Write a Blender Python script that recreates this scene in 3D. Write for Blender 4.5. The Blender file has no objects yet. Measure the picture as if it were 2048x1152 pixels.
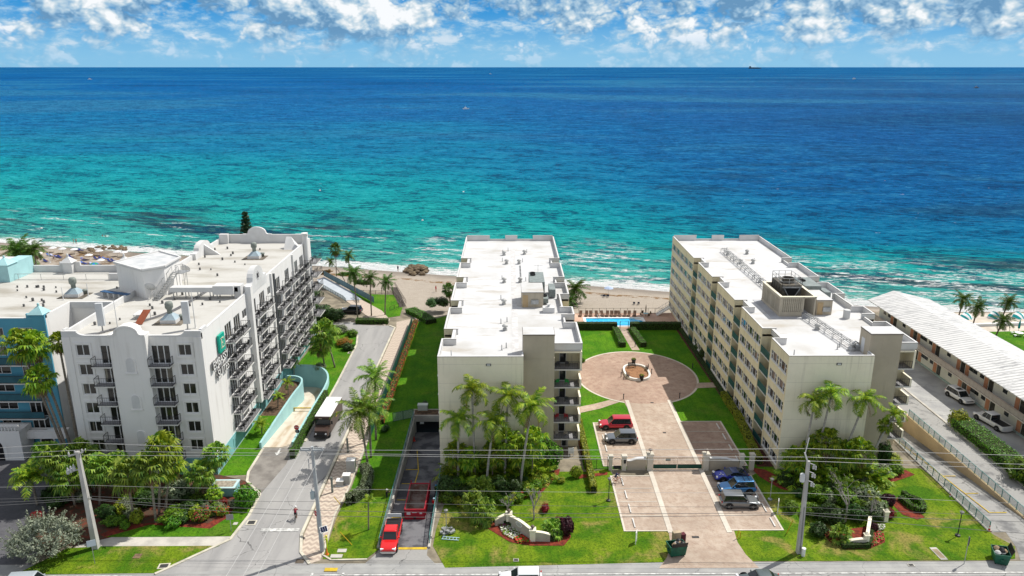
import bpy, bmesh, math, random
from mathutils import Vector, Matrix
R=math.radians; rnd=random.Random(7)
S=bpy.context.scene
COL=S.collection
# ------------------------------------------------------------------ camera geometry (also used to read ground points off the photograph)
F=1510.0; PITCH=math.atan(443/1510); YAW=-math.atan(9/1510.); HC=52.0; CSEED=1.4; COV=.635
_cp,_sp,_cy,_sy=math.cos(PITCH),math.sin(PITCH),math.cos(YAW),math.sin(YAW)
def ray(px,py):
    a=(px-1024)/F; b=(576-py)/F
    y=_cp+b*_sp; z=-_sp+b*_cp
    return (a*_cy-y*_sy, a*_sy+y*_cy, z)
def G(px,py,z=0.0):
    d=ray(px,py); t=(z-HC)/d[2]; return (d[0]*t,d[1]*t,z)
def Gy(px,py,Y):
    d=ray(px,py); t=Y/d[1]; return (d[0]*t,Y,HC+d[2]*t)
def Gx(px,py,X):
    d=ray(px,py); t=X/d[0]; return (X,d[1]*t,HC+d[2]*t)
# ------------------------------------------------------------------ node helpers
class NT:
    def __init__(s,nt): s.nt=nt; s.L=nt.links.new
    def n(s,t,**kw):
        x=s.nt.nodes.new(t)
        for k,v in kw.items(): setattr(x,k,v)
        return x
    def put(s,sock,v):
        if v is None: return
        if hasattr(v,'links'): s.L(v,sock)
        else: sock.default_value=v
    def m(s,op,a,b=None,c=None,clamp=False):
        x=s.n('ShaderNodeMath',operation=op,use_clamp=clamp); s.put(x.inputs[0],a); s.put(x.inputs[1],b); s.put(x.inputs[2],c); return x.outputs[0]
    def mix(s,f,a,b,mode='MIX'):
        x=s.n('ShaderNodeMix',data_type='RGBA',blend_type=mode); s.put(x.inputs[0],f)
        s.put(x.inputs[6],c4(a)); s.put(x.inputs[7],c4(b)); return x.outputs[2]
    def pos(s): return s.n('ShaderNodeNewGeometry').outputs['Position']
    def sep(s,v):
        x=s.n('ShaderNodeSeparateXYZ'); s.L(v,x.inputs[0]); return x.outputs
    def comb(s,x,y,z=0.0):
        c=s.n('ShaderNodeCombineXYZ'); s.put(c.inputs[0],x); s.put(c.inputs[1],y); s.put(c.inputs[2],z); return c.outputs[0]
    def scale(s,v,sc):
        x=s.n('ShaderNodeVectorMath',operation='MULTIPLY'); s.L(v,x.inputs[0]); x.inputs[1].default_value=sc if hasattr(sc,'__len__') else (sc,)*3; return x.outputs[0]
    def add(s,v,w):
        x=s.n('ShaderNodeVectorMath',operation='ADD'); s.L(v,x.inputs[0]); s.put(x.inputs[1],w); return x.outputs[0]
    def noise(s,v,sc,det=4,rough=.55,dist=0.0):
        x=s.n('ShaderNodeTexNoise'); s.L(v,x.inputs['Vector']); x.inputs['Scale'].default_value=sc; x.inputs['Detail'].default_value=det; x.inputs['Roughness'].default_value=rough; x.inputs['Distortion'].default_value=dist; return x.outputs[0]
    def ramp(s,f,stops,interp='LINEAR'):
        x=s.n('ShaderNodeValToRGB'); s.put(x.inputs[0],f); e=x.color_ramp; e.interpolation=interp
        while len(e.elements)<len(stops): e.elements.new(0.5)
        for el,(p,c) in zip(e.elements,stops): el.position=p; el.color=c4(c)
        return x.outputs[0]
    def smooth(s,v,a,b,lo=0.0,hi=1.0):
        x=s.n('ShaderNodeMapRange',interpolation_type='SMOOTHSTEP'); s.put(x.inputs[0],v)
        for i,q in zip((1,2,3,4),(a,b,lo,hi)): s.put(x.inputs[i],q)
        return x.outputs[0]
    def bump(s,h,strength=.5,dist=1.0):
        x=s.n('ShaderNodeBump'); s.put(x.inputs['Height'],h); x.inputs['Strength'].default_value=strength; x.inputs['Distance'].default_value=dist; return x.outputs[0]
def c4(c):
    if hasattr(c,'links') : return c
    if not hasattr(c,'__len__'): return (c,c,c,1)
    return tuple(c)+(1,) if len(c)==3 else tuple(c)
def newmat(name):
    m=bpy.data.materials.new(name); m.use_nodes=True; nt=NT(m.node_tree); return m,nt,m.node_tree.nodes['Principled BSDF']
MC={}
def mat(name,col,rough=.7,var=.12,scale=.6,metal=0.0,spec=.3,col2=None,bump=0.0,bscale=8.0,streak=None,lo=.35,hi=.65,det=5,stain=0.0,cracks=0.0,joints=0.0):
    """plain painted / mineral surface: two tones broken up by world-space noise, a little bump"""
    if name in MC: return MC[name]
    m,t,b=newmat(name)
    p=t.pos()
    if streak: p2=t.scale(p,streak)
    else: p2=p
    f=t.smooth(t.noise(p2,scale,det),lo,hi)
    c2=col2 if col2 else tuple(min(1,x*(1-var*2)) for x in col)
    cc=t.mix(f,col,c2)
    f2=t.noise(p,scale*9,3)
    cc=t.mix(t.m('MULTIPLY',f2,var),cc,(0,0,0))
    if stain:   # rain streaks running down the wall
        sn=t.noise(t.scale(p,(1.3,1.3,.07)),1.0,6,.65); pn=t.noise(p,.22,4)
        cc=t.mix(t.m('MULTIPLY',t.m('MULTIPLY',t.smooth(sn,.50,.68),t.smooth(pn,.36,.6)),stain),cc,(.20,.17,.12))
    if joints:  # floor line and panel joints in the render coat
        jx,jy,jz=t.sep(p); cc=t.mix(t.m('MULTIPLY',t.m('LESS_THAN',t.m('PINGPONG',t.m('ADD',jz,.3),1.31),.03),joints),cc,(.15,.13,.10)); cc=t.mix(t.smooth(t.noise(t.scale(p,(.5,.5,.9)),.6,5,.6),.48,.66,0,joints*.9),cc,tuple(q*.78 for q in col))
    if cracks:  # tar lines, patches and oil drips
        wv=t.add(p,t.scale(t.n('ShaderNodeTexNoise').outputs['Color'],0.0)); vo=t.n('ShaderNodeTexVoronoi',feature='DISTANCE_TO_EDGE'); t.L(t.add(p,t.comb(t.m('MULTIPLY',t.noise(p,.9,3),1.6),t.m('MULTIPLY',t.noise(t.scale(p,(1,1.3,1)),.8,3),1.6))),vo.inputs['Vector']); vo.inputs['Scale'].default_value=.16
        cc=t.mix(t.m('MULTIPLY',t.m('LESS_THAN',vo.outputs[0],.004),t.smooth(t.noise(p,.11,2),.42,.55,0,cracks)),cc,(.07,.07,.07))
        cc=t.mix(t.smooth(t.noise(p,.9,3,.5),.68,.76,0,cracks*.8),cc,(.10,.10,.10))
    t.L(cc,b.inputs['Base Color']); b.inputs['Roughness'].default_value=rough; b.inputs['Metallic'].default_value=metal
    b.inputs['Specular IOR Level'].default_value=spec
    if bump: t.L(t.bump(t.noise(p,bscale,4),bump,.1),b.inputs['Normal'])
    MC[name]=m; return m
def glass(name,col=(.02,.03,.04),rough=.06,blind=None):
    if name in MC: return MC[name]
    m,t,b=newmat(name)
    oi=t.n('ShaderNodeObjectInfo').outputs['Random']
    if blind:
        p=t.pos(); x,y,z=t.sep(p)
        n=t.noise(t.comb(t.m('ADD',x,y),t.m('MULTIPLY',z,.15),t.m('MULTIPLY',oi,60.)),.9,2)
        c=t.mix(t.smooth(n,.56,.66),col,blind)
        c=t.mix(t.m('MULTIPLY',oi,.6),c,col)
    else: c=t.mix(oi,col,tuple(q*1.7 for q in col))
    t.L(c,b.inputs['Base Color']); b.inputs['Roughness'].default_value=rough; b.inputs['Specular IOR Level'].default_value=.6
    MC[name]=m; return m
def leafmat(name,col,col2,trans=.35,rough=.5,rnd_amt=1.0):
    if name in MC: return MC[name]
    m,t,b=newmat(name)
    g=t.n('ShaderNodeNewGeometry'); oi=t.n('ShaderNodeObjectInfo')
    c=t.mix(g.outputs['Random Per Island'],col,col2)
    hs=t.n('ShaderNodeHueSaturation'); t.L(c,hs.inputs['Color'])
    t.L(t.m('MULTIPLY_ADD',oi.outputs['Random'],.5,.75),hs.inputs['Value'])
    t.L(t.m('MULTIPLY_ADD',oi.outputs['Random'],.03,.485),hs.inputs['Hue'])
    c=hs.outputs[0]
    t.L(c,b.inputs['Base Color']); b.inputs['Roughness'].default_value=rough; b.inputs['Specular IOR Level'].default_value=.25
    if trans:
        tr=t.n('ShaderNodeBsdfTranslucent'); t.L(t.mix(.5,c,(1.,1.,.1),'MULTIPLY'),tr.inputs[0])
        mx=t.n('ShaderNodeMixShader'); mx.inputs[0].default_value=trans
        t.L(b.outputs[0],mx.inputs[1]); t.L(tr.outputs[0],mx.inputs[2])
        t.L(mx.outputs[0],m.node_tree.nodes['Material Output'].inputs[0])
    MC[name]=m; return m
def paint(name,col,metal=.0,rough=.3,coat=.6):
    if name in MC: return MC[name]
    m,t,b=newmat(name); p=t.pos()
    c=t.mix(t.m('MULTIPLY',t.noise(p,3.,4),.22),col,tuple(x*.6+.03 for x in col))
    t.L(c,b.inputs['Base Color']); b.inputs['Roughness'].default_value=rough; b.inputs['Metallic'].default_value=metal
    b.inputs['Coat Weight'].default_value=coat; b.inputs['Coat Roughness'].default_value=.06
    MC[name]=m; return m
# ------------------------------------------------------------------ mesh helper
class MB:
    def __init__(s): s.v=[]; s.f=[]; s.mi=[]
    def add(s,vs,fs,mi=0,M=None):
        k=len(s.v)
        s.v+= [tuple(M@Vector(v)) for v in vs] if M is not None else [tuple(v) for v in vs]
        for f in fs: s.f.append(tuple(i+k for i in f)); s.mi.append(mi)
        return s
    def box(s,x0,y0,z0,x1,y1,z1,mi=0,M=None):
        if x1<x0:x0,x1=x1,x0
        if y1<y0:y0,y1=y1,y0
        if z1<z0:z0,z1=z1,z0
        return s.add([(x0,y0,z0),(x1,y0,z0),(x1,y1,z0),(x0,y1,z0),(x0,y0,z1),(x1,y0,z1),(x1,y1,z1),(x0,y1,z1)],
          [(0,3,2,1),(4,5,6,7),(0,1,5,4),(1,2,6,5),(2,3,7,6),(3,0,4,7)],mi,M)
    def cbox(s,c,sz,rz=0,mi=0,rx=0):
        M=Matrix.Translation(c)@Matrix.Rotation(rz,4,'Z')@Matrix.Rotation(rx,4,'X')
        a,b,d=sz[0]/2,sz[1]/2,sz[2]/2
        return s.box(-a,-b,-d,a,b,d,mi,M)
    def quad(s,a,b,c,d,mi=0): return s.add([a,b,c,d],[(0,1,2,3)],mi)
    def prism(s,pts,z0,z1,mi=0,top=None,M=None):
        n=len(pts); vs=[(p[0],p[1],z0) for p in pts]+[(p[0],p[1],z1) for p in pts]
        ar=sum(pts[i][0]*pts[(i+1)%n][1]-pts[(i+1)%n][0]*pts[i][1] for i in range(n))
        fs=[(i,(i+1)%n,n+(i+1)%n,n+i) for i in range(n)]
        if ar<0: fs=[f[::-1] for f in fs]
        b=tuple(range(n)); t=tuple(range(n,2*n))
        if ar>0: b=b[::-1]
        else: t=t[::-1]
        s.add(vs,fs+[b],mi,M)
        k=len(s.v)-2*n; s.f.append(tuple(i+k for i in t)); s.mi.append(mi if top is None else top); return s
    def bar(s,a,b,w,h=None,mi=0):
        """rectangular bar from a to b"""
        a=Vector(a); b=Vector(b); d=b-a; h=h or w
        L=d.length
        if L<1e-6: return s
        q=d.to_track_quat('X','Z').to_matrix().to_4x4(); M=Matrix.Translation(a)@q
        return s.box(0,-w/2,-h/2,L,w/2,h/2,mi,M)
    def tube(s,pts,r,n=6,mi=0,cap=True):
        pts=[Vector(p) for p in pts]; m=len(pts)
        rs=r if hasattr(r,'__len__') else [r]*m
        up=Vector((0,0,1)); vs=[]; 
        d0=(pts[1]-pts[0]).normalized()
        ref=Vector((1,0,0)) if abs(d0.x)<.9 else Vector((0,1,0))
        u=d0.cross(ref).normalized()
        for i,p in enumerate(pts):
            d=(pts[min(i+1,m-1)]-pts[max(i-1,0)])
            if d.length<1e-9: d=d0
            d=d.normalized(); u=(u-d*u.dot(d)).normalized(); w=d.cross(u)
            for k in range(n):
                a=2*math.pi*k/n; vs.append(p+(u*math.cos(a)+w*math.sin(a))*rs[i])
        fs=[(i*n+k,i*n+(k+1)%n,(i+1)*n+(k+1)%n,(i+1)*n+k) for i in range(m-1) for k in range(n)]
        if cap: fs+=[tuple(range(n))[::-1],tuple(range((m-1)*n,m*n))]
        return s.add(vs,fs,mi)
    def lathe(s,c,prof,n=12,mi=0,M=None):
        """prof: (r,z) from bottom to top"""
        vs=[]; m=len(prof)
        for r,z in prof:
            for k in range(n):
                a=2*math.pi*k/n; vs.append((c[0]+r*math.cos(a),c[1]+r*math.sin(a),c[2]+z))
        fs=[(i*n+k,i*n+(k+1)%n,(i+1)*n+(k+1)%n,(i+1)*n+k) for i in range(m-1) for k in range(n)]
        fs+=[tuple(range(n))[::-1],tuple(range((m-1)*n,m*n))]
        return s.add(vs,fs,mi,M)
    def poly(s,pts,mi=0): return s.add(pts,[tuple(range(len(pts)))],mi)
    def mesh(s,name,mats,smooth=False):
        me=bpy.data.meshes.new(name); me.from_pydata(s.v,[],s.f)
        if not hasattr(mats,'__len__'): mats=[mats]
        for m in mats: me.materials.append(m)
        me.polygons.foreach_set('material_index',s.mi)
        if smooth: me.polygons.foreach_set('use_smooth',[True]*len(me.polygons))
        me.update(); return me
    def build(s,name,mats,parent=None,smooth=False,loc=None,rz=0):
        o=bpy.data.objects.new(name,s.mesh(name,mats,smooth)); COL.objects.link(o)
        if parent: o.parent=parent
        if loc: o.location=loc
        if rz: o.rotation_euler=(0,0,rz)
        return o
def tag(o,label,cat,group=None,kind=None):
    if label: o['label']=label
    if cat: o['category']=cat
    if group: o['group']=group
    if kind: o['kind']=kind
    return o
def thing(name,label,cat,loc=(0,0,0),rz=0,group=None):
    o=bpy.data.objects.new(name,None); COL.objects.link(o); o.empty_display_size=.3
    o.location=loc; o.rotation_euler=(0,0,rz); return tag(o,label,cat,group)
def inst(name,me,parent=None,loc=(0,0,0),rz=0,sc=None):
    o=bpy.data.objects.new(name,me); COL.objects.link(o); o.parent=parent; o.location=loc; o.rotation_euler=(0,0,rz)
    if sc: o.scale=(sc,)*3 if not hasattr(sc,'__len__') else sc
    return o
def dup(root,loc,rz=0,label=None,group=None,sc=None):
    def cp(o,p):
        c=o.copy(); COL.objects.link(c); c.parent=p
        for ch in o.children: cp(ch,c)
        return c
    c=cp(root,None); c.location=loc; c.rotation_euler=(0,0,rz)
    if label: c['label']=label
    if group: c['group']=group
    if sc: c.scale=(sc,)*3 if not hasattr(sc,'__len__') else sc
    return c
def struct(name,mb,m,loc=None):
    o=mb.build(name,m); o['kind']='structure'
    if any(k in name for k in ('mark','paint','border')): o.location.z=.034
    return o
_sz=[0]
def sheet(name,pts,z,m,kind='structure'):
    _sz[0]+=1; z+=_sz[0]*.0004
    o=MB().poly([(p[0],p[1],z) for p in ccw(pts)]).build(name,m); o['kind']=kind; return o
def ccw(pts):
    n=len(pts); a=sum(pts[i][0]*pts[(i+1)%n][1]-pts[(i+1)%n][0]*pts[i][1] for i in range(n))
    return pts if a>0 else pts[::-1]
def P(*px): return [G(*p)[:2] for p in px]
def rect(x0,y0,x1,y1): return [(x0,y0),(x1,y0),(x1,y1),(x0,y1)]
def smoothpath(pts,n=6,closed=False):
    """Catmull-Rom through 2-D points"""
    out=[]; m=len(pts); rng=range(m if closed else m-1)
    g=(lambda i: pts[i%m]) if closed else (lambda i: pts[max(0,min(m-1,i))])
    for i in rng:
        a,b,c,d=g(i-1),g(i),g(i+1),g(i+2)
        for k in range(n):
            t=k/n; out.append(tuple(.5*((2*b[j])+(-a[j]+c[j])*t+(2*a[j]-5*b[j]+4*c[j]-d[j])*t*t+(-a[j]+3*b[j]-3*c[j]+d[j])*t**3) for j in range(len(b))))
    if not closed: out.append(tuple(pts[-1]))
    return out
def wallgrid(mb,o,u,L,z0,z1,ops,depth,mi=0,rmi=None):
    """wall from o along unit u (2-D), outside on the right-hand side of u; ops=(u0,u1,za,zb) real openings with reveals of given depth"""
    ux,uy=u; nx,ny=-uy,ux   # inward normal (left of u)
    us=sorted({0,L,*[q for p in ops for q in p[:2]]}); zs=sorted({z0,z1,*[q for p in ops for q in p[2:4]]})
    def pt(a,z,d=0): return (o[0]+ux*a+nx*d,o[1]+uy*a+ny*d,z)
    for i in range(len(us)-1):
        for j in range(len(zs)-1):
            a,b,c,d=us[i],us[i+1],zs[j],zs[j+1]; mu,mz=(a+b)/2,(c+d)/2
            if any(p[0]<mu<p[1] and p[2]<mz<p[3] for p in ops): continue
            mb.quad(pt(a,c),pt(b,c),pt(b,d),pt(a,d),mi)
    r=mi if rmi is None else rmi
    for a,b,c,d in ops:
        mb.quad(pt(a,c),pt(a,d),pt(a,d,depth),pt(a,c,depth),r); mb.quad(pt(b,d),pt(b,c),pt(b,c,depth),pt(b,d,depth),r)
        mb.quad(pt(a,d),pt(b,d),pt(b,d,depth),pt(a,d,depth),r); mb.quad(pt(b,c),pt(a,c),pt(a,c,depth),pt(b,c,depth),r)
def merge_pts(me): pass
# ------------------------------------------------------------------ camera, render, light
cam=bpy.data.cameras.new('camera'); co=bpy.data.objects.new('camera',cam); COL.objects.link(co)
co.location=(0,0,HC); co.rotation_euler=(R(90)-PITCH,0,YAW); cam.lens=36*F/2048; cam.sensor_width=36; cam.clip_end=200000; cam.clip_start=1
S.camera=co
S.view_settings.view_transform='Standard'; S.view_settings.look='None'; S.view_settings.exposure=0.38; S.view_settings.gamma=1
S.render.engine='CYCLES'; S.cycles.max_bounces=6; S.cycles.transparent_max_bounces=8; S.cycles.caustics_reflective=False; S.cycles.caustics_refractive=False
SUN_EL=R(55); SUN=Vector((.85*math.cos(SUN_EL),.53*math.cos(SUN_EL),math.sin(SUN_EL))).normalized()
sl=bpy.data.lights.new('sun','SUN'); sl.energy=4.0; sl.angle=R(.53); sl.color=(1,.955,.88)
so=bpy.data.objects.new('sun',sl); COL.objects.link(so); so.rotation_euler=SUN.to_track_quat('Z','Y').to_euler(); so.location=(0,0,120)
W=bpy.data.worlds.new('World'); S.world=W; W.use_nodes=True
t=NT(W.node_tree); bg=W.node_tree.nodes['Background']
sky=t.n('ShaderNodeTexSky',sky_type='NISHITA',sun_disc=False); sky.sun_elevation=SUN_EL; sky.sun_rotation=math.atan2(SUN.x,SUN.y); sky.ozone_density=3.0; sky.air_density=1.0; sky.dust_density=.3
d=t.n('ShaderNodeTexCoord').outputs['Generated']; x,y,z=t.sep(d)
az=t.m('ARCTAN2',x,y); el=t.m('ARCSINE',z)
skyc=t.mix(t.smooth(el,0.0,.085),t.mix(.9,sky.outputs[0],(1.5,4.1,6.4)),t.mix(.97,sky.outputs[0],(.0,2.0,5.2)))
skyc=t.mix(t.smooth(el,.1,.5),skyc,sky.outputs[0])
def cl(off=(0,0)):
    v=t.comb(t.m('ADD',az,off[0]),t.m('MULTIPLY',t.m('ADD',el,off[1]),1.35),CSEED)
    wn=t.n('ShaderNodeTexNoise'); t.L(v,wn.inputs['Vector']); wn.inputs['Scale'].default_value=40; wn.inputs['Detail'].default_value=2
    vd=t.add(v,t.scale(t.add(wn.outputs['Color'],(-.5,-.5,-.5)),.022))
    vo=t.n('ShaderNodeTexVoronoi',feature='SMOOTH_F1'); t.L(vd,vo.inputs['Vector']); vo.inputs['Scale'].default_value=16; vo.inputs['Detail'].default_value=3.0; vo.inputs['Roughness'].default_value=.62; vo.inputs['Smoothness'].default_value=.35; vo.inputs['Lacunarity'].default_value=2.3
    puff=t.m('SUBTRACT',1.,vo.outputs['Distance'])
    return t.m('ADD',t.m('ADD',t.m('MULTIPLY',t.noise(v,9.0,2,.5),.36),t.m('MULTIPLY',t.noise(v,3.6,1,.5),.36)),t.m('MULTIPLY',puff,.28))
n0=cl(); n1=cl((.006,.009)); n3=cl((.016,.028))
cov=t.m('MULTIPLY_ADD',t.smooth(el,.018,.070),.135,COV)
cov=t.m('ADD',cov,t.m('MULTIPLY',t.smooth(az,-.15,.35),.02))
cov=t.m('SUBTRACT',cov,t.m('MULTIPLY',t.smooth(el,.12,.4),.10))
den=t.m('SUBTRACT',n0,t.m('SUBTRACT',.955,cov))
mask=t.smooth(den,.0,.10)
lit=t.m('ADD',t.m('ADD',t.m('MULTIPLY',t.m("SUBTRACT",n0,n1),3.4),t.m('MULTIPLY',t.m("SUBTRACT",n0,n3),2.1)),.31,clamp=True)
edge=t.ramp(lit,[(0,(1.1,2.4,4.0)),(.3,(2.3,3.8,5.3)),(.55,(3.9,5.1,6.0)),(.78,(5.7,6.3,6.7)),(1,(7.3,7.5,7.7))])
# thin, hazier small puffs nearer the horizon
v2=t.comb(az,t.m('MULTIPLY',el,2.4),9.1); n2=t.noise(v2,30,8,.6,.2)
m2=t.m('MULTIPLY',t.smooth(n2,.42,.64),t.m('MULTIPLY',t.smooth(el,.004,.03),.85))
c=t.mix(m2,skyc,t.mix(t.smooth(n2,.5,.72),(3.0,4.8,6.2),(5.4,6.2,6.9)))
c=t.mix(t.m('MULTIPLY',mask,t.smooth(el,.006,.05,.25,1.)),c,edge)
c=t.mix(t.smooth(el,-.004,-.03),c,(.5,1.2,1.6))
t.L(c,bg.inputs[0]); bg.inputs[1].default_value=.1
bg2=t.n('ShaderNodeBackground'); t.L(t.mix(t.smooth(el,-.004,-.03),t.mix(t.smooth(el,.22,.6,.85,.55),sky.outputs[0],(5.2,5.0,4.7)),(.5,1.2,1.6)),bg2.inputs[0]); bg2.inputs[1].default_value=.12  # upper sky, out of frame, tinted warm to warm the fill in shade
ms=t.n('ShaderNodeMixShader'); t.L(t.smooth(el,.16,.24),ms.inputs[0]); t.L(bg.outputs[0],ms.inputs[1]); t.L(bg2.outputs[0],ms.inputs[2]); t.L(ms.outputs[0],W.node_tree.nodes['World Output'].inputs[0])
W.cycles.sampling_method='MANUAL'; W.cycles.sample_map_resolution=256
# ------------------------------------------------------------------ materials of the setting
asphalt=mat('asphalt',(.36,.352,.34),.9,.10,.25,col2=(.27,.265,.26),bump=.2,bscale=30,streak=(2.2,.25,1),lo=.3,hi=.75,cracks=.75)
shoulder=mat('road_concrete',(.36,.36,.345),.9,.08,.4,col2=(.29,.29,.285),bump=.15,bscale=25,cracks=.5)
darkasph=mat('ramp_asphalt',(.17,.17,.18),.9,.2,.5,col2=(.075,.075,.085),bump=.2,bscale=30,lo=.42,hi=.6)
lotasph=mat('lot_asphalt',(.33,.325,.31),.92,.2,.35,col2=(.17,.17,.17),bump=.25,bscale=25,lo=.5,hi=.66,cracks=.8)
concrete=mat('concrete',(.55,.52,.46),.85,.12,.5,col2=(.40,.38,.34),bump=.1)
kerbm=mat('kerb_concrete',(.62,.58,.47),.85,.12,.7,col2=(.48,.45,.37))
white_line=mat('white_line_paint',(.75,.75,.72),.7,.25,2.0)
yellow_line=mat('yellow_line_paint',(.70,.50,.03),.7,.3,1.5,col2=(.45,.30,.03))
mulch=mat('red_mulch',(.27,.045,.022),.95,.35,2.5,col2=(.13,.025,.015),bump=.6,bscale=14)
soil=mat('brown_soil',(.16,.10,.06),.95,.3,2.0,bump=.5,bscale=10)
def grass_mat(name,a,b,dry,amt):
    m,t,bs=newmat(name); p=t.pos()
    n=t.noise(p,.28,5,.6); c=t.mix(t.smooth(n,.38,.62),a,b)
    n2=t.noise(p,.17,4,.65,.6); c=t.mix(t.m('MULTIPLY',t.smooth(n2,.52,.68),amt),c,dry)
    c=t.mix(t.smooth(t.noise(p,3.5,5,.75),.42,.66),c,t.mix(.6,c,(.015,.06,.004)))
    c=t.mix(t.smooth(t.noise(t.scale(p,(1,.12,1)),1.6,2),.5,.6,0,.18),c,(.03,.09,.005))
    t.L(c,bs.inputs['Base Color']); bs.inputs['Roughness'].default_value=.9; bs.inputs['Specular IOR Level'].default_value=.1
    t.L(t.bump(t.noise(p,9,4,.7),.9,.25),bs.inputs['Normal']); return m
lawn_m=grass_mat('lawn_grass',(.075,.19,.007),(.20,.30,.014),(.36,.30,.085),.95)
lush_m=grass_mat('lush_grass',(.065,.215,.008),(.115,.28,.010),(.22,.27,.04),.35)
def paver_mat(name,cols,sx,sy,mortar,rot=0.0,big=None):
    m,t,bs=newmat(name); p=t.pos()
    mp=t.n('ShaderNodeMapping'); t.L(p,mp.inputs[0]); mp.inputs['Rotation'].default_value=(0,0,rot)
    br=t.n('ShaderNodeTexBrick'); t.L(mp.outputs[0],br.inputs['Vector']); br.inputs['Scale'].default_value=1
    br.inputs['Brick Width'].default_value=sx; br.inputs['Row Height'].default_value=sy; br.inputs['Mortar Size'].default_value=.012
    br.inputs['Color1'].default_value=c4(cols[0]); br.inputs['Color2'].default_value=c4(cols[1]); br.inputs['Mortar'].default_value=c4(mortar); br.inputs['Bias'].default_value=-.1
    c=t.mix(t.smooth(t.noise(p,.9,6,.75),.35,.68),br.outputs[0],cols[2])
    c=t.mix(t.smooth(t.noise(p,.13,3),.4,.65,0,.4),c,tuple(q*.62 for q in cols[0]))
    t.L(c,bs.inputs['Base Color']); bs.inputs['Roughness'].default_value=.85; bs.inputs['Specular IOR Level'].default_value=.2
    t.L(t.bump(br.outputs[1],-.4,.05),bs.inputs['Normal']); return m
court_m=paver_mat('court_pavers',[(.37,.25,.19),(.265,.17,.13),(.42,.315,.245)],.42,.21,(.25,.19,.16),R(45))
drive_m=paver_mat('drive_pavers',[(.42,.32,.245),(.31,.222,.17),(.47,.39,.315)],.36,.18,(.30,.25,.21),R(45))
band_m=paver_mat('pale_border_pavers',[(.60,.545,.46),(.52,.47,.40),(.62,.57,.49)],.5,.25,(.42,.38,.32))
deck_m=paver_mat('pool_deck_pavers',[(.55,.36,.27),(.48,.30,.23),(.58,.41,.32)],.6,.3,(.40,.27,.21))
dark_pav=paver_mat('dark_pavers',[(.10,.10,.11),(.075,.075,.085),(.12,.12,.13)],.4,.2,(.05,.05,.05))
def zigzag():
    m,t,bs=newmat('zigzag_walk_pavers'); p=t.pos(); x,y,z=t.sep(p)
    zz=t.m('PINGPONG',t.m('MULTIPLY',x,1.0),.42); v=t.m('SINE',t.m('MULTIPLY',t.m('ADD',y,zz),7.2))
    v=t.m('ADD',v,t.m('MULTIPLY',t.m('SUBTRACT',t.noise(p,2.2,4,.7),.5),1.8))
    c=t.mix(t.smooth(v,-.5,.5),(.52,.44,.35),(.37,.295,.24)); c=t.mix(t.smooth(t.noise(p,3,4),.5,.75,0,.5),c,(.60,.50,.41))
    t.L(c,bs.inputs['Base Color']); bs.inputs['Roughness'].default_value=.85; return m
zig_m=zigzag()
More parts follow.
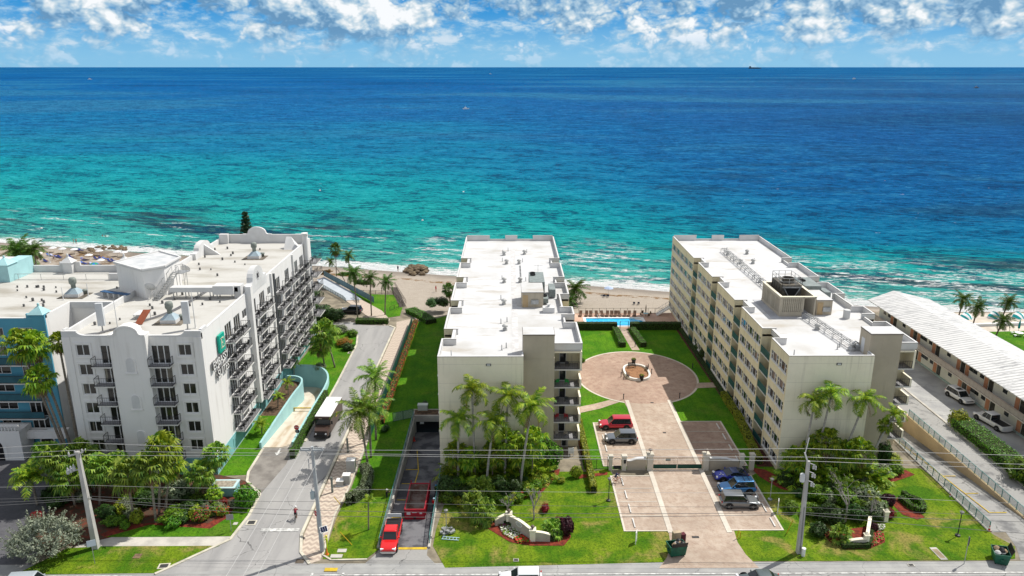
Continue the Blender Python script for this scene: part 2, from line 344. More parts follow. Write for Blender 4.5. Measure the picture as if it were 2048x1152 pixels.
# ------------------------------------------------------------------ sea
def shore(x): return 195-.277*x
def sea_mat():
    m,t,b=newmat('sea_water'); p=t.pos(); x,y,z=t.sep(p)
    s0=t.m('DIVIDE',t.m('SUBTRACT',t.m('MULTIPLY_ADD',x,.277,y),195.),1.038)
    wob=t.m('MULTIPLY',t.m('SUBTRACT',t.noise(p,.045,4,.6),.5),14.)
    s=t.m('ADD',s0,wob)
    sl_=t.m('DIVIDE',t.m('LOGARITHM',t.m('MAXIMUM',t.m('ADD',s,1.5),1.),10.),4.)
    pl=t.comb(t.m('MULTIPLY',x,.0028),t.m('MULTIPLY',y,.0075))
    n=t.noise(pl,1.,5,.6,.4)
    right=t.smooth(t.m('DIVIDE',x,t.m('MAXIMUM',y,1.)),-.15,.55)
    tt=t.m('ADD',sl_,t.m('MULTIPLY',t.m('SUBTRACT',n,.5),.16))
    tt=t.m('ADD',tt,t.m('MULTIPLY',right,t.smooth(s,20.,90.,0.,.16)))
    c=t.ramp(tt,[(0,(.30,.29,.22)),(.14,(.22,.40,.32)),(.30,(.06,.41,.36)),(.45,(.008,.36,.345)),(.55,(.0,.295,.36)),(.615,(.0,.185,.345)),(.70,(.0,.118,.325)),(.82,(.0,.085,.28)),(1,(.0,.07,.22))])
    # seagrass and reef: dark beds on the sea floor
    rf=t.noise(t.comb(t.m('MULTIPLY',t.m('ADD',x,t.m('MULTIPLY',y,1.2)),.016),t.m('MULTIPLY',s,.085),2.),1.,5,.62,.5)
    band=t.m('MULTIPLY',t.smooth(s,9.,20.),t.smooth(s,48.,95.,1.,0.))
    side=t.m('MAXIMUM',t.smooth(x,34.,62.),t.smooth(x,-42.,-66.))
    c=t.mix(t.m('MULTIPLY',t.m('MULTIPLY',band,side),t.smooth(rf,.46,.60,0,.9)),c,(.022,.045,.065))
    rb=t.noise(t.comb(t.m('MULTIPLY',x,.010),t.m('MULTIPLY',y,.018),5.),1.,5,.65,.6)
    c=t.mix(t.m('MULTIPLY',t.m('MULTIPLY',t.smooth(s,60.,110.),t.smooth(s,420.,220.)),t.m('MULTIPLY',t.smooth(rb,.54,.66),t.smooth(x,0.,60.,.0,.55))),c,(.010,.060,.13))
    lg=t.noise(t.comb(t.m('MULTIPLY',x,.0011),t.m('MULTIPLY',y,.0022),7.),1.,4,.55,.3)  # broad light and dark bands: cloud shadow and depth painted into the colour
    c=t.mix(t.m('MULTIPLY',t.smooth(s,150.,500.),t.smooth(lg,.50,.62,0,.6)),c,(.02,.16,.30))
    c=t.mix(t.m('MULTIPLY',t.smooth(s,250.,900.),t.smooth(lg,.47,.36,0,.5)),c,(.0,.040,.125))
    # foam lines parallel to the shore
    fs=t.m('ADD',s0,t.m('MULTIPLY',t.m('SUBTRACT',t.noise(p,.06,3),.5),9.))
    fine=t.noise(t.comb(t.m('MULTIPLY',x,.35),t.m('MULTIPLY',y,.9)),1.,7,.75,.3)
    wash=t.m('MULTIPLY',t.smooth(fs,-.5,.8),t.smooth(fs,3.,13.,1.,0.))
    f1=t.smooth(t.m('ADD',fine,t.m('MULTIPLY',wash,.34)),.69,.78)
    wv=t.noise(t.comb(t.m('MULTIPLY',x,.055),t.m('MULTIPLY',t.m('MULTIPLY_ADD',x,.277,y),.22)),1.,4,.6,.3)
    surf=t.m('MULTIPLY',t.smooth(s0,5.,10.),t.smooth(s0,30.,62.,1.,0.))
    thr=t.m('ADD',t.m('ADD',wv,t.m('MULTIPLY',t.smooth(x,52.,95.),.12)),t.m('ADD',t.m('MULTIPLY',t.m('MULTIPLY',t.smooth(x,12.,22.),t.smooth(x,46.,34.)),.13),t.m('MULTIPLY',t.m('MULTIPLY',t.smooth(x,-34.,-24.),t.smooth(x,-6.,-14.)),.09)))
    f2=t.m('MULTIPLY',t.m('MULTIPLY',surf,t.smooth(thr,.575,.66)),t.smooth(fine,.46,.58))
    cap=t.noise(t.comb(t.m('MULTIPLY',x,.16),t.m('MULTIPLY',y,.38),3.),1.,3,.6)
    f3=t.m('MULTIPLY',t.smooth(t.m('MULTIPLY_ADD',t.smooth(x,10.,150.),.03,cap),.745,.80),t.smooth(s0,400.,150.,0.,.6))
    foam=t.m('MAXIMUM',t.m('MAXIMUM',f1,f2),f3)
    # wind waves: dark wave sides and bright glints are painted into the colour
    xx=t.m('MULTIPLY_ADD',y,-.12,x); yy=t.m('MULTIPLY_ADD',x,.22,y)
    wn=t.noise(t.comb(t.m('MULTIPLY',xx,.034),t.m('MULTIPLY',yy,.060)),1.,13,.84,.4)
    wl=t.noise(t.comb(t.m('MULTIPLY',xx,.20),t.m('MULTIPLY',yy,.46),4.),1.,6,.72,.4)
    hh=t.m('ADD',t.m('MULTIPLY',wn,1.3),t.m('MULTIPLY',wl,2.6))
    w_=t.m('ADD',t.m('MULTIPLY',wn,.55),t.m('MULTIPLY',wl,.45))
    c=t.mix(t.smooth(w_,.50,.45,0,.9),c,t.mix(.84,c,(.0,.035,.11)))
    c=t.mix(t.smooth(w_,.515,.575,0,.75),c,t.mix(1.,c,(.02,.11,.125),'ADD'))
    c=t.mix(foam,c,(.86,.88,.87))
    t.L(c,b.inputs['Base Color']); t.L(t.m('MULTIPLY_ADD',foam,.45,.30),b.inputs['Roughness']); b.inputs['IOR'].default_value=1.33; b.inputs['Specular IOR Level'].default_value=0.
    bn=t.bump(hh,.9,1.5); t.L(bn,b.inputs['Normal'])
    gl=t.n('ShaderNodeBsdfGlossy'); gl.inputs['Roughness'].default_value=.22; t.L(bn,gl.inputs['Normal']); mx=t.n('ShaderNodeMixShader'); mx.inputs[0].default_value=.022
    t.L(b.outputs[0],mx.inputs[1]); t.L(gl.outputs[0],mx.inputs[2]); t.L(mx.outputs[0],m.node_tree.nodes['Material Output'].inputs[0]); return m
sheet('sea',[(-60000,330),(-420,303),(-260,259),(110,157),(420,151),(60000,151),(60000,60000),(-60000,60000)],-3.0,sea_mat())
# ------------------------------------------------------------------ land
def sand_mat():
    m,t,b=newmat('beach_sand'); p=t.pos(); x,y,z=t.sep(p)
    s=t.m('DIVIDE',t.m('SUBTRACT',t.m('MULTIPLY_ADD',x,.277,y),195.),1.038)
    s2=t.m('ADD',s,t.m('MULTIPLY',t.m('SUBTRACT',t.noise(p,.09,4),.5),7.))
    c=t.mix(t.noise(p,.6,6,.7),(.42,.37,.31),(.29,.25,.205))
    tr=t.noise(t.comb(t.m('MULTIPLY',x,.35),t.m('MULTIPLY',t.m('MULTIPLY_ADD',x,.277,y),2.2)),1.,4,.7)
    c=t.mix(t.smooth(tr,.52,.66,0,.45),c,(.24,.195,.15))
    c=t.mix(t.m('MULTIPLY',t.smooth(x,-48.,-75.),t.smooth(t.noise(p,.16,6,.75),.44,.60,0,.9)),c,(.15,.105,.065))
    c=t.mix(t.smooth(s2,-6.,-1.5,0,.75),c,(.19,.165,.14))
    wk=t.m('MULTIPLY',t.smooth(s2,-9.6,-8.6),t.smooth(s2,-7.4,-6.4,1.,0.))
    c=t.mix(t.m('MULTIPLY',wk,t.smooth(t.noise(p,.5,6,.75),.46,.55)),c,(.16,.085,.025))
    t.L(c,b.inputs['Base Color']); b.inputs['Roughness'].default_value=.95; b.inputs['Specular IOR Level'].default_value=.1
    t.L(t.bump(t.noise(p,2.5,5,.7),.7,.3),b.inputs['Normal']); return m
sand_m=sand_mat()
YEP=[(-2000,150),(-62,150),(-56,168),(-50,175),(-28,175),(-23,163),(-19.5,152.5),(-12,157.3),(60,157.6),(2000,157.6)]
def ye(x):
    pts=YEP
    for (a,b),(c,d) in zip(pts,pts[1:]):
        if a<=x<=c: return b+(d-b)*(x-a)/(c-a)
def beach_z(x,Y):
    e=ye(x); s=max(shore(x),e+6); 
    k=max(0,min(1,(Y-e-1.5)/(s-e-1.5))); return -1.15-1.85*k if Y>=e+1.4 else 0
mb=MB(); xs=sorted({-420+4*i for i in range(211)}|{-50,-23,-19.5,-62}); rows=7
for x in xs:
    e=ye(x); s=max(shore(x),e+6)
    for Y,z in ((e-.5,-.03),(e+.5,-.1),(e+1.5,-1.15),((e+s)/2+.7,-2.05),(s-1,-2.9),(s+1,-3.06),(s+60,-6)): mb.v.append((x,Y,z))
for i in range(len(xs)-1):
    for j in range(rows-1): a=i*rows+j; mb.f.append((a,a+rows,a+rows+1,a+1)); mb.mi.append(0)
struct('beach',mb,sand_m)
PIT_H=(-35.2,96.9,-30.4,125.6); PIT_H2=(-38.45,120.5,-35.2,125.6)      # hotel ramp
PIT_M=(-14.3,73.4,-9.05,106.0)      # garage ramp beside the left-hand cream building
PIT_R=(56.3,76.0,61.7,112.0)        # ramp beside the right-hand cream building
PIT_P=(16.7,148.9,28.7,153.9)       # pool
pits=[PIT_H,PIT_H2,PIT_M,PIT_R,PIT_P]
base_m=mat('ground_earth',(.30,.26,.19),.95,.2,.5,bump=.3)
mb=MB(); X=sorted({-600,600,*[q[0] for q in YEP[1:-1]],*[q for p in pits for q in (p[0],p[2])]}); Yv=sorted({-200,150,*[q for p in pits for q in (p[1],p[3]) if q<150]})
for i in range(len(X)-1):
    for j in range(len(Yv)-1):
        a,b,c,d=X[i],X[i+1],Yv[j],Yv[j+1]
        if any(p[0]<=a and b<=p[2] and p[1]<=c and d<=p[3] for p in pits): continue
        mb.quad((a,c,0),(b,c,0),(b,d,0),(a,d,0))
    a,b=X[i],X[i+1]
    if a==PIT_P[0] and b==PIT_P[2]: mb.quad((a,PIT_P[3],0),(b,PIT_P[3],0),(b,ye(b),0),(a,ye(a),0))
    else: mb.quad((a,150,0),(b,150,0),(b,ye(b),0),(a,ye(a),0))
struct('ground',mb,base_m)
Z1,Z2,Z3,Z4=.012,.024,.036,.048
sheet('main_road',rect(-600,20,600,68.9),Z1,asphalt)
sheet('road_shoulder',rect(-600,68.9,600,70.6),Z2,shoulder)
mk=MB(); mk.box(-20,68.55,Z2,600,68.72,Z2+.006)
for px in (624,686): a=G(px,1150); mk.box(a[0]-.12,66,Z2,a[0]+.12,69.0,Z2+.006)
mk.box(-600,68.55,Z2,-40,68.7,Z2+.006)
struct('road_markings',mk,white_line)
# side street between the hotel and the left-hand cream building, with its turning head
street=P((310,1149),(330,1140),(397,1109),(460,1080),(498,1032),(520,989),(494,963),(497,945),(527,897))+[(-30.5,96.9),(-29.3,98.5),(-29.2,120),(-29.4,138),(-30.2,143.2),(-32.6,145.8),(-37.8,148.0),(-37.8,150.6),(-33.2,151.8),(-30.4,149.8),(-24.8,149.4),(-23.3,148.0),(-23.6,110),(-23.8,76.0),(-23.0,72.6),(-21.5,70.3)]
sheet('side_street',street,Z2,asphalt)
sheet('apron',P((520,990),(494,963),(497,945),(527,897))+[(-30.5,96.9),(-30.2,92)],Z3,mat('apron_asphalt',(.27,.25,.225),.9,.15,.5,col2=(.17,.155,.14)))
sheet('walk',[(-23.6,76),(-23.4,110),(-23.1,148),(-23.6,151.8),(-20.9,153.6),(-20.3,149),(-20.3,110),(-20.5,86),(-21.0,80),(-20.6,71.2),(-21.5,70.6),(-23.0,72.6)],Z2,zig_m)
def kerb(name,pts,w=.32,h=.13,m=None):
    mb=MB(); 
    for a,b in zip(pts,pts[1:]): mb.bar((a[0],a[1],h/2),(b[0],b[1],h/2),w,h)
    for a in pts[1:-1]: mb.lathe((a[0],a[1],0),[(w/2,0),(w/2,h-.002)],8)
    return struct(name,mb,m or kerbm)
kerb('kerb',street[0:9]); kerb('kerb',street[10:18]); kerb('kerb',[(-24.8,149.4),(-23.4,148.0),(-23.72,110),(-23.92,76.0),(-23.1,72.6),(-21.6,70.5)]); 
kerb('kerb',[(-20.25,149),(-20.25,110),(-20.45,86),(-20.95,80),(-20.55,72.1),(-19.4,71.2),(-15.5,71.3)],.2,.1)
mk=MB(); a=G(522,1061); b=G(600,1056); mk.box(a[0],a[1]-.3,Z3,b[0],a[1]+.3,Z3+.006)
ar=[(-.12,1.2),(-.12,-.2),(-.42,-.2),(0,-1.2),(.42,-.2),(.12,-.2),(.12,1.2)]
for q,sc in ((G(557,905),.85),): mk.prism([(q[0]+u*sc*1.3,q[1]+v*sc) for u,v in ar],Z4,Z4+.006)
struct('street_markings',mk,white_line)
mk=MB(); a=G(648,1144); b=G(676,1137); mk.box(a[0],a[1],Z3,b[0],b[1],Z3+.03); struct('kerb_ramp_paint',mk,yellow_line)
# left-hand frontage of the hotel
sheet('forecourt',[(-110,70.6),(-52,70.6),(-52.5,77),(-55,84),(-55.5,89.4),(-62,96),(-110,96)],Z1,dark_pav)
sheet('verge',P((30,1150),(135,1097),(200,1093),(440,1092),(397,1109),(330,1140),(310,1147),(130,1149)),Z3,lawn_m)
sheet('sidewalk',P((150,1096),(175,1073),(466,1073),(460,1080),(430,1096)),Z2,concrete)
sheet('verge',P((210,1075),(300,1050),(420,1058),(455,1036),(470,1015),(515,990),(519,992),(498,1032),(466,1073),(400,1074)),Z4,lush_m)
sheet('mulch_bed',P((60,1090),(110,1000),(150,930),(440,950),(490,962),(516,988),(470,1018),(455,1042),(420,1062),(300,1055),(215,1077),(150,1092)),Z3,mat('dark_bed_soil',(.085,.05,.03),.95,.3,1.5,col2=(.16,.04,.022),bump=.5,bscale=10,lo=.5,hi=.62))
sheet('mulch_bed',P((200,1070),(240,1052),(300,1046),(370,1050),(420,1046),(440,1030),(470,1012),(492,1002),(470,1018),(455,1042),(420,1062),(300,1055),(215,1077)),Z3,mulch)
sheet('verge',P((440,952),(496,950),(498,944),(527,897))+[(-35.2,97),(-35.2,107),(-38.4,107),(-38.4,89.6)],Z2,lush_m)
sheet('planting_bed',rect(-38.4,107,-35.2,120.4),Z2,soil)
sheet('verge',[(-30.38,97.2),(-29.4,98.5),(-29.3,138),(-30.4,143),(-32.8,145.6),(-37.5,147.2),(-38.3,126),(-30.38,125.7)],Z2,lush_m)
# lawns
sheet('lawn',[(-20.15,86),(-14.45,86),(-14.45,106.2),(-9,106.2),(-9,152),(-20.15,152)],Z2,lush_m)
sheet('lawn',[(-20.4,71.4),(-15.6,71.4),(-14.45,73.2),(-14.45,86),(-20.15,86),(-20.6,80)],Z2,lawn_m)
mid=P((866,1092),(872,1060),(888,1010))+[(-8.9,83),(-8.9,89.9),(10.4,89.9),(13.6,90.6),(14.0,88.6),(14.2,76.4),(20,76.4),(20,73.5),(19.5,70.7)]+P((890,1136))
sheet('lawn',mid,Z2,lawn_m)
rgt=[(25,76.5),(32.0,76.5),(32.0,88.5),(34.5,90.5),(35.9,90.5),(55.6,90.5),(56.1,88.0),(56.1,75.6),(57.2,73.2),(55.8,71.0),(52,70.75),(33.5,70.75),(25,70.75)]
sheet('lawn',rgt,Z2,lawn_m)
sheet('courtyard_lawn',rect(10.2,90.5,35.9,147.2),Z1,lush_m)
sheet('lawn',[(-18.6,149.5),(-17.2,152.6),(-12.2,156.6),(-9.1,156.9),(-9.1,150)],Z2,lush_m)
# paved court
cx,cy_,cr=22.5,122.4,10.6
ring=[(cx+cr*math.cos(a*math.pi/36),cy_+(cr+1.2)*math.sin(a*math.pi/36)) for a in range(72)]
disc=[(cx+(cr-.35)*math.cos(a*math.pi/36),cy_+(cr+.85)*math.sin(a*math.pi/36)) for a in range(72)]
sheet('court_border',ring,Z2+.003,band_m); 
sheet('driveway',P((1318,1137),(1518,1136),(1492,1110),(1475,1085),(1468,1062))+[(25.9,78),(26.0,91),(26.1,106),(26.6,112.6),(18.7,112.6),(19.2,106),(18.8,91)]+P((1337,1062),(1341,1090),(1334,1115)),Z3,drive_m)
sheet('court',disc,Z3+.004,court_m)
for a,b in (((18.9,76.0),(19.3,112.3)),((25.75,76.0),(26.15,112.3))):
    mb=MB(); mb.bar((a[0],a[1],Z4),(b[0],b[1],Z4),.62,.012); struct('paver_border',mb,band_m)
for nm,q,m in (('parking_bay',rect(13.0,91.3,19.0,104.2),drive_m),('parking_bay',rect(26.3,91.3,32.4,104.6),court_m),('parking_bay',rect(13.6,76.4,18.7,88.7),drive_m),('parking_bay',rect(26.0,76.5,32.1,88.7),drive_m)):
    sheet(nm,q,Z3-.004,m)
    x0,y0,x1,y1=q[0][0],q[0][1],q[2][0],q[2][1]; mb=MB()
    for yy in (y0,y1): mb.box(x0,yy-.09,Z3-.003,x1,yy+.09,Z3+.01)
    xx=x0 if x0<20 else x1; mb.box(xx-.12,y0-.09,Z3-.002,xx+.12,y1+.09,Z3+.014)
    k=4
    for i in range(1,k+1):
        yy=y0+(y1-y0)*i/(k+.0) 
        if i<k: mb.box(x0+.2,yy-.055,Z3-.002,x1-.2,yy+.055,Z3+.008)
    struct('bay_markings',mb,band_m)
sheet('path',[(10.3,109.4),(14.0,111.0),(16.5,112.4),(18,111.6),(14.6,109.2),(10.3,107.2)],Z4,drive_m)
sheet('path',[(23.7,134.8),(25.2,134.8),(24.6,147),(23.1,147)],Z4,drive_m)
sheet('path',[(31.5,117),(35.9,117.4),(35.9,119.4),(32.5,119.2)],Z4,drive_m)
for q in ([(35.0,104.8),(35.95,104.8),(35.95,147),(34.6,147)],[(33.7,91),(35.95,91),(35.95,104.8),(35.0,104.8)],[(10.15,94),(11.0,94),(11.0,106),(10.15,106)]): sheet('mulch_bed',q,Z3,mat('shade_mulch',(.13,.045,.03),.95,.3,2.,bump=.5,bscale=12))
# pool deck with a real basin
mb=MB(); X=[10.2,PIT_P[0],PIT_P[2],36.0]; Yq=[147.2,PIT_P[1],PIT_P[3],157.4]
for i in range(3):
    for j in range(3):
        if i==1 and j==1: continue
        mb.quad((X[i],Yq[j],Z2),(X[i+1],Yq[j],Z2),(X[i+1],Yq[j+1],Z2),(X[i],Yq[j+1],Z2))
struct('pool_deck',mb,deck_m)
# right-hand drive, ramp and motel lot
sheet('drive_apron',[(56.2,70.7),(80,70.7),(80,76),(57.9,76),(57.3,73.2)],Z1,lotasph)
sheet('motel_lot',[(61.8,76),(80,76),(80,152),(61.8,152)],Z2,lotasph)
sheet('motel_parking',[(66.9,76),(75.3,76),(75.3,150),(66.9,150)],Z3,mat('lot_concrete',(.40,.40,.385),.9,.15,.35,col2=(.30,.30,.30)))
kerb('kerb',[(66.6,152),(66.6,84)],.35,.16,concrete)
mk=MB()
for Y in (103.8,106.6,112,117.6,123): mk.box(67.1,Y-.05,Z4,71.2,Y+.05,Z4+.006)
struct('lot_markings',mk,white_line)
sheet('motel_lawn',P((1945,672),(1975,664),(2060,662),(2200,660),(2200,740),(2060,712),(1995,690)),Z3,lush_m)
sheet('motel_terrace',[(86.5,104),(130,104),(130,157),(82,157)],Z1,mat('terrace_concrete',(.60,.53,.44),.85,.1,.5))
sheet('beach_garden',P((700,580),(715,588),(788,590),(806,612),(800,632),(745,640)),Z3,lush_m)
# ------------------------------------------------------------------ building materials
cream=mat('cream_stucco',(.74,.665,.46),.88,.06,.35,col2=(.68,.61,.42),bump=.08,bscale=20,streak=(1,1,.35),stain=.35)
palecream=mat('pale_cream_stucco',(.87,.81,.645),.88,.05,.35,col2=(.82,.76,.60),bump=.08,bscale=20,stain=.35,joints=.22)
taupe=mat('taupe_stucco',(.47,.41,.315),.88,.07,.4,stain=.25,col2=(.43,.375,.29),bump=.08,bscale=20)
def membrane():
    m,t,b=newmat('white_roof_membrane'); p=t.pos(); x,y,z=t.sep(p)
    c=t.mix(t.smooth(t.noise(p,.12,6,.6),.45,.72),(.54,.543,.543),(.43,.42,.395))
    c=t.mix(t.m('MULTIPLY',t.smooth(t.noise(t.scale(p,(.35,1.2,1)),.35,7,.7),.53,.68),.65),c,(.36,.32,.26))
    sm=t.smooth(t.m('PINGPONG',y,.9),.0,.03,1.,0.); c=t.mix(t.m('MULTIPLY',sm,.20),c,(.35,.35,.35))
    t.L(c,b.inputs['Base Color']); b.inputs['Roughness'].default_value=.75; return m
roofw=membrane()
roofh=mat('stained_hotel_roof',(.51,.50,.465),.8,.14,.22,col2=(.30,.275,.225),lo=.45,hi=.78,streak=(.5,1.6,1),det=8)
white=mat('white_stucco',(.74,.73,.71),.85,.05,.3,col2=(.72,.71,.69),bump=.06,bscale=20,streak=(1,1,.4),stain=.2)
whitep=mat('white_parapet_paint',(.64,.64,.635),.8,.05,.4,col2=(.56,.56,.55))
trimd=mat('dark_coping_edge',(.17,.14,.11),.6,.1)
tealw=mat('teal_stucco',(.23,.50,.52),.85,.07,.4,col2=(.20,.45,.475),bump=.06,bscale=20)
blue=mat('blue_stucco',(.10,.34,.46),.85,.06,.35,col2=(.085,.30,.42),bump=.06,bscale=20)
frame=mat('white_window_frame',(.72,.72,.71),.5,.05)
win=glass('window_glass',(.012,.018,.022),.08,(.40,.39,.35))
hwin=glass('curtained_glass',(.020,.020,.018),.10,(.22,.205,.155))
doorg=glass('door_glass',(.015,.016,.016),.08)
darkm=mat('dark_railing_metal',(.04,.04,.043),.5,.1)
tealr=mat('teal_railing_metal',(.03,.13,.12),.5,.1)
slabm=mat('balcony_slab',(.62,.61,.58),.8,.08)
bfloor=mat('balcony_floor',(.30,.30,.31),.85,.15)
metal=mat('galvanised_metal',(.46,.47,.47),.45,.15,2,metal=.5)
greymet=mat('grey_cabinet_metal',(.25,.29,.28),.5,.12,2)
coolm=mat('dark_cooling_metal',(.075,.07,.06),.6,.3,2,col2=(.14,.12,.09))
black=mat('black_void',(.008,.008,.009),.7,.05)
def window_mb(w,h,kind='strip'):
    """window in its own plane: x along the wall, y into the wall, z up; origin at lower left of the opening"""
    mb=MB(); f=.07
    mb.box(0,.10,0,w,.13,h,1)
    for a,b,c,d in ((0,0,w,f),(0,h-f,w,h),(0,f,f,h-f),(w-f,f,w,h-f)): mb.box(a,.03,b,c,.10,d,0)
    if kind=='strip':
        for u in (.26,.74): mb.box(w*u-.05,.035,f,w*u+.05,.10,h-f,0)
        mb.box(f,.045,h*.55-.03,w*.26-.05,.10,h*.55+.03,0); mb.box(w*.74+.05,.045,h*.55-.03,w-f,.10,h*.55+.03,0)
        mb.box(-.06,-.10,-.12,w+.06,.10,-.003,0)
    elif kind=='pair': mb.box(w/2-.045,.035,f,w/2+.045,.10,h-f,0)
    elif kind=='door3':
        for u in (.335,.665): mb.box(w*u-.055,.035,f,w*u+.055,.10,h-f,0)
    elif kind=='door2': mb.box(w*.5-.055,.035,f,w*.5+.055,.10,h-f,0)
    return mb
def railing_mb(pts,h,z0=.0,step=.13,solid=False):
    mb=MB()
    for a,b in zip(pts,pts[1:]):
        A=Vector((a[0],a[1],z0)); B=Vector((b[0],b[1],z0)); L=(B-A).length
        mb.bar(A+Vector((0,0,h)),B+Vector((0,0,h)),.045,.045); mb.bar(A+Vector((0,0,.09)),B+Vector((0,0,.09)),.04,.04)
        n=max(2,int(L/step))
        for k in range(n+1):
            q=A+(B-A)*k/n; w=.05 if k in(0,n) else .018
            mb.box(q.x-w/2,q.y-w/2,z0+.0,q.x+w/2,q.y+w/2,z0+h)
    return mb
# ------------------------------------------------------------------ the two cream apartment blocks (same plan)
NOTCH=[(96.7,100.6),(110.5,114.1),(124.4,127.9),(138.0,141.5)]
RNOTCH=[(103.5,107.0),(110.8,117.5),(124.3,127.9),(137.8,141.4)]
ZR,ZP=15.6,16.5
_cache={}
def cmesh(key,fn):
    if key not in _cache: _cache[key]=fn()
    return _cache[key]
def condo(xo,label,rooms):
    root=thing('apartment_building',label,'building',(xo+9.5,125.5,0))
    OX,OY=-9.5,-125.5            # local frame: x 0..19, y 90..161
    def B(mb,name,mats,parent=None,smooth=False):
        mb.v=[(v[0]+OX,v[1]+OY,v[2]) for v in mb.v]; return mb.build(name,mats,parent or root,smooth)
    bays=[]; y=90.0
    for a,b in NOTCH: bays.append((y,a)); y=b
    bays.append((y,160.8))
    nwin=[2,3,3,3,5]; ZW=[13.75-2.62*k for k in range(6)]; WH=1.32
    wl=MB(); wins=[]
    for (a,b),n in zip(bays,nwin):
        L=b-a; ops=[]; ww=(L-.5)/n-.32
        for i in range(n):
            u0=.38+i*(ww+.32)
            for z in ZW: ops.append((L-u0-ww,L-u0,z,z+WH)); wins.append((a+u0,ww,z))
        wallgrid(wl,(0,b),(0,-1),L,0,ZP,ops,.14,0)       # outside is -x
    for a,b in NOTCH:   # recessed balcony bays
        wl.quad((0,a,0),(1.5,a,0),(1.5,a,ZP),(0,a,ZP),0); wl.quad((1.5,b,0),(0,b,0),(0,b,ZP),(1.5,b,ZP),0)
        wl.quad((1.5,b,0),(1.5,a,0),(1.5,a,15.9),(1.5,b,15.9),0)
    # sea end, right side
    wl.quad((19,160.8,0),(0,160.8,0),(0,160.8,15.75),(19,160.8,15.75))
    pts=[(19,160.8)]
    for a,b in RNOTCH[::-1]: pts+= [(19,b),(17.5,b),(17.5,a),(19,a)]
    pts+=[(19,97.0),(15.1,97.0)]
    for a,b in zip(pts,pts[1:]): wl.quad((b[0],b[1],0),(a[0],a[1],0),(a[0],a[1],ZR),(b[0],b[1],ZR),0)
    B(wl,'wall',cream)
    fw=MB(); fw.quad((0,90,0),(11.0,90,0),(11.0,90,ZP),(0,90,ZP)); fw.quad((11,90,0),(11,91.6,0),(11,91.6,ZP),(11,90,ZP),0)
    B(fw,'front_wall',palecream)
    lt=MB(); lt.box(6.2,89.93,15.2,6.85,90-.002,15.5,1); lt.box(6.3,89.90,15.25,6.75,89.93,15.45,0); B(lt,'wall_light',[whitep,darkm])
    tw=MB(); tw.prism([(11.0,91.6),(15.1,91.6),(15.1,94.4),(15.1,97.0),(11.0,97.0)],0,15.6,0); tw.box(10.95,91.55,15.6,15.05,94.5,18.75,0)
    tw.box(10.9,91.5,18.75,15.1,94.55,18.85,1); tw.box(10.96,91.57,18.85,15.04,94.48,18.9,2)
    tw.box(10.93,93.0,15.7,10.95,93.9,17.7,3)
    B(tw,'stair_tower',[taupe,trimd,roofw,whitep])
    # roof deck and parapets
    rf=MB(); dk=[(0.1,90.1),(11.0,90.1),(11.0,92),(15.0,92),(15.0,94.9),(18.9,94.9)]
    for a,b in RNOTCH: dk+=[(18.9,a),(17.5,a),(17.5,b),(18.9,b)]
    dk+=[(18.9,160.7),(.1,160.7)]
    for a,b in NOTCH[::-1]: dk+=[(.1,b),(1.5,b),(1.5,a),(.1,a)]
    rf.prism(ccw(dk),ZR-.3,ZR,0); B(rf,'roof',roofw)
    pp=MB()
    def par(x0,y0,x1,y1,z=ZP,cap=True):
        pp.box(x0,y0,ZR,x1,y1,z-.06,0)
        pp.box(x0-.03,y0-.03,z-.06,x1+.03,y1+.03,z-.02,1); pp.box(x0,y0,z-.02,x1,y1,z+.015,0)
    T=.24
    for i,(a,b) in enumerate(bays):
        par(0.002,a+.002,T,b-.002)
        if i>0: par(T,a+.002,2.0,a+T)
        if i<4: par(T,b-T,2.0,b-.002)
        elif 1: pass
    for a,b in NOTCH: par(1.3,a,1.5+T,b,16.4)
    par(T,90.002,11.0,90+T)
    par(11-T,90+T,11.0,91.55)
    rb=[]; y=94.7
    for a,b in RNOTCH: rb.append((y,a)); y=b
    rb.append((y,160.8))
    for i,(a,b) in enumerate(rb):
        par(19-T,a+.002,18.998,b-.002)
        par(17.0,a+.002,19-T,a+T); 
        if i<4: par(17.0,b-T,19-T,b-.002)
    for a,b in RNOTCH: par(17.5-T,a,17.5,b,16.05 if b-a<5 else ZP)
    par(15.1,94.7,17.0,94.7+T)
    for a,b,z in ((T,5.1,ZP+.25),(5.1,8.5,15.95),(8.5,11.1,ZP+.25),(11.1,14.5,15.95),(14.5,19-T,ZP+.25)): par(a+.002,160.8-T,b-.002,160.78,z)
    B(pp,'parapet',[whitep,trimd])
    fasc=MB(); fasc.box(15.1,94.72,15.1,18.99,97.0,ZR-.31,0); fasc.box(18.72,94.72,13.9,18.99,97,15.1,0); B(fasc,'fascia',palecream)
    # a raised seam strip down the middle of the roof
    st=MB(); st.box(9.6,93,ZR,10.5,152,ZR+.02); B(st,'roof_walkway',mat('roof_walk_strip',(.62,.61,.60),.9,.1,1.5))
    # windows (meshes shared between equal sizes)
    for yy,ww,z in wins:
        me=cmesh(('cw',round(ww,2)),lambda: window_mb(ww,WH).mesh('window',[frame,win]))
        inst('window',me,root,(0+OX,yy+ww+OY,z),R(-90))
    # recessed side balconies
    for a,b in NOTCH:
        for k in range(6):
            z=13.0-2.62*k
            key=('nb',round(b-a,2))
            def mk():
                m=MB(); m.box(.03,.03,-.16,1.5,b-a-.03,0,0); m.box(1.44,.5,0,1.5,2.1,2.05,1); m.box(1.40,.42,0,1.44,.5,2.1,2); m.box(1.40,2.1,0,1.44,2.18,2.1,2); return m.mesh('side_balcony',[slabm,doorg,frame])
            s=inst('side_balcony',cmesh(key,mk),root,(OX,a+OY,z))
            def mr():
                m=railing_mb([(.06,.06),(.06,b-a-.06)],1.05,0,.2); m.box(.075,.1,.12,.09,b-a-.1,1.0,0); return m.mesh('railing',[tealr])
            inst('railing',cmesh(('nr',key[1]),mr),s)
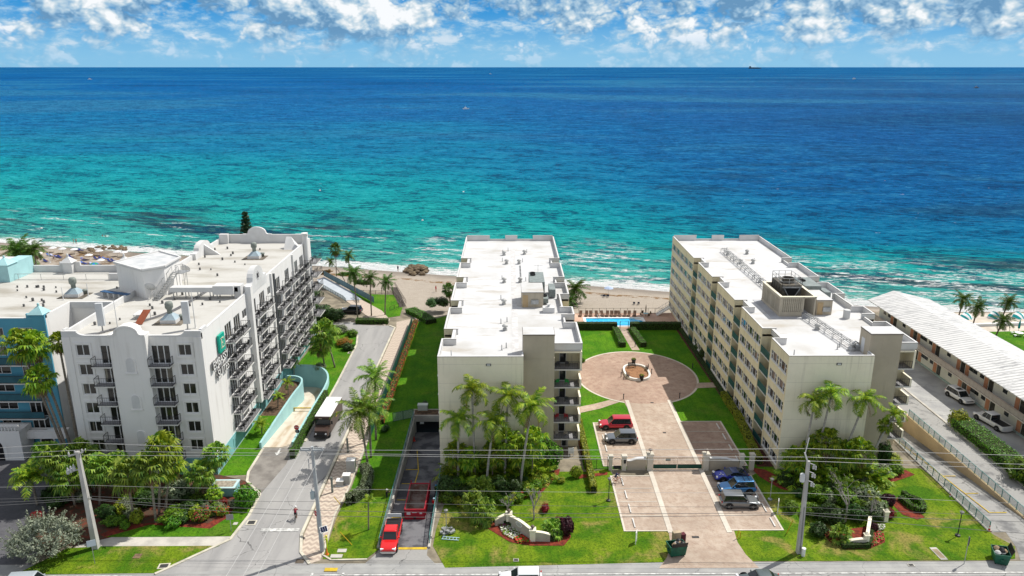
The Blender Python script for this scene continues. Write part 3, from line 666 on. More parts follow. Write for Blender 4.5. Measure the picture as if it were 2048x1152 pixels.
    # street-end balconies
    def ms():
        m=MB(); m.box(0,0,-.2,3.88,2.25,0,0); m.box(.02,.02,0,3.6,2.25,.01,1); m.prism([(3.62,.0),(3.88,.0),(3.88,2.25),(3.62,2.25)],0,1.15,2); return m.mesh('balcony',[slabm,bfloor,palecream])
    def mrl(): return railing_mb([(.04,.05),(3.58,.05)],1.05,0,.3).mesh('railing',[darkm])
    for k in range(5):
        z=12.75-2.6*k
        bb=inst('balcony',cmesh('cb',ms),root,(15.11+OX,94.72+OY,z)); inst('railing',cmesh('cr',mrl),bb)
        me=cmesh('cd',lambda: window_mb(.95,2.05,'x').mesh('balcony_door',[frame,doorg])); inst('balcony_door',me,root,(16.1+OX,96.86+OY,z+.02))
        lf=MB(); lf.box(17.55,96.93,z+.01,17.62,96.99,z+2.3); 
    me=cmesh('cd2',lambda: window_mb(.95,2.05,'x').mesh('balcony_door',[frame,win])); inst('balcony_door',me,root,(16.6+OX,96.86+OY,.05))
    return root
condo(-9.0,'cream apartment block beside the red container, with a bare seam strip along its roof',None)
condo(36.0,'cream six storey apartment block with rows of windows and a cooling tower on its roof',None)
# ------------------------------------------------------------------ rooftop things of the cream blocks
def lab(*a): return a
def vent_dome():
    mb=MB(); mb.lathe((0,0,0),[(.34,0),(.34,.28),(.20,.34),(.20,.52),(.42,.56),(.42,.74),(.25,.92),(.05,.98)],12); return mb.mesh('roof_vent',[mat('vent_grey',(.50,.50,.48),.5,.1)],True)
vd=vent_dome()
def pipe_vent():
    mb=MB(); mb.lathe((0,0,0),[(.16,0),(.07,.06),(.07,.75)],8); return mb.mesh('vent_pipe',[metal],True)
vp=pipe_vent()
n=0
for xo in (-9,36):
    w='left-hand' if xo<0 else 'right-hand'
    for (lx,y) in ((8.3,147.5),(12.4,148.2),(8.8,140.5),(11.2,140.5),(8.4,127.5),(11.2,127.6),(8.4,114.8),(8.6,102.5)):
        if xo>0 and 107<y<116: continue
        tag(inst('roof_vent',vd,None,(xo+lx,y,ZR)),'grey domed vent on the white roof of the %s cream block'%w,'roof vent','domed vents on the %s cream roof'%w)
    for (lx,y) in ((8.0,149),(9.1,151),(12.9,149.5),(8.0,142.5),(11.9,142),(8.0,129.5),(12.2,128.4),(7.9,117.5),(11.4,118.5),(8.0,105.5),(8.9,106.2),(8.2,94.6),(8.8,95.4),(1.6,92.5)):
        if xo>0 and 104<y<119: continue
        tag(inst('vent_pipe',vp,None,(xo+lx,y,ZR)),'thin metal vent pipe on the %s cream roof'%w,'vent pipe','vent pipes on the %s cream roof'%w)
def roofhouse(x0,y0,x1,y1,z1,label):
    r=thing('roof_house',label,'roof hut',((x0+x1)/2,(y0+y1)/2,ZR)); hx,hy=(x1-x0)/2,(y1-y0)/2; h=z1-ZR
    MB().box(-hx,-hy,0,hx,hy,h-.12).build('wall',taupe,r); m=MB(); m.box(-hx-.06,-hy-.06,h-.12,hx+.06,hy+.06,h-.06,1); m.box(-hx-.03,-hy-.03,h-.06,hx+.03,hy+.03,h,0); m.build('roof',[roofw,trimd],r)
    m=MB(); m.box(-hx+.15,-hy-.05,.05,-hx+1.0,-hy-.002,2.0); m.build('door',mat('tan_door',(.50,.36,.20),.6,.08),r)
    m=MB(); m.box(-.25,-hy-.18,.55,.95,-hy-.002,1.25); m.box(-.2,-hy-.2,1.0,.9,-hy-.18,1.2); m.build('louvre_box',[metal],r)
    return r
roofhouse(2.2,113.2,5.6,118.6,18.1,'small taupe roof hut with a tan door on the left-hand cream block')
roofhouse(47.0,109.2,49.4,114.5,18.0,'small taupe roof hut behind the cooling tower screen')
def chiller(loc,sz,label,fans):
    r=thing('air_conditioner',label,'air conditioner',loc); a,b,c=sz
    m=MB(); m.box(-a/2,-b/2,.25,a/2,b/2,c,0); 
    for k in range(5): m.box(-a/2-.02,-b/2-.02,.35+k*(c-.5)/5,a/2+.02,b/2+.02,.38+k*(c-.5)/5,0)
    for i in (-1,1):
        for j in (-1,1): m.box(i*a*.42-.06,j*b*.42-.06,0,i*a*.42+.06,j*b*.42+.06,.25,0)
    m.build('cabinet',[greymet],r)
    for (u,v) in fans:
        m=MB(); m.lathe((u,v,c),[(.45,0),(.45,.22),(.36,.22),(.36,.05)],12,0)
        for k in range(4): m.cbox((u,v,c+.15),(.7,.08,.02),k*math.pi/4,0)
        m.build('fan',[black],r)
    return r
chiller((4.9,123.6,ZR),(2.5,6.4,2.1),'green grey packaged air conditioner behind the hut on the left-hand cream roof',[(-.6,2.2),(-.6,1.1)])
chiller((7.3,119.8,ZR),(1.0,3.6,1.5),'slim grey air conditioner beside the bigger unit on the left-hand cream roof',[])
chiller((5.9,115.7,ZR),(1.1,2.2,1.0),'low grey condenser against the right of the roof hut',[(0,.3)])
chiller((49.8,120.4,ZR),(2.6,5.4,2.1),'green grey packaged air conditioner behind the cooling tower',[(-.6,1.5),(-.6,.4)])
chiller((51.6,117.5,ZR),(1.0,2.6,1.5),'slim grey air conditioner at the right edge of the right-hand cream roof',[])
m=MB(); m.box(-.9,-.6,0,.9,.6,.85,0); m.lathe((0,0,.85),[(.18,0),(.18,.3),(.3,.32),(.3,.45)],10,0); tag(m.build('vent_box',[whitep],loc=(6.3,110.9,ZR)),'square white vent box on the left-hand cream roof beside the parapet','vent box')
m=MB(); m.lathe((0,0,0),[(.5,0),(.5,1.3),(.46,1.35)],14); tag(m.build('white_tank',[whitep],smooth=False,loc=(51.0,107.6,ZR)),'short white round tank on the right-hand cream roof','tank')
# antenna on the left roof
m=MB(); m.tube([(0,0,0),(0,0,2.6)],.03); 
for z in (1.6,2.4): m.bar((-.8,0,z),(.8,0,z),.03); 
for k in range(6): m.bar((-.75+.3*k,-.25,2.4),(-.75+.3*k,.25,2.4),.02)
tag(m.build('antenna',[metal],loc=(5.4,130.0,ZR)),'spindly roof antenna behind the grey air conditioner','antenna')
# ladder-like pipe run and little blocks on the left roof
m=MB(); m.box(-.14,0,0,.14,.3,.16); m.box(-.05,.1,.16,.05,.2,.22); psm=m.mesh('pipe_support',[metal])
for k in range(11): tag(inst('pipe_support',psm,None,(2.35,127.9+k*1.05,ZR)),'small grey pipe sleeper in the row beside the roof seam strip','pipe support','pipe sleepers beside the roof seam strip')
# cooling tower behind a pierced block screen
r=thing('cooling_tower_screen','taupe block screen wall with a pierced face around the cooling tower','screen wall',(43.8,112.6,ZR))
sx0,sy0,sx1,sy1,sh=-2.7,-4.3,2.7,4.1,3.1
m=MB(); T=.25
nz=10
for j in range(nz):   # pierced front: courses of blocks with square holes between them
    z0=.75+j*.22
    for i in range(11):
        if i%1==0: m.box(sx0+.25+i*.29,sy0,z0,sx0+.25+i*.29+.15,sy0+T,z0+.22)
    m.box(sx0+.25,sy0+.02,z0+.13,sx0+3.35,sy0+T-.02,z0+.218)
m.box(sx0,sy0,0,sx0+3.4,sy0+T,.75); m.box(sx0,sy0,.75,sx0+.25,sy0+T,sh); m.box(sx0+3.35,sy0,.75,sx0+3.6,sy0+T,sh); m.box(sx0+.25,sy0,2.95,sx1,sy0+T,sh)
m.box(sx1-T,sy0,0,sx1,sy1,sh); m.box(sx0+T,sy1-T,0,sx1-T,sy1,sh)
for j in range(14): m.box(sx0+.03,sy0+T,.4+j*.17,sx0+T-.03,sy1,.4+j*.17+.09)
m.box(sx0,sy0+T,0,sx0+T,sy1,.4); m.box(sx0,sy0+T,2.75,sx0+T,sy1,sh)
for k in range(5): m.box(sx0+.01,sy0+T+k*1.95,.4,sx0+T-.01,sy0+T+k*1.95+.2,2.75)
m.build('screen',mat('screen_block',(.47,.42,.33),.88,.07),r)
m=MB(); m.box(sx0+.3,sy0+.32,.1,sx0+3.3,sy0+.36,2.9); m.box(sx0+.32,sy0+.5,.1,sx0+.36,sy1-.4,2.7); m.build('shade_backing',black,r)  # black sheets added behind the screen so its openings read dark
m=MB(); m.box(sx0-.06,sy0-.06,sh,sx1+.06,sy0+T+.06,sh+.1); m.box(sx0-.06,sy1-T-.06,sh,sx1+.06,sy1+.06,sh+.1); m.box(sx0-.06,sy0+T+.06,sh,sx0+T+.06,sy1-T-.06,sh+.1); m.box(sx1-T-.06,sy0+T+.06,sh,sx1+.06,sy1-T-.06,sh+.1)
m.build('coping',[palecream],r)
m=MB(); m.box(sx0-1.3,sy0-1.0,0,sx1+.3,sy1+.3,.05); m.build('plinth',[mat('grey_roof_pad',(.46,.47,.49),.85,.1)],r)
r=thing('cooling_tower','dark metal cooling tower with a railed top inside the block screen','cooling tower',(43.9,114.0,ZR))
m=MB(); m.box(-1.5,-2.4,.5,1.5,2.3,4.0,0)
for k in range(5): m.box(-1.56,-2.3+k*1.1,.5,-1.5,-2.2+k*1.1,4.0,0)
m.box(-.9,-2.46,1.2,.9,-2.4,3.6,1); m.bar((-1.3,-2.5,3.7),(0,-2.5,1.4),.12,.12,2); m.bar((1.3,-2.5,3.7),(0,-2.5,1.4),.12,.12,2); m.box(-1.5,-2.56,3.6,1.5,-2.44,3.8,2)
m.build('casing',[coolm,black,metal],r)
m=MB(); m.lathe((0,-.5,4.0),[(1.0,0),(.9,.5),(.95,.75),(.82,.75),(.78,.2)],16); m.build('fan_stack',[coolm],r)
m=MB()
for (a,b) in (((-1.5,-2.4),(-1.5,2.3)),((-1.5,2.3),(1.5,2.3)),((1.5,2.3),(1.5,-2.4)),((1.5,-2.4),(-1.5,-2.4))):
    for z in (4.55,5.1): m.bar((*a,z),(*b,z),.05)
    for k in range(4): q=[a[i]+(b[i]-a[i])*k/3 for i in (0,1)]; m.box(q[0]-.03,q[1]-.03,4.0,q[0]+.03,q[1]+.03,5.1)
m.build('guard_rail',[metal],r)
def piperack(y0,y1,xa,xb,label):
    r=thing('pipe_rack',label,'pipe run',((xa+xb)/2,(y0+y1)/2,ZR)); m=MB(); n=int(abs(y1-y0)/2.2); L=y1-y0
    f=lambda k:(xa+(xb-xa)*k/n-(xa+xb)/2, y0+L*k/n-(y0+y1)/2)
    for k in range(n+1):
        u,v=f(k); m.box(u-.62,v-.04,0,u-.56,v+.04,.75); m.box(u+.56,v-.04,0,u+.62,v+.04,.75); m.box(u-.62,v-.04,.68,u+.62,v+.04,.75)
        if k<n:
            w,q=f(k+1)
            m.bar((u-.59,v,.3),(w+.59,q,.3),.04)
    a=f(0); b=f(n)
    for dx in (-.59,.59): m.bar((a[0]+dx,a[1],.72),(b[0]+dx,b[1],.72),.06)
    m.build('support_frame',[metal],r)
    m=MB()
    for dx in (-.3,.1): m.tube([(a[0]+dx,a[1],.83),(b[0]+dx,b[1],.83)],.07,8)
    m.build('pipes',[mat('pipe_jacket',(.40,.40,.39),.5,.08)],r)
piperack(118,150,44.2,44.2,'white pipe rack running from the cooling tower towards the sea')
piperack(94.2,107.5,46.3,44.9,'white pipe rack running from the cooling tower towards the street end')
m=MB(); m.lathe((0,0,0),[(.5,0),(.5,.35),(.3,.5),(.3,.9)],10); m.box(.4,-.3,0,1.1,.3,.8); m.tube([(0,0,.9),(.4,0,1.3),(.9,0,1.0)],.1); tag(m.build('exhaust_fan',[metal],loc=(45.9,94.2,ZR)),'grey exhaust fan beside the stair tower of the right-hand block','exhaust fan')
def bld(mb,name,mats,root,smooth=False):
    q=root.location; k=root
    mb.v=[(v[0]-q.x,v[1]-q.y,v[2]-q.z) for v in mb.v]; return mb.build(name,mats,root,smooth)
def rel(root,p): return (p[0]-root.location.x,p[1]-root.location.y,p[2]-root.location.z)
# ------------------------------------------------------------------ the white hotel
HX0,HX1,HY0,HY1=-56.0,-38.5,89.5,144.0
HZ,HP=19.1,20.0
hotel=thing('hotel_building','white hotel with dark balconies, a green square sign and a teal ground floor','building',(-47.2,116,0))
SL=[15.8-2.65*k for k in range(6)]            # balcony floor levels
wl=MB(); wins=[]; doors=[]
# front: x from HX0 to HX1 (outside is -y)
ops=[]
for z in SL:
    for u in (1.6,14.4): ops.append((u,u+1.65,z+1.12,z+2.6)); wins.append((HX0+u,HY0,z+1.12,1.65,1.48,'pair',0))
    ops.append((4.6,6.28,z+.03,z+2.5)); doors.append((HX0+4.6,HY0,z+.03,1.68,2.47,'door2',0))
    ops.append((11.0,13.35,z+.03,z+2.5)); doors.append((HX0+11.0,HY0,z+.03,2.35,2.47,'door3',0))
wallgrid(wl,(HX0,HY0),(1,0),HX1-HX0,2.3,19.4,ops,.25)
# right face: y from HY0 to HY1 (outside is +x)
cols=[(97.0,99.9),(100.5,103.4),(107.7,110.9),(111.9,115.4),(120.3,124.4),(125.8,130.2),(131.4,134.4),(135.4,138.4)]
wcol=[(104.2,106.0),(116.2,117.6)]
ops=[]
for z in SL:
    for a,b in cols: 
        w=min(2.4,b-a-.4); u=a-HY0+.2; ops.append((u,u+w,z+.03,z+2.4)); doors.append((HX1,HY0+u,z+.03,w,2.37,'door3',90))
    for a,b in wcol: ops.append((a-HY0,b-HY0,z+.9,z+2.2)); wins.append((HX1,a,z+.9,b-a,1.3,'pair',90))
wallgrid(wl,(HX1,HY0),(0,1),HY1-HY0,2.3,19.9,ops,.25)
wl.quad((HX1,HY1,2.3),(HX0,HY1,2.3),(HX0,HY1,HP),(HX1,HY1,HP)); wl.quad((HX0,HY1,0),(HX0,102.5,0),(HX0,102.5,HP),(HX0,HY1,HP)); wl.quad((HX0,102.5,2.3),(HX0,HY0,2.3),(HX0,HY0,19.4),(HX0,102.5,19.4))
bld(wl,'wall',white,hotel)
tl=MB(); tl.quad((HX0-.02,HY0-.02,0),(HX1+.02,HY0-.02,0),(HX1+.02,HY0-.02,2.32),(HX0-.02,HY0-.02,2.32)); tl.quad((HX1+.02,HY0-.02,-3),(HX1+.02,HY1,-3),(HX1+.02,HY1,2.32),(HX1+.02,HY0-.02,2.32))
tl.quad((HX0-.02,102.5,0),(HX0-.02,HY0-.02,0),(HX0-.02,HY0-.02,2.32),(HX0-.02,102.5,2.32))
tl.box(HX0-.06,HY0-.06,2.32,HX1+.06,HY0,2.45); tl.box(HX1,HY0-.06,2.32,HX1+.06,HY1,2.45)
for k in range(7): tl.box(HX1+.02,91.5+k*4.2,.3,HX1+.08,91.6+k*4.2,2.0)
bld(tl,'base_wall',tealw,hotel)
def place(lst,nm,gl):
    for x,y,z,w,h,kd,rot in lst:
        me=cmesh((nm,round(w,2),round(h,2),kd,rot),lambda: window_mb(w,h,kd).mesh(nm,[frame,gl]))
        inst(nm,me,hotel,rel(hotel,(x,y,z)),R(rot))
place(wins,'window',hwin); place(doors,'balcony_door',hwin)
# raised window surrounds, corner strips
m=MB()
for x,y,z,w,h,kd,rot in wins:
    if rot==0:
        def srd():
            q=MB()
            for a,b,c,d in ((-.28,-.3,w+.28,-.06),(-.28,h+.06,w+.28,h+.28),(-.28,-.06,-.06,h+.06),(w+.06,-.06,w+.28,h+.06)): q.box(a,-.09,b,c,-.001,d)
            return q.mesh('window_surround',[white])
        inst('window_surround',cmesh('wsr',srd),hotel,rel(hotel,(x,HY0,z)))
m.box(HX0,HY0-.10,2.46,HX0+1.0,HY0-.001,19.4); bld(m,'corner_strip',white,hotel); m=MB(); m.box(HX1-1.0,HY0-.10,2.46,HX1,HY0-.001,19.4)
bld(m,'corner_strip',white,hotel)
# bell-fronted centre bay
def bell(w,base,top,n=10):
    pts=[(-w/2,0),(-w/2,base)]
    r=w*.31
    pts.append((-r-.35,base)); pts.append((-r-.05,base+.18))
    for k in range(n+1): a=math.pi-math.pi*k/n; pts.append((r*math.cos(a),base+.3+(top-base-.3)*math.sin(a)))
    pts+= [(r+.05,base+.18),(r+.35,base),(w/2,base),(w/2,0)]
    return pts
m=MB(); pts=bell(4.6,20.05,21.25)
M=Matrix(((1,0,0,-47.4),(0,0,1,HY0-.95),(0,1,0,0),(0,0,0,1)))
m.prism(pts,0,1.25,0,M=M)
mp2=[(x,z) for x,z in pts[1:-1]]
for a,b in zip(mp2,mp2[1:]): m.bar((-47.4+a[0],HY0-.98,a[1]-.12),(-47.4+b[0],HY0-.98,b[1]-.12),.12,.22,0)
for zc in (15.1,10.1,5.1):      # blind arched niches
    q=[(-.48,0),(.48,0)]+[(.48*math.cos(math.pi*k/8),1.35+.48*math.sin(math.pi*k/8)) for k in range(9)]
    q2=[(x*1.5,(z-.0)*1.1-.15) for x,z in q]
    Mn=Matrix(((1,0,0,-47.4),(0,0,1,HY0-1.03),(0,1,0,zc),(0,0,0,1))); m.prism(q2,0,.085,0,M=Mn)
    Mn=Matrix(((1,0,0,-47.4),(0,0,1,HY0-1.07),(0,1,0,zc),(0,0,0,1))); m.prism(q,0,.05,1,M=Mn); m.bar((-48.2,HY0-1.06,zc-.2),(-46.6,HY0-1.06,zc-.2),.14,.14,0)
bld(m,'centre_bay',[white,mat('niche_grey',(.62,.62,.62),.85,.05)],hotel)
# roof deck and parapets with scooped ends
m=MB(); m.prism([(HX0+.1,HY0+.1),(HX1-.1,HY0+.1),(HX1-.1,HY1-.1),(HX0+.1,HY1-.1)],HZ-.3,HZ); bld(m,'roof',roofh,hotel)
m=MB(); T=.35
def parx(x0,x1,y,z0,z1): m.box(x0,y,z0,x1,y+T,z1)
def pary(y0,y1,x,z0,z1): m.box(x,y0,z0,x+T,y1,z1)
parx(HX0,-49.7,HY0+.002,HZ,19.62); parx(-45.1,HX1,HY0+.002,HZ,19.62)
def scoop(a,b,fixed,axis,z0,z1,n=8):
    """quarter-round scoop rising from z0 at a to z1 at b"""
    for k in range(n):
        t0,t1=k/n,(k+1)/n; z=z0+(z1-z0)*(1-math.sqrt(max(0,1-((t0+t1)/2)**2)))
        u0,u1=a+(b-a)*t0,a+(b-a)*t1
        if axis=='x': m.box(u0,fixed,z0-.01,u1,fixed+T,z)
        else: m.box(fixed,u0,z0-.01,fixed+T,u1,z)
scoop(HX0+3.0,HX0+1.9,HY0+.003,'x',19.62,20.2); m.box(HX0,HY0+.003,19.6,HX0+1.9,HY0+T,20.2)
scoop(HX1-3.2,HX1-2.1,HY0+.003,'x',19.62,20.2); m.box(HX1-2.1,HY0+.003,19.6,HX1,HY0+T,20.2)
pary(HY0+T,HY1,HX1-T-.002,HZ,20.0); m.box(HX1-T-.003,HY0+T,20.0,HX1-.003,HY0+2.0,20.35)
pary(HY0+T,HY1,HX0+.002,HZ,20.0); m.box(HX0+.003,HY0+T,20,HX0+T,HY0+1.2,20.3)
parx(HX0+T,HX1-T,HY1-T-.002,HZ,20.75)
m.box(HX1-2.6,HY1-.9,HZ,HX1-T-.01,HY1-T-.01,20.9); m.box(HX0+T+.01,HY1-1.2,HZ,HX0+2.0,HY1-T-.01,20.95)
# sea-end and side gables
Mg=Matrix(((1,0,0,-48.6),(0,0,1,HY1-T-.06),(0,1,0,HZ),(0,0,0,1))); m.prism(bell(5.6,1.75,3.15),0,T+.1,0,M=Mg)
def sidegable(x,yc,w,base,top):
    M2=Matrix(((0,0,1,x),(1,0,0,yc),(0,1,0,HZ),(0,0,0,1))); m.prism(bell(w,base,top),0,.9,0,M=M2)
sidegable(HX1-.85,112.2,8.0,1.5,3.6); m.box(HX1-1.9,107.0,HZ,HX1-.9,108.6,21.0)
sidegable(HX0-.05,134.2,8.5,1.1,2.55)
for q in (HX1-3.4,):   # sloping buttress behind the street-side corner
    m.add([(q,137.8,HZ),(q+2.6,137.8,HZ),(q+2.6,139.9,HZ),(q,139.9,HZ),(q+.1,139.7,21.2),(q+1.0,139.7,21.2)],[(0,1,5,4),(1,2,5),(2,3,4,5),(3,0,4),(0,3,2,1)],0)
m.add([(HX0+.4,134,HZ),(HX0+3.6,134,HZ),(HX0+3.6,134.4,HZ),(HX0+.4,134.4,HZ),(HX0+.4,134,21.3),(HX0+.4,134.4,21.3)],[(0,1,4),(2,3,5),(1,2,5,4),(0,4,5,3)],0)
bld(m,'parapet',whitep,hotel)
m=MB(); q=(HX1+.06,112.2,21.2)
for k in range(4): m.lathe((0,0,0),[(.42,0),(.42,.06)],10,0,Matrix.Translation((q[0]-.06,q[1]+.36*math.cos(k*math.pi/2),q[2]+.36*math.sin(k*math.pi/2)))@Matrix.Rotation(R(90),4,'Y'))
bld(m,'gable_ornament',mat('ornament_grey',(.42,.42,.43),.8,.05),hotel)
# right face pilasters, dark slot, downpipe column
for q in ((106.45,.75,107.4,21.0),(117.9,.3,118.4,19.9),(130.6,.3,131.0,19.9)): m=MB(); m.box(HX1,q[0],2.5,HX1+q[1],q[2],q[3]); bld(m,'pilaster',white,hotel)
m=MB(); m.lathe((HX1+.35,139.2,0),[(.5,2.3),(.5,21.6),(.62,21.7),(.62,22.0)],14)
bld(m,'round_column',white,hotel)
m=MB(); m.box(HX1+.001,118.6,2.5,HX1+.35,119.5,19.5); bld(m,'downpipe_slot',mat('slot_grey',(.05,.055,.06),.7,.1),hotel)
m=MB(); m.lathe((HX1+.35,139.2,0),[(.52,-.5),(.52,2.3)],14); bld(m,'column_base',tealw,hotel)
# balconies, each with its own railing
def balc(w,d):
    m=MB(); m.box(0,-d,-.17,w,0,0,0); m.box(.06,-d+.06,0,w-.06,0,.012,1); return m.mesh('balcony',[slabm,bfloor])
def brail(w,d,solid):
    m=railing_mb([(.05,-.02),(.05,-d+.05),(w-.05,-d+.05),(w-.05,-.02)],1.08,0,.27)
    return m.mesh('railing',[darkm])
BSPOTS=[]
def add_balc(x,y,z,w,d,rot):
    b=inst('balcony',cmesh(('hb',round(w,2),d),lambda: balc(w,d)),hotel,rel(hotel,(x,y,z)),R(rot))
    inst('railing',cmesh(('hr',round(w,2),d),lambda: brail(w,d,0)),b)
    BSPOTS.append((x,y,z,w,d,rot))
for z in SL:
    add_balc(HX0+3.75,HY0,z,2.5,1.15,0); add_balc(HX0+10.85,HY0,z,2.75,1.15,0)
    for a,b in cols[:4]+cols[4:8]:
        if b==103.4 and z<3: continue
        if a==97.0 and z<3: add_balc(HX1,97.0,z,7.2,1.35,90); continue
        add_balc(HX1,a,z,b-a,1.35,90)
for z in SL[:5]: add_balc(HX1+.0,140.2,z,4.2,1.9,90)
# the sign: green square with a serif E, and two lines of raised letters
def letters(text,size,ext,m_):
    cu=bpy.data.curves.new('txt','FONT'); cu.body=text; cu.size=size; cu.extrude=ext; cu.align_x='CENTER'; cu.align_y='CENTER'; cu.offset=.008*size
    o=bpy.data.objects.new('tmp',cu); COL.objects.link(o); bpy.context.view_layer.update()
    me=bpy.data.meshes.new_from_object(o.evaluated_get(bpy.context.evaluated_depsgraph_get())); bpy.data.objects.remove(o); me.materials.clear(); me.materials.append(m_); me.materials.append(mat('letter_side_shade',(.17,.17,.17),.6,.05))  # dark side faces paint the shadow edges of the white letters
    for f in me.polygons: f.material_index=0 if abs(f.normal.z)>.5 else 1
    return me
m=MB(); m.box(HX1+.12,93.9,15.45,HX1+.42,95.8,17.9,0); m.box(HX1+.005,94.3,16.1,HX1+.12,95.3,17.3,1)
sg=bld(m,'sign_panel',[mat('sign_green',(.0,.36,.26),.4,.05),darkm],hotel)
def serifE(k=1.0):
    m=MB()
    for a,b,c,d in ((-.42,-.7,-.26,.7),(-.58,.6,.44,.7),(-.58,-.7,.5,-.6),(-.26,-.05,.2,.05),(.36,.36,.44,.6),(.42,-.6,.5,-.3),(.14,-.18,.2,.18)): m.box(a*k,b*k,0,c*k,d*k,.05)
    return m.mesh('lettering',[mat('sign_cream',(.72,.68,.50),.5,.05)])
Mt=Matrix(((0,0,1),(1,0,0),(0,1,0)))   # local x->+y, y->+z, z->+x
def letterat(nm,me,loc,par,sc=(1,1,1)):
    o=bpy.data.objects.new(nm,me); COL.objects.link(o); o.parent=par
    o.matrix_local=Matrix.Translation(rel(hotel,loc))@Mt.to_4x4()@Matrix.Diagonal((*sc,1)); return o
letterat('lettering',serifE(),(HX1+.425,94.85,16.7),sg)
wl_=mat('letter_white',(.80,.80,.78),.5,.04)
letterat('lettering',letters('EMBASSY',1.55,.14,wl_),(HX1+.3,93.75,14.65),hotel,(.86,1,1))
letterat('lettering',letters('SUITES',1.55,.14,wl_),(HX1+.3,94.3,13.05),hotel,(.86,1,1))
# ------------------------------------------------------------------ the blue wing
bw=thing('hotel_wing','blue hotel wing with long balconies beside the white wing','building',(-84,110,0))
BX0,BX1,BY0,BY1=-112.,-62.,96.4,122.5
m=MB(); ops=[]; ww=[]; dd=[]
L=BX1-BX0
for z in SL:
    for k in range(6):
        u=L-8.6-7.4*k
        if u<1: break
        ops.append((u,u+2.6,z+1.1,z+2.45)); ww.append((BX0+u,z+1.1)); ops.append((u+4.2,u+6.6,z+.03,z+2.45)); dd.append((BX0+u+4.2,z+.03))
wallgrid(m,(BX0,BY0),(1,0),L,2.4,19.6,ops,.2); m.quad((BX0,BY0-.05,0),(BX1,BY0-.05,0),(BX1,BY0-.05,2.42),(BX0,BY0-.05,2.42))
m.box(BX1-1.7,BY0-.25,0,BX1,BY0-.001,20.2); m.box(BX1-2.6,BY0+.01,19.6,BX1,BY0+.35,20.2)
bld(m,'wall',blue,bw)
for (x,z) in ww: inst('window',cmesh(('bw',),lambda: window_mb(2.6,1.35,'pair').mesh('window',[frame,hwin])),bw,rel(bw,(x,BY0,z)))
for (x,z) in dd: inst('balcony_door',cmesh(('bd',),lambda: window_mb(2.4,2.4,'door3').mesh('balcony_door',[frame,hwin])),bw,rel(bw,(x,BY0,z)))
for z in SL[1:]:
    b=inst('balcony',cmesh('bb',lambda: balc(L-9,.9)),bw,rel(bw,(BX0+7,BY0,z)))
    def br():
        m=railing_mb([(.05,-.85),(L-9.05,-.85)],1.05,0,.13); m.box(.1,-.84,.08,L-9.1,-.82,1.0,1); return m.mesh('railing',[darkm,mat('teal_screen',(.04,.17,.22),.5,.1)])
    inst('railing',cmesh('bbr',br),b)
m=MB(); m.quad((BX1,BY0,0),(BX1,102.5,0),(BX1,102.5,20),(BX1,BY0,20)); m.quad((BX1,102.5,11),(HX0,102.5,11),(HX0,102.5,20),(BX1,102.5,20))
m.quad((BX0,BY1,0),(BX0,BY0,0),(BX0,BY0,20),(BX0,BY1,20)); m.quad((HX0,BY1,0),(BX0,BY1,0),(BX0,BY1,20),(HX0,BY1,20))
m.box(BX1-6.5,BY0-1.6,2.55,BX1+.8,BY0-.26,3.6); bld(m,'plain_wall',white,bw)
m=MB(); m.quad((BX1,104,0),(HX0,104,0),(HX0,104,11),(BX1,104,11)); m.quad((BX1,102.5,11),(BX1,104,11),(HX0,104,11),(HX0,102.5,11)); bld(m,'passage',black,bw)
m=MB(); m.prism([(BX0+.1,BY0+.1),(BX1-.1,BY0+.1),(BX1-.1,102.6),(HX0,102.6),(HX0,BY1-.1),(BX0+.1,BY1-.1)],HZ-.3,HZ-.004); bld(m,'roof',roofh,bw)
m=MB(); m.box(BX0,BY0+.02,HZ,BX1-2.6,BY0+.35,19.62); m.box(BX1-.35,BY0+.36,HZ,BX1-.002,102.4,20.0); m.box(BX1-.35,102.4,HZ,HX0-.01,102.75,20.0)
m.box(BX0,BY1-.35,HZ,-63,BY1-.002,20.2); m.box(-63,BY1-.4,HZ,HX0-.02,BY1-.003,19.8)
for x in (-72.9,-63.6):
    m.box(x-1.7,BY1-.37,20.2,x+1.7,BY1-.004,20.8); m.box(x-.75,BY1-1.2,HZ,x+.75,BY1-.36,20.9)
    m.add([(x-1.0,BY1-1.5,20.9),(x+1.0,BY1-1.5,20.9),(x+1.0,BY1+.3,20.9),(x-1,BY1+.3,20.9),(x,BY1-.6,21.9)],[(0,1,4),(1,2,4),(2,3,4),(3,0,4),(3,2,1,0)]); m.lathe((x,BY1-.6,21.7),[(.16,0),(.16,.5),(.05,.6)],8)
m.box(-63.9,117,HZ,HX0-.3,117.4,20.2)
bld(m,'parapet',whitep,bw)
m=MB()
x,y=BX1-1.0,BY0+.5
m.add([(x-1.2,y-1.0,20.2),(x+1.0,y-1.0,20.2),(x+1.0,y+1.0,20.2),(x-1.2,y+1.0,20.2),(x,y,21.3)],[(0,1,4),(1,2,4),(2,3,4),(3,0,4)]); m.lathe((x,y,21.1),[(.15,0),(.15,.4),(.05,.5)],8); bld(m,'corner_finial',mat('pale_teal_paint',(.36,.60,.62),.8,.06),bw); m=MB()
x0,x1=-95,-79.0; m.box(x0,116,HZ,x1-2.2,122.3,21.7,1); m.box(x1-2.2,115.8,HZ,x1,122.3,21.9); m.add([(x1-2.4,115.6,21.9),(x1+.2,115.6,21.9),(x1+.2,118.4,21.9),(x1-2.4,118.4,21.9),(x1-1.1,117,22.9)],[(0,1,4),(1,2,4),(2,3,4),(3,0,4)]); m.lathe((x1-1.1,117,22.7),[(.15,0),(.15,.4),(.05,.5)],8)
bld(m,'corner_turret',[mat('pale_teal_paint',(.36,.60,.62),.8,.06),whitep],bw)
m=MB(); m.box(BX0,BY0-3,0,-66.5,BY0-.3,4.4,0)
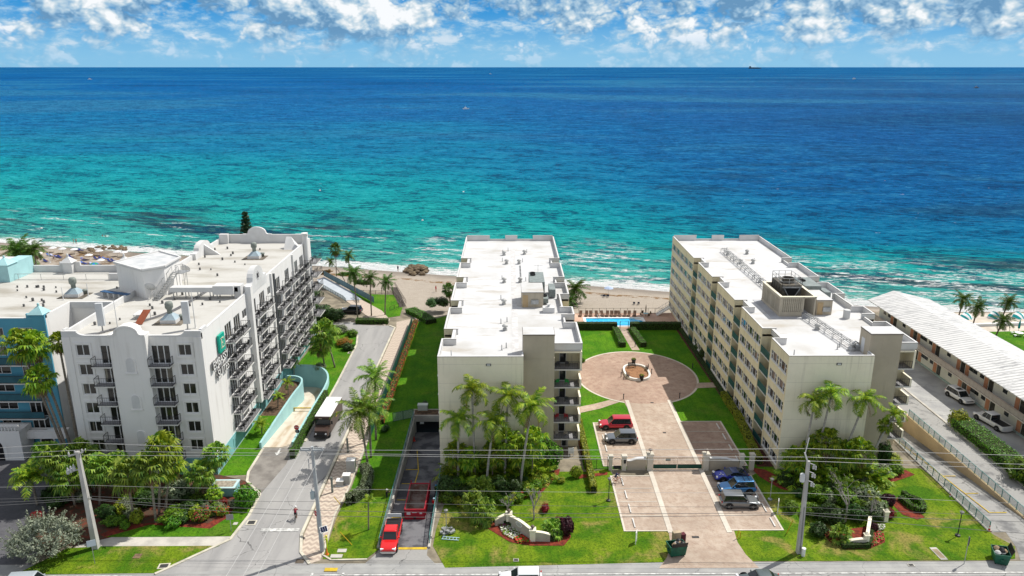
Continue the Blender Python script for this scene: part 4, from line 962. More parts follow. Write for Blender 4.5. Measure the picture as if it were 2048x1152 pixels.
for k in range(40): m.lathe((-67-.45*k,BY0-2.9,4.4),[(.10,0),(.14,.3),(.06,.6),(.12,.75)],6,0)
m.box(BX0,BY0-3.1,5.15,-66.4,BY0-2.7,5.35,0)
for xa in (-70.5,-76.5): 
    q=[(-1.4,0),(1.4,0)]+[(1.4*math.cos(math.pi*k/10),2.0+1.2*math.sin(math.pi*k/10)) for k in range(11)]
    m.prism(q,0,.04,1,M=Matrix(((1,0,0,xa),(0,0,1,BY0-3.05),(0,1,0,0),(0,0,0,1))))
for xa in (-64.2,-60.2):
    pass
bld(m,'entrance_terrace',[white,black],bw)
m=MB()
for xa in (-64.6,):
    q=[(-.85,0),(.85,0)]+[(.85*math.cos(math.pi*k/10),1.5+.8*math.sin(math.pi*k/10)) for k in range(11)]
    m.prism([(x*1.25,z*1.1) for x,z in q],0,.05,0,M=Matrix(((1,0,0,xa),(0,0,1,BY0-.36),(0,1,0,0),(0,0,0,1)))); m.prism(q,0,.04,1,M=Matrix(((1,0,0,xa),(0,0,1,BY0-.41),(0,1,0,0),(0,0,0,1))))
bld(m,'arched_window',[white,hwin],bw)
# ------------------------------------------------------------------ things on the hotel roofs
eh=thing('lift_house','white five sided lift house standing on the hotel roof','roof hut',(-57.6,113,HZ))
tp=[(px,py) for px,py in (G(231,524,23.6)[:2],G(284,539,23.6)[:2],G(327,532,23.6)[:2],G(358,514,23.6)[:2],G(318,503,23.6)[:2])]
m=MB(); m.prism(ccw(tp),HZ,23.3); bld(m,'wall',white,eh)
c=(sum(p[0] for p in tp)/5,sum(p[1] for p in tp)/5); big=[(c[0]+(p[0]-c[0])*1.05,c[1]+(p[1]-c[1])*1.05) for p in tp]; sm=[(c[0]+(p[0]-c[0])*.97,c[1]+(p[1]-c[1])*.97) for p in tp]
m=MB(); m.prism(ccw(big),23.3,23.5,0); n=5
for i in range(n): m.bar((*big[i],23.6),(*big[(i+1)%n],23.6),.28,.24,0)
m.prism(ccw(sm),23.5,23.52,1); bld(m,'roof',[whitep,mat('ponded_roof_grey',(.50,.52,.53),.5,.2,.6,col2=(.66,.67,.66))],eh)
# steel stair up to the lift house door
st=thing('roof_stair','grey metal stair leaning on the lift house of the hotel roof','stair',(-51.3,107.6,HZ))
m=MB(); A=Vector((-.3,-1.8,0)); Bv=Vector((1.1,2.6,3.0)); sd=Vector((.45,-.15,0))
for s_ in (-1,1):
    m.bar(A+sd*s_,Bv+sd*s_,.08,.2); m.bar(A+sd*s_+Vector((0,0,1)),Bv+sd*s_+Vector((0,0,1)),.05)
    for k in range(5): q=A+(Bv-A)*k/4+sd*s_; m.bar(q,q+Vector((0,0,1)),.04)
for k in range(12): q=A+(Bv-A)*(k+.5)/12; m.cbox(q,(.9,.25,.04),-.3)
m.build('flight',[metal],st)
m=MB(); m.cbox((1.7,3.4,3.0),(1.8,1.8,.08),-.3)
for k in range(4): a=k*math.pi/2; m.bar((1.7+.8*math.cos(a),3.4+.8*math.sin(a),0),(1.7+.8*math.cos(a),3.4+.8*math.sin(a),4.0),.06)
for k in range(3): a,b=k*math.pi/2,(k+1)*math.pi/2; m.bar((1.7+.8*math.cos(a),3.4+.8*math.sin(a),4.0),(1.7+.8*math.cos(b),3.4+.8*math.sin(b),4.0),.05)
m.build('landing',[metal],st)
def exhaust(loc,label):
    r=thing('exhaust_stack',label,'roof exhaust',loc)
    m=MB(); m.box(-1.9,-1.5,.001,1.9,1.6,.06,1); m.box(-1.05,-.95,.06,1.05,.95,.55,0); m.add([(-1.05,-.95,.55),(1.05,-.95,.55),(1.05,.95,.55),(-1.05,.95,.55),(-.38,-.35,1.25),(.38,-.35,1.25),(.38,.35,1.25),(-.38,.35,1.25)],[(0,1,5,4),(1,2,6,5),(2,3,7,6),(3,0,4,7),(4,5,6,7)],2); m.build('curb',[whitep,mat('rusty_roof_pad',(.22,.19,.15),.9,.25,1.5),mat('blue_grey_flashing',(.36,.45,.50),.5,.1)],r)
    m=MB(); m.lathe((0,0,1.25),[(.32,0),(.32,.5),(.52,.8),(.52,1.35),(.40,1.6)],12); m.lathe((1.1,.9,0),[(.3,0),(.3,.5),(.4,.55),(.4,.75)],10); m.build('stack',[mat('stack_grey',(.25,.28,.25),.6,.15,2)],r,True)
    return r
exhaust((*G(150,592,HZ)[:2],HZ),'grey exhaust stack on the roof of the blue wing')
exhaust((*G(342,644,HZ)[:2],HZ),'grey exhaust stack near the street end of the white hotel roof')
exhaust((*G(510,516,HZ)[:2],HZ),'grey exhaust stack near the sea end of the white hotel roof')
def mast(px,py,h,label):
    m=MB(); m.tube([(0,0,0),(0,0,h)],[.07,.04],8); m.lathe((0,0,0),[(.2,0),(.2,.06)],8); tag(m.build('roof_mast',[whitep],loc=(*G(px,py,HZ)[:2],HZ)),label,'mast')
mast(236,659,4.0,'white roof mast behind the street parapet beside the flat antenna panel'); mast(391,656,5.2,'tall white roof mast at the signed corner of the hotel'); mast(127,600,2.0,'short white mast left of the blue wing exhaust stack'); mast(177,592,2.0,'short white mast right of the blue wing exhaust stack'); mast(100,525,2.,'short mast near the back parapet of the blue wing')
def panel(px,py,label):
    m=MB(); m.box(-.42,-.22,.9,.42,.22,3.9,0); m.tube([(0,0,0),(0,0,.9)],.09,8,1); m.box(-.3,-.3,0,.3,.3,.1,1); tag(m.build('flat_antenna',[mat('antenna_grey',(.58,.60,.61),.6,.05),metal],loc=(*G(px,py,HZ)[:2],HZ),rz=.15),label,'antenna')
panel(206,664,'tall flat grey antenna panel above the left of the street front'); panel(376,660,'tall flat grey antenna panel beside the signed corner')
for i,(px,py,c,lb) in enumerate(((292,642,(.26,.07,.03),'rust brown sloping panel on the street end of the hotel roof'),(232,597,(.03,.10,.22),'blue covered pipe run beside the lift house'))):
    m=MB()
    if i==0: m.add([(-.8,-1.6,.1),(.2,-1.6,.1),(.2,1.3,1.2),(-.8,1.3,1.2),(-.8,-1.6,.0),(.2,-1.6,.0),(.2,1.3,1.1),(-.8,1.3,1.1)],[(0,1,2,3),(7,6,5,4),(0,4,5,1),(1,5,6,2),(2,6,7,3),(3,7,4,0)],0); m.bar((-.7,1.2,0),(-.7,1.2,1.1),.08,.08,1); m.bar((.1,1.2,0),(.1,1.2,1.1),.08,.08,1); m.box(-2.0,.6,.6,-.8,2.6,.68,1); m.bar((-1.9,.7,0),(-1.9,.7,.6),.08,.08,1); m.bar((-1.9,2.5,0),(-1.9,2.5,.6),.08,.08,1)
    else:
        m.cbox((0,0,.9),(5.2,.8,.1),-.38,0)
        for k in (-2.2,-1.1,0,1.1,2.2): m.cbox((k*math.cos(.38),-k*math.sin(.38),.42),(.1,.7,.84),-.38,1)
    tag(m.build('covered_frame' if i else 'sloping_panel',[mat(('blue_cover','rust_panel')[1-i],c,.6,.15),whitep],loc=(*G(px,py,HZ)[:2],HZ)),lb,'roof panel')
r=thing('air_duct','long white raised duct with cooler boxes on the hotel roof','duct',(-44.5,107.5,HZ))
m=MB(); m.box(-5.2,-.7,1.0,1.2,.6,1.7,0); m.box(1.2,-1.0,.7,4.2,.9,2.0,0); m.box(4.2,-.5,1.0,4.7,.5,1.7,1)
m.build('casing',[whitep,metal],r); m=MB()
for k in (-4.8,-3,-1.2,.6,1.6,3.8): m.box(k-.06,-.65,0,k+.06,-.55,1.0); m.box(k-.06,.45,0,k+.06,.55,1.0)
m.box(-5.2,-.6,.3,1.0,-.5,.36); m.build('legs',[metal],r)
def dish(px,py,label):
    m=MB(); m.tube([(0,0,0),(0,0,1.6)],.05); M=Matrix.Translation((0,0,1.7))@Matrix.Rotation(R(-60),4,'X'); prof=[(.08,-.05),(.4,.02),(.65,.13),(.8,.26)]; m.lathe((0,0,0),prof,14,0,M); m.bar((0,-.3,1.7),(0,.5,2.2),.04); tag(m.build('satellite_dish',[mat('dish_grey',(.55,.55,.54),.5,.05)],loc=(*G(px,py,HZ)[:2],HZ)),label,'satellite dish')
dish(318,590,'grey satellite dish against the front of the lift house'); dish(302,598,'lower satellite dish left of the other one at the lift house'); dish(372,560,'satellite dish beside the roof stair landing')
m=MB(); 
for k in range(11): m.bar((-26+k*3.6,0,0),(-26+k*3.6,0,1.0),.05)
m.bar((-26,0,1.0),(10,0,1.0),.06); m.bar((-26,0,.1),(10,0,.1),.05); tag(m.build('roof_rail',[metal],loc=(-70.5,117.2,HZ)),'long low metal rail across the blue wing roof','railing')
m=MB(); pts=[(*G(px,py,HZ+.15)[:2],HZ+.15) for px,py in ((175,672),(235,655),(300,637),(345,620),(385,598),(405,585),(420,577))]; m.tube(smoothpath(pts,4),.09,6); pts2=[(p[0]+.4,p[1]+.2,p[2]) for p in pts]; m.tube(smoothpath(pts2,4),.07,6); tag(m.build('cable_run',[mat('cable_grey',(.16,.16,.17),.7,.1)]),'dark twin cables snaking over the hotel roof','cable')
sv=MB(); sv.lathe((0,0,0),[(.13,0),(.13,.32),(.08,.36)],8); svm=sv.mesh('vent_stub',[mat('stub_grey',(.12,.12,.12),.7,.1)])
rs=random.Random(3)
spots=[(35,575),(55,575),(73,575),(77,575),(88,576),(112,576),(35,582),(88,581),(113,585),(53,596),(66,602),(84,602),(88,606),(48,613),(87,613),(234,577),(430,500),(455,498),(462,512),(410,515),(400,540),(422,540),(435,552),(398,530),(470,525),(490,530),(445,520),(300,612),(305,618),(325,607),(350,600),(365,590),(405,610),(420,600),(380,612),(310,630),(190,650),(220,648),(240,640),(440,605),(466,508),(520,500)]
for px,py in spots: tag(inst('vent_stub',svm,None,(*G(px,py,HZ)[:2],HZ),0,rs.uniform(.8,1.4)),'small dark vent stub poking out of the hotel roof','roof vent','vent stubs on the hotel roofs')
# ------------------------------------------------------------------ the motel at the right
mt=thing('motel_building','long two storey motel with a ribbed white gable roof and coral doors','building',(80,115,0))
mw=mat('motel_wall',(.66,.67,.63),.85,.06,.4,col2=(.60,.61,.57)); coral=mat('coral_door_paint',(.50,.235,.14),.6,.06)
MY0,MY1=70.,145.4; X0,X1=75.5,85.0
m=MB(); m.quad((X0,MY1,0),(X0,MY0,0),(X0,MY0,6.2),(X0,MY1,6.2)); m.quad((X1,MY0,0),(X1,MY1,0),(X1,MY1,6.2),(X1,MY0,6.2)); m.add([(X1,MY1,0),(X0,MY1,0),(X0,MY1,6.2),(80,MY1,7.2),(X1,MY1,6.2)],[(0,1,2,3,4)]); bld(m,'wall',mw,mt)
def ribroof():
    m,t,b=newmat('ribbed_white_roof'); p=t.pos(); x,y,z=t.sep(p)
    w=t.m('PINGPONG',y,.42); gr=t.smooth(w,.03,.14,1.,0.)
    st_=t.noise(t.scale(p,(.25,1.6,1)),1.2,6,.75); st2=t.noise(p,.09,3)
    c=t.mix(t.m('MULTIPLY',gr,.8),(.56,.56,.55),(.13,.13,.13))
    c=t.mix(t.m('MULTIPLY',t.smooth(st_,.50,.62),t.smooth(st2,.36,.52,0,.9)),c,(.24,.245,.25))
    t.L(c,b.inputs['Base Color']); b.inputs['Roughness'].default_value=.6; t.L(t.bump(gr,-.6,.1),b.inputs['Normal']); return m
m=MB(); YE=MY1+1.6
for (a,b,za,zb) in ((73.6,80,6.3,7.4),(80,86.4,7.4,6.3)):
    m.add([(a,MY0,za),(b,MY0,zb),(b,YE+(2.6 if b==80 else 0),zb),(a,YE+(2.6 if a==80 else 0),za),(a,MY0,za-.15),(b,MY0,zb-.15),(b,YE+(2.6 if b==80 else 0),zb-.15),(a,YE+(2.6 if a==80 else 0),za-.15)],[(0,1,2,3),(7,6,5,4),(0,4,5,1),(1,5,6,2),(2,6,7,3),(3,7,4,0)])
bld(m,'roof',ribroof(),mt)
m=MB(); m.box(73.7,MY0,3.0,X0,MY1,3.2,0); bld(m,'gallery',[mat('gallery_slab',(.50,.46,.42),.85,.06)],mt)
m=MB(); 
for y in range(int(MY0),int(MY1),1): m.box(73.72,y-.03,3.2,73.78,y+.03,4.2)
m.box(73.7,MY0,4.15,73.8,MY1,4.25); m.box(73.72,MY0,3.3,73.78,MY1,4.1,1); bld(m,'gallery_railing',[mat('rail_taupe',(.40,.33,.30),.6,.06),mat('rail_panel_taupe',(.40,.36,.33),.7,.06)],mt)
dm=MB(); dm.box(-.06,0,0,0,.95,2.1); dmm=dm.mesh('door',[coral]); wm=MB(); wm.box(-.05,0,0,0,1.0,.75,0); wm.box(-.07,-.08,-.08,0,1.08,0,1); wmm=wm.mesh('window',[glass('motel_glass',(.02,.025,.03),.1),frame]); w2=MB(); w2.box(-.05,0,0,0,1.1,2.0,0); w2m=w2.mesh('glass_door',[glass('motel_door_glass',(.035,.035,.03),.1)])
for z in (.05,3.22):
    for k in range(10):
        y=143.0-7.6*k-(1.2 if z<1 else 0)
        if y-7<MY0: break
        for nm,me,dy in (('door',dmm,-3.4),('glass_door',w2m,-4.7)):
            inst(nm,me,mt,rel(mt,(X0-.002,y+dy,z)))
        if k%2: inst('door',dmm,mt,rel(mt,(X0-.002,y-5.9,z)))
        for dy in (-.4,-6.9 if k%2 else -2.2): inst('window',wmm,mt,rel(mt,(X0-.002,y+dy,z+1.15)))
m=MB()
m.box(X0-.5,MY0,.001,X0-.05,MY1,.12); bld(m,'plinth',[mat('teal_plinth',(.38,.50,.47),.8,.06)],mt)
# ------------------------------------------------------------------ vegetation
pal_g=leafmat('palm_leaf_green',(.03,.125,.008),(.26,.38,.035),.25)
pal_y=leafmat('palm_leaf_bright',(.03,.15,.008),(.37,.46,.03),.28)
pal_d=leafmat('palm_leaf_dark',(.035,.10,.012),(.09,.16,.02),.25)
fan_g=leafmat('fan_leaf_green',(.03,.125,.012),(.30,.42,.05),.28)
thatch=leafmat('dead_frond',(.25,.17,.07),(.16,.10,.04),.1)
bark=mat('palm_bark',(.30,.26,.21),.95,.25,2,col2=(.19,.16,.13),streak=(1,1,4))
barkd=mat('dark_bark',(.12,.085,.06),.95,.25,2)
barkp=mat('pale_smooth_bark',(.42,.40,.36),.9,.15,2,streak=(1,1,5))
shaft=mat('green_crownshaft',(.16,.26,.06),.6,.1)
lf_g=leafmat('shrub_leaf',(.03,.11,.008),(.20,.33,.02),.25)
lf_d=leafmat('dark_shrub_leaf',(.016,.055,.010),(.05,.10,.015),.2)
lf_y=leafmat('yellow_green_leaf',(.13,.24,.012),(.42,.43,.04),.3)
lf_h=leafmat('clipped_hedge_leaf',(.03,.13,.008),(.13,.30,.014),.2)
lf_hd=leafmat('dark_hedge_leaf',(.02,.08,.008),(.05,.12,.012),.2)
lf_s=leafmat('silver_leaf',(.19,.235,.165),(.35,.38,.28),.15)
lf_gr=leafmat('grey_green_leaf',(.13,.18,.10),(.24,.27,.16),.15)
lf_r=leafmat('red_leaf',(.30,.012,.02),(.16,.02,.03),.3)
lf_o=leafmat('orange_leaf',(.38,.13,.02),(.20,.20,.02),.3)
fl_r=leafmat('red_flower',(.55,.03,.03),(.60,.06,.05),.3); fl_w=leafmat('white_flower',(.75,.74,.70),(.62,.62,.55),.2); fl_p=leafmat('magenta_flower',(.32,.02,.16),(.20,.02,.10),.2)
lf_m=leafmat('maroon_leaf',(.06,.012,.02),(.03,.012,.015),.1)
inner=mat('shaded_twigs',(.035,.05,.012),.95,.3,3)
def frond(mb,o,az,el,L,npair,leaf,droop,rg,mi=0,width=.09,vee=.35):
    """feather frond: arching midrib with leaflets on both sides"""
    d=Vector((math.cos(az)*math.cos(el),math.sin(az)*math.cos(el),math.sin(el))); side=Vector((-math.sin(az),math.cos(az),0)); p=Vector(o); n=10; pts=[p.copy()]; e=el
    for k in range(n):
        e-=droop/n*(.5+1.2*k/n); d=Vector((math.cos(az)*math.cos(e),math.sin(az)*math.cos(e),math.sin(e))); p=p+d*(L/n); pts.append(p.copy())
    for a,b in zip(pts[::2],pts[2::2]): mb.bar(a,b,.05,.04,mi)
    for k in range(npair):
        t=(k+.8)/npair*.98+.02; t=min(t,.999); i=int(t*n); q=pts[i].lerp(pts[i+1],t*n-i); dd=(pts[i+1]-pts[i]).normalized(); up=side.cross(dd)
        ll=leaf*(.35+.65*math.sin(math.pi*min(1,.18+t*.80)))
        for s in (-1,1):
            v=(side*s*.82+dd*.55+up*(vee-.55*rg.random())).normalized(); tip=q+v*ll-Vector((0,0,ll*.30*rg.random()+ll*.12)); w=dd*width*.5
            m=q.lerp(tip,.55)+Vector((0,0,ll*.06))
            mb.add([q-w*.7,q+w*.7,m+w,tip,m-w],[(0,1,2,4),(4,2,3)],mi)
def fan(mb,o,az,el,L,r,rg,mi=0,seg=13):
    """fan leaf on a stalk"""
    d=Vector((math.cos(az)*math.cos(el),math.sin(az)*math.cos(el),math.sin(el))); side=Vector((-math.sin(az),math.cos(az),0)); up=side.cross(d)*-1
    c=Vector(o)+d*L-Vector((0,0,L*.12)); mb.bar(o,c,.04,.03,mi)
    for k in range(seg):
        a=(k/(seg-1)-.5)*R(250); v=(d*math.cos(a)+side*math.sin(a)); rr=r*(.8+.3*rg.random())*(1-.18*abs(a)/2)
        w=(side*math.cos(a)-d*math.sin(a))*rr*.115
        m=c+v*rr*.6+up*.10*rr; tip=c+v*rr-Vector((0,0,rr*(.22+.35*rg.random())))
        mb.add([c,m+w,tip,m-w],[(0,1,2,3)],mi)
def trunk(mb,a,b,r0,r1,bow=0.0,mi=0,bulge=0):
    a,b=Vector(a),Vector(b); d=b-a; h=Vector((d.x,d.y,0)); pts=[];rs=[]
    for k in range(9):
        t=k/8; q=a+d*t+h*bow*(t*t-t); pts.append(q); rs.append(r0+(r1-r0)*t+ (.12*r0 if k==0 else 0)+bulge*math.sin(math.pi*t))
    mb.tube(pts,rs,8,mi)
def crown_feather(seed,n,L,npair,leaf,mats,lo=-.5,hi=1.35,droop=1.25,shaft_h=0.,width=.09,windx=0.,dead=0):
    rg=random.Random(seed); mb=MB()
    for k in range(n):
        t=(k+.5)/n; el=lo+(hi-lo)*t**.8; az=k*2.399+rg.uniform(-.2,.2)
        frond(mb,(0,0,0),az,el,L*rg.uniform(.85,1.08)*(1-.25*t),npair,leaf,droop*rg.uniform(.8,1.2)*(1.1-.5*t),rg,0,width)
    for k in range(dead): frond(mb,(0,0,-.2),k*2.1+.5,-.9,L*.7,10,leaf*.7,.7,rg,1,width)
    if windx:
        mb.v=[(v[0]+windx*(v[0]**2+v[1]**2)**.5*.35,v[1],v[2]) for v in mb.v]
    return mb.mesh('crown',mats)
def crown_fan(seed,n,L,r,mats,lo=-.9,hi=1.4,dead=6):
    rg=random.Random(seed); mb=MB()
    for k in range(n):
        t=(k+.5)/n; el=lo+(hi-lo)*t; fan(mb,(0,0,0),k*2.399+rg.uniform(-.3,.3),el+rg.uniform(-.15,.15),L*rg.uniform(.75,1.1),r*rg.uniform(.85,1.1),rg)
    for k in range(dead): fan(mb,(0,0,-.3),k*1.1,-1.2,L*.7,r*.8,rg,1)
    return mb.mesh('crown',mats)
CR={}
CR['royal']=[crown_feather(10+i,13,3.7,30,.92,[pal_y,thatch],-.35,1.3,2.0,width=.11,dead=2) for i in range(4)]
CR['coco']=[crown_feather(20+i,20,4.6,28,.95,[pal_g,thatch],-.75,1.25,1.2,width=.12,windx=(-.15,.2,.3)[i],dead=2) for i in range(3)]
CR['cocod']=[crown_feather(30+i,19,3.6,22,.9,[pal_d,thatch],-.8,1.2,1.2,width=.14,windx=(.2,-.2,.35)[i],dead=3) for i in range(3)]
CR['fan']=[crown_fan(40+i,34,1.15,.85,[fan_g,thatch]) for i in range(3)]
CR['fand']=[crown_fan(46+i,30,1.0,.75,[pal_d,thatch],dead=4) for i in range(2)]
CR['wash']=[crown_fan(50+i,30,1.2,.95,[pal_y,thatch],dead=9) for i in range(2)]
CR['areca']=[crown_feather(60+i,22,3.1,18,.78,[pal_y,thatch],.2,1.45,1.5,width=.13) for i in range(3)]
CR['small']=[crown_feather(70+i,11,1.5,12,.5,[pal_y,thatch],-.1,1.3,1.5,width=.09) for i in range(2)]
cc={}
def palm(kind,bpx,cpx,label,scale=1.0,r0=.17,r1=.12,dy=0.0,bow=.3,z0=0.0,group=None,base=None,m=None,rot=None):
    b=base or G(*bpx,z0); c=Gy(*cpx,b[1]+dy) if len(cpx)==2 else cpx
    root=thing('palm_tree',label,'palm tree',b,0,group)
    mb=MB(); tp=(c[0]-b[0],c[1]-b[1],c[2]-b[2]); trunk(mb,(0,0,-.1),tp,r0,r1,bow); 
    if kind=='royal': mb.tube([Vector(tp)*.93-Vector((0,0,.0)),Vector(tp)],[r1*1.15,r1*.8],8,1)
    mb.build('trunk',[m or (barkp if kind=='royal' else bark),shaft],root,True)
    k=cc.get(kind,0); cc[kind]=k+1; L=CR[kind]
    inst('crown',L[k%len(L)],root,tp,rot if rot is not None else rnd.uniform(0,6.28),scale)
    return root
# row of bright feather palms before the left-hand cream block
palm('royal',(917,962),(916,838),'leftmost feather palm before the pale street end wall of the left-hand cream block',.95,dy=-.6)
palm('royal',(950,960),(944,778),'tallest left feather palm against the pale end wall of the left-hand cream block',.95,dy=-.8)
palm('royal',(972,975),(988,842),'pale trunked feather palm with a brown skirt, third from the left at the end wall',.95)
palm('royal',(1009,962),(1016,792),'feather palm in the middle of the row, beside the taupe tower',1.0)
palm('royal',(1040,976),(1064,812),'tall leaning feather palm nearest the street end balconies of the left-hand cream block',1.05)
palm('royal',(1600,962),(1630,802),'left of the three feather palms before the right-hand cream end wall',.85)
palm('royal',(1625,958),(1664,786),'middle feather palm of the three before the right-hand cream end wall',.9)
palm('royal',(1672,958),(1732,800),'right feather palm with a hanging brown frond before the taupe tower',.85)
palm('royal',(1722,958),(1790,828),'feather palm leaning right in front of the lower street end balconies',.62)
palm('wash',(1733,955),(1770,850),'short round headed fan palm at the lower balconies of the right-hand block',.6)
# coconut palms beside the street
palm('coco',(735,925),(717,822),'coconut palm with drooping fronds beside the delivery truck, front left one of the street group',.95)
palm('coco',(742,915),(738,815),'coconut palm close behind the front one of the street group',.85)
palm('coco',(752,880),(750,752),'coconut palm at the back of the street group by the red flowers',.85)
palm('cocod',(716,640),(706,545),'coconut palm at the left end of the grass island hedge at the street head',.85,r0=.14)
palm('cocod',(743,632),(740,555),'middle coconut palm of the three behind the grass island hedge',.8,r0=.14)
palm('cocod',(770,630),(772,562),'right coconut palm of the three behind the grass island hedge',.75,r0=.14)
palm('cocod',(700,560),(697,510),'dark coconut palm near the surf behind the beach ramp',.7,z0=-1)
palm('cocod',(690,562),(661,522),'thin coconut palm leaning left near the surf',.5,z0=-1,r0=.1,r1=.07)
palm('fand',(673,552),(671,498),'slender fan palm standing against the surf',1.25,z0=-1,r0=.12,r1=.1)
palm('fand',(901,612),(897,578),'dark fan palm on the sand left of the left-hand cream roof',1.25,z0=-.3)
palm('cocod',(1122,606),(1150,576),'dark coconut palm on the sand right of the left-hand cream roof',1.2,z0=-1.6)
palm('cocod',(1128,612),(1138,600),'low drooping palm below the dark coconut palm by the pool deck',.8,z0=-1.2)
palm('cocod',(1912,652),(1928,597),'first coconut palm beyond the motel roof',.78,r0=.14,m=barkd)
palm('cocod',(1941,668),(1957,612),'second coconut palm beyond the motel roof',.78,r0=.14,m=barkd)
palm('cocod',(2005,634),(2018,603),'farthest coconut palm beyond the motel, over the surf',.78,r0=.14,m=barkd)
palm('cocod',(1987,682),(2008,640),'third coconut palm beyond the motel, over its little lawn',.8,r0=.14,m=barkd)
# beyond the blue wing
palm('cocod',None,(32,500),'bushy coconut palm above the blue wing turret',1.35,base=(-102,150,0))
palm('cocod',None,(52,506),'coconut palm right of the bushy one above the blue wing',1.25,base=(-103,156,-.5))
palm('cocod',None,(68,497),'thin coconut palm at the beach edge of the blue wing roof',.9,base=(-97,150,-.0))
# washingtonias before the blue wing
palm('wash',None,(38,688),'left fan palm with a shaggy head before the blue wing',1.3,base=(-58.4,90.5,0),bow=.2,r0=.2)
palm('wash',None,(66,690),'right fan palm of the pair before the upper blue balconies',1.25,base=(-57.7,90.8,0),r0=.2)
palm('wash',None,(78,757),'lower fan palm before the blue wing balconies',1.2,base=(-57.2,89.2,0),r0=.2)
palm('wash',None,(117,683),'fan palm in the gap between the blue and the white hotel wings',.85,base=(-57.2,90.9,0),r0=.2)
# front garden of the hotel
for (bp,cp,kd,s,lb) in (((75,1010),(62,958),'areca',1.15,'silvery green date palm at the dark forecourt edge'),((168,1000),(112,915),'fan',1.25,'fan palm left of the left utility pole'),((190,985),(160,905),'fan',1.3,'fan palm behind the left utility pole top'),((150,1010),(135,955),'fan',1.2,'low fan palm left of the left utility pole'),((200,1010),(202,935),'fan',1.3,'fan palm just right of the left utility pole'),((268,1043),(255,945),'fan',1.4,'fan palm with a bent pale trunk in the hotel front bed'),((312,1045),(300,930),'fan',1.35,'fan palm in the middle of the hotel front bed'),((318,1030),(325,896),'wash',1.25,'tallest bright fan palm below the right white balconies'),((330,1025),(345,930),'wash',1.0,'fan palm with a dry skirt beside the tallest bright one'),((424,985),(432,908),'fan',1.1,'fan palm at the teal corner of the hotel'),((420,1000),(402,945),'fan',1.15,'lower fan palm left of the one at the teal corner'),((395,1010),(428,985),'wash',.6,'small fan palm before the teal gate pier'),((240,1000),(232,930),'fan',1.2,'fan palm behind the bent trunk one'),((120,985),(92,905),'fan',1.1,'fan palm at the arched window of the blue wing'),((185,935),(205,888),'fand',1.2,'dark fan palm below the left white balconies'),((285,985),(282,955),'fan',1.2,'half hidden fan palm in the middle of the hotel bed'),((175,960),(180,920),'wash',1.1,'bright fan palm touching the left utility pole'),((1120,1070),(1105,1058),'fan',.85,'low fan palm at the right end of the street name wall'),((985,1045),(965,1022),'fan',1.1,'low fan palm at the left end of the name wall'),((955,1038),(945,1000),'fan',.9,'second low fan palm left of the name wall'),((1690,1082),(1682,1070),'fan',.85,'low fan palm before the right-hand name wall'),((960,1000),(962,975),'fan',1.0,'fan palm in the shade behind the name wall'),((670,735),(648,664),'fan',1.7,'big shaggy headed palm over the round teal ramp wall'),((650,735),(640,690),'fan',1.3,'lower shaggy palm beside the big one at the teal ramp wall')):
    palm(kd,bp,cp,lb,s,r0=.16,r1=.13,m=bark)
for i,(bp,cp,lb) in enumerate((((588,748),(588,728),'first small palm in the bed beside the ramp, at the inner bend'),((577,790),(575,765),'second small palm down the bed beside the ramp'),((556,815),(556,792),'third small palm down the bed beside the ramp'),((524,868),(522,848),'small palm in the grass strip at the foot of the teal wall'),((737,1060),(737,1000),'young palm being sprayed by the sprinkler'))):
    palm('small',bp,cp,lb,(.95,1.0,.9,1.1,.75)[i],r0=.09,r1=.07)
for bp,cp,s,lb in (((915,958),(912,905),1.0,'broad leaved fan palm at the ramp side of the pale end wall'),((940,962),(940,915),.95,'broad leaved fan palm second along the pale end wall'),((985,964),(985,905),1.0,'broad leaved fan palm below the skirted feather palm'),((1012,958),(1012,880),1.1,'tall broad leaved fan palm in the middle of the pale end wall'),((1040,962),(1040,905),1.05,'broad leaved fan palm left of the leaning trunk'),((1064,958),(1066,882),1.15,'tall broad leaved fan palm right of the leaning trunk'),((1590,958),(1590,915),1.0,'broad leaved fan palm at the left corner of the right-hand end wall'),((1615,962),(1618,905),1.0,'broad leaved fan palm left of the right utility pole arm'),((1650,958),(1652,880),1.15,'tall broad leaved fan palm in the middle of the right-hand end wall'),((1690,962),(1692,905),1.1,'bright broad leaved fan palm below the right feather palm'),((1720,960),(1722,900),1.1,'bright broad leaved fan palm below the right-hand taupe tower')): palm('wash',bp,cp,lb,s,r0=.1,r1=.09)
def clump(px,s,label,kind='areca',z=0.):
    b=G(*px,z); r=thing('palm_clump',label,'palm clump',b); k=cc.get(kind,0); cc[kind]=k+1
    inst('fronds',CR[kind][k%3],r,(0,0,.1),rnd.uniform(0,6.28),s)
    mb=MB()
    for k in range(4): mb.tube([(.15*math.cos(k*1.6),.15*math.sin(k*1.6),0),(.3*math.cos(k*1.6),.3*math.sin(k*1.6),.9*s)],.06,6)
    mb.build('stem',bark,r)
for px,s,lb in (((905,955),1.0,'bright palm clump at the ramp side corner of the left-hand cream block'),((938,955),1.15,'bright palm clump under the tall left feather palm'),((965,955),1.1,'bright palm clump third along the pale end wall'),((1000,958),1.25,'big bright palm clump in the middle of the pale end wall'),((1030,955),1.3,'bright palm clump left of the leaning feather palm'),((1062,955),1.35,'bright palm clump at the foot of the leaning feather palm'),((1082,955),1.1,'bright palm clump below the taupe tower'),((1585,963),1.2,'palm clump at the left corner of the right-hand end wall'),((1610,963),1.2,'palm clump left of the right utility pole top'),((1640,963),1.3,'palm clump in the middle of the right-hand end wall'),((1672,963),1.2,'palm clump at the right of the right-hand end wall'),((1705,963),1.3,'palm clump below the right-hand taupe tower'),((1735,963),1.2,'palm clump below the right-hand street end balconies'),((1755,963),1.0,'palm clump nearest the right ramp wall'),((930,985),1.0,'palm clump before the ramp side bed hedge')):
    clump(px,s,lb)
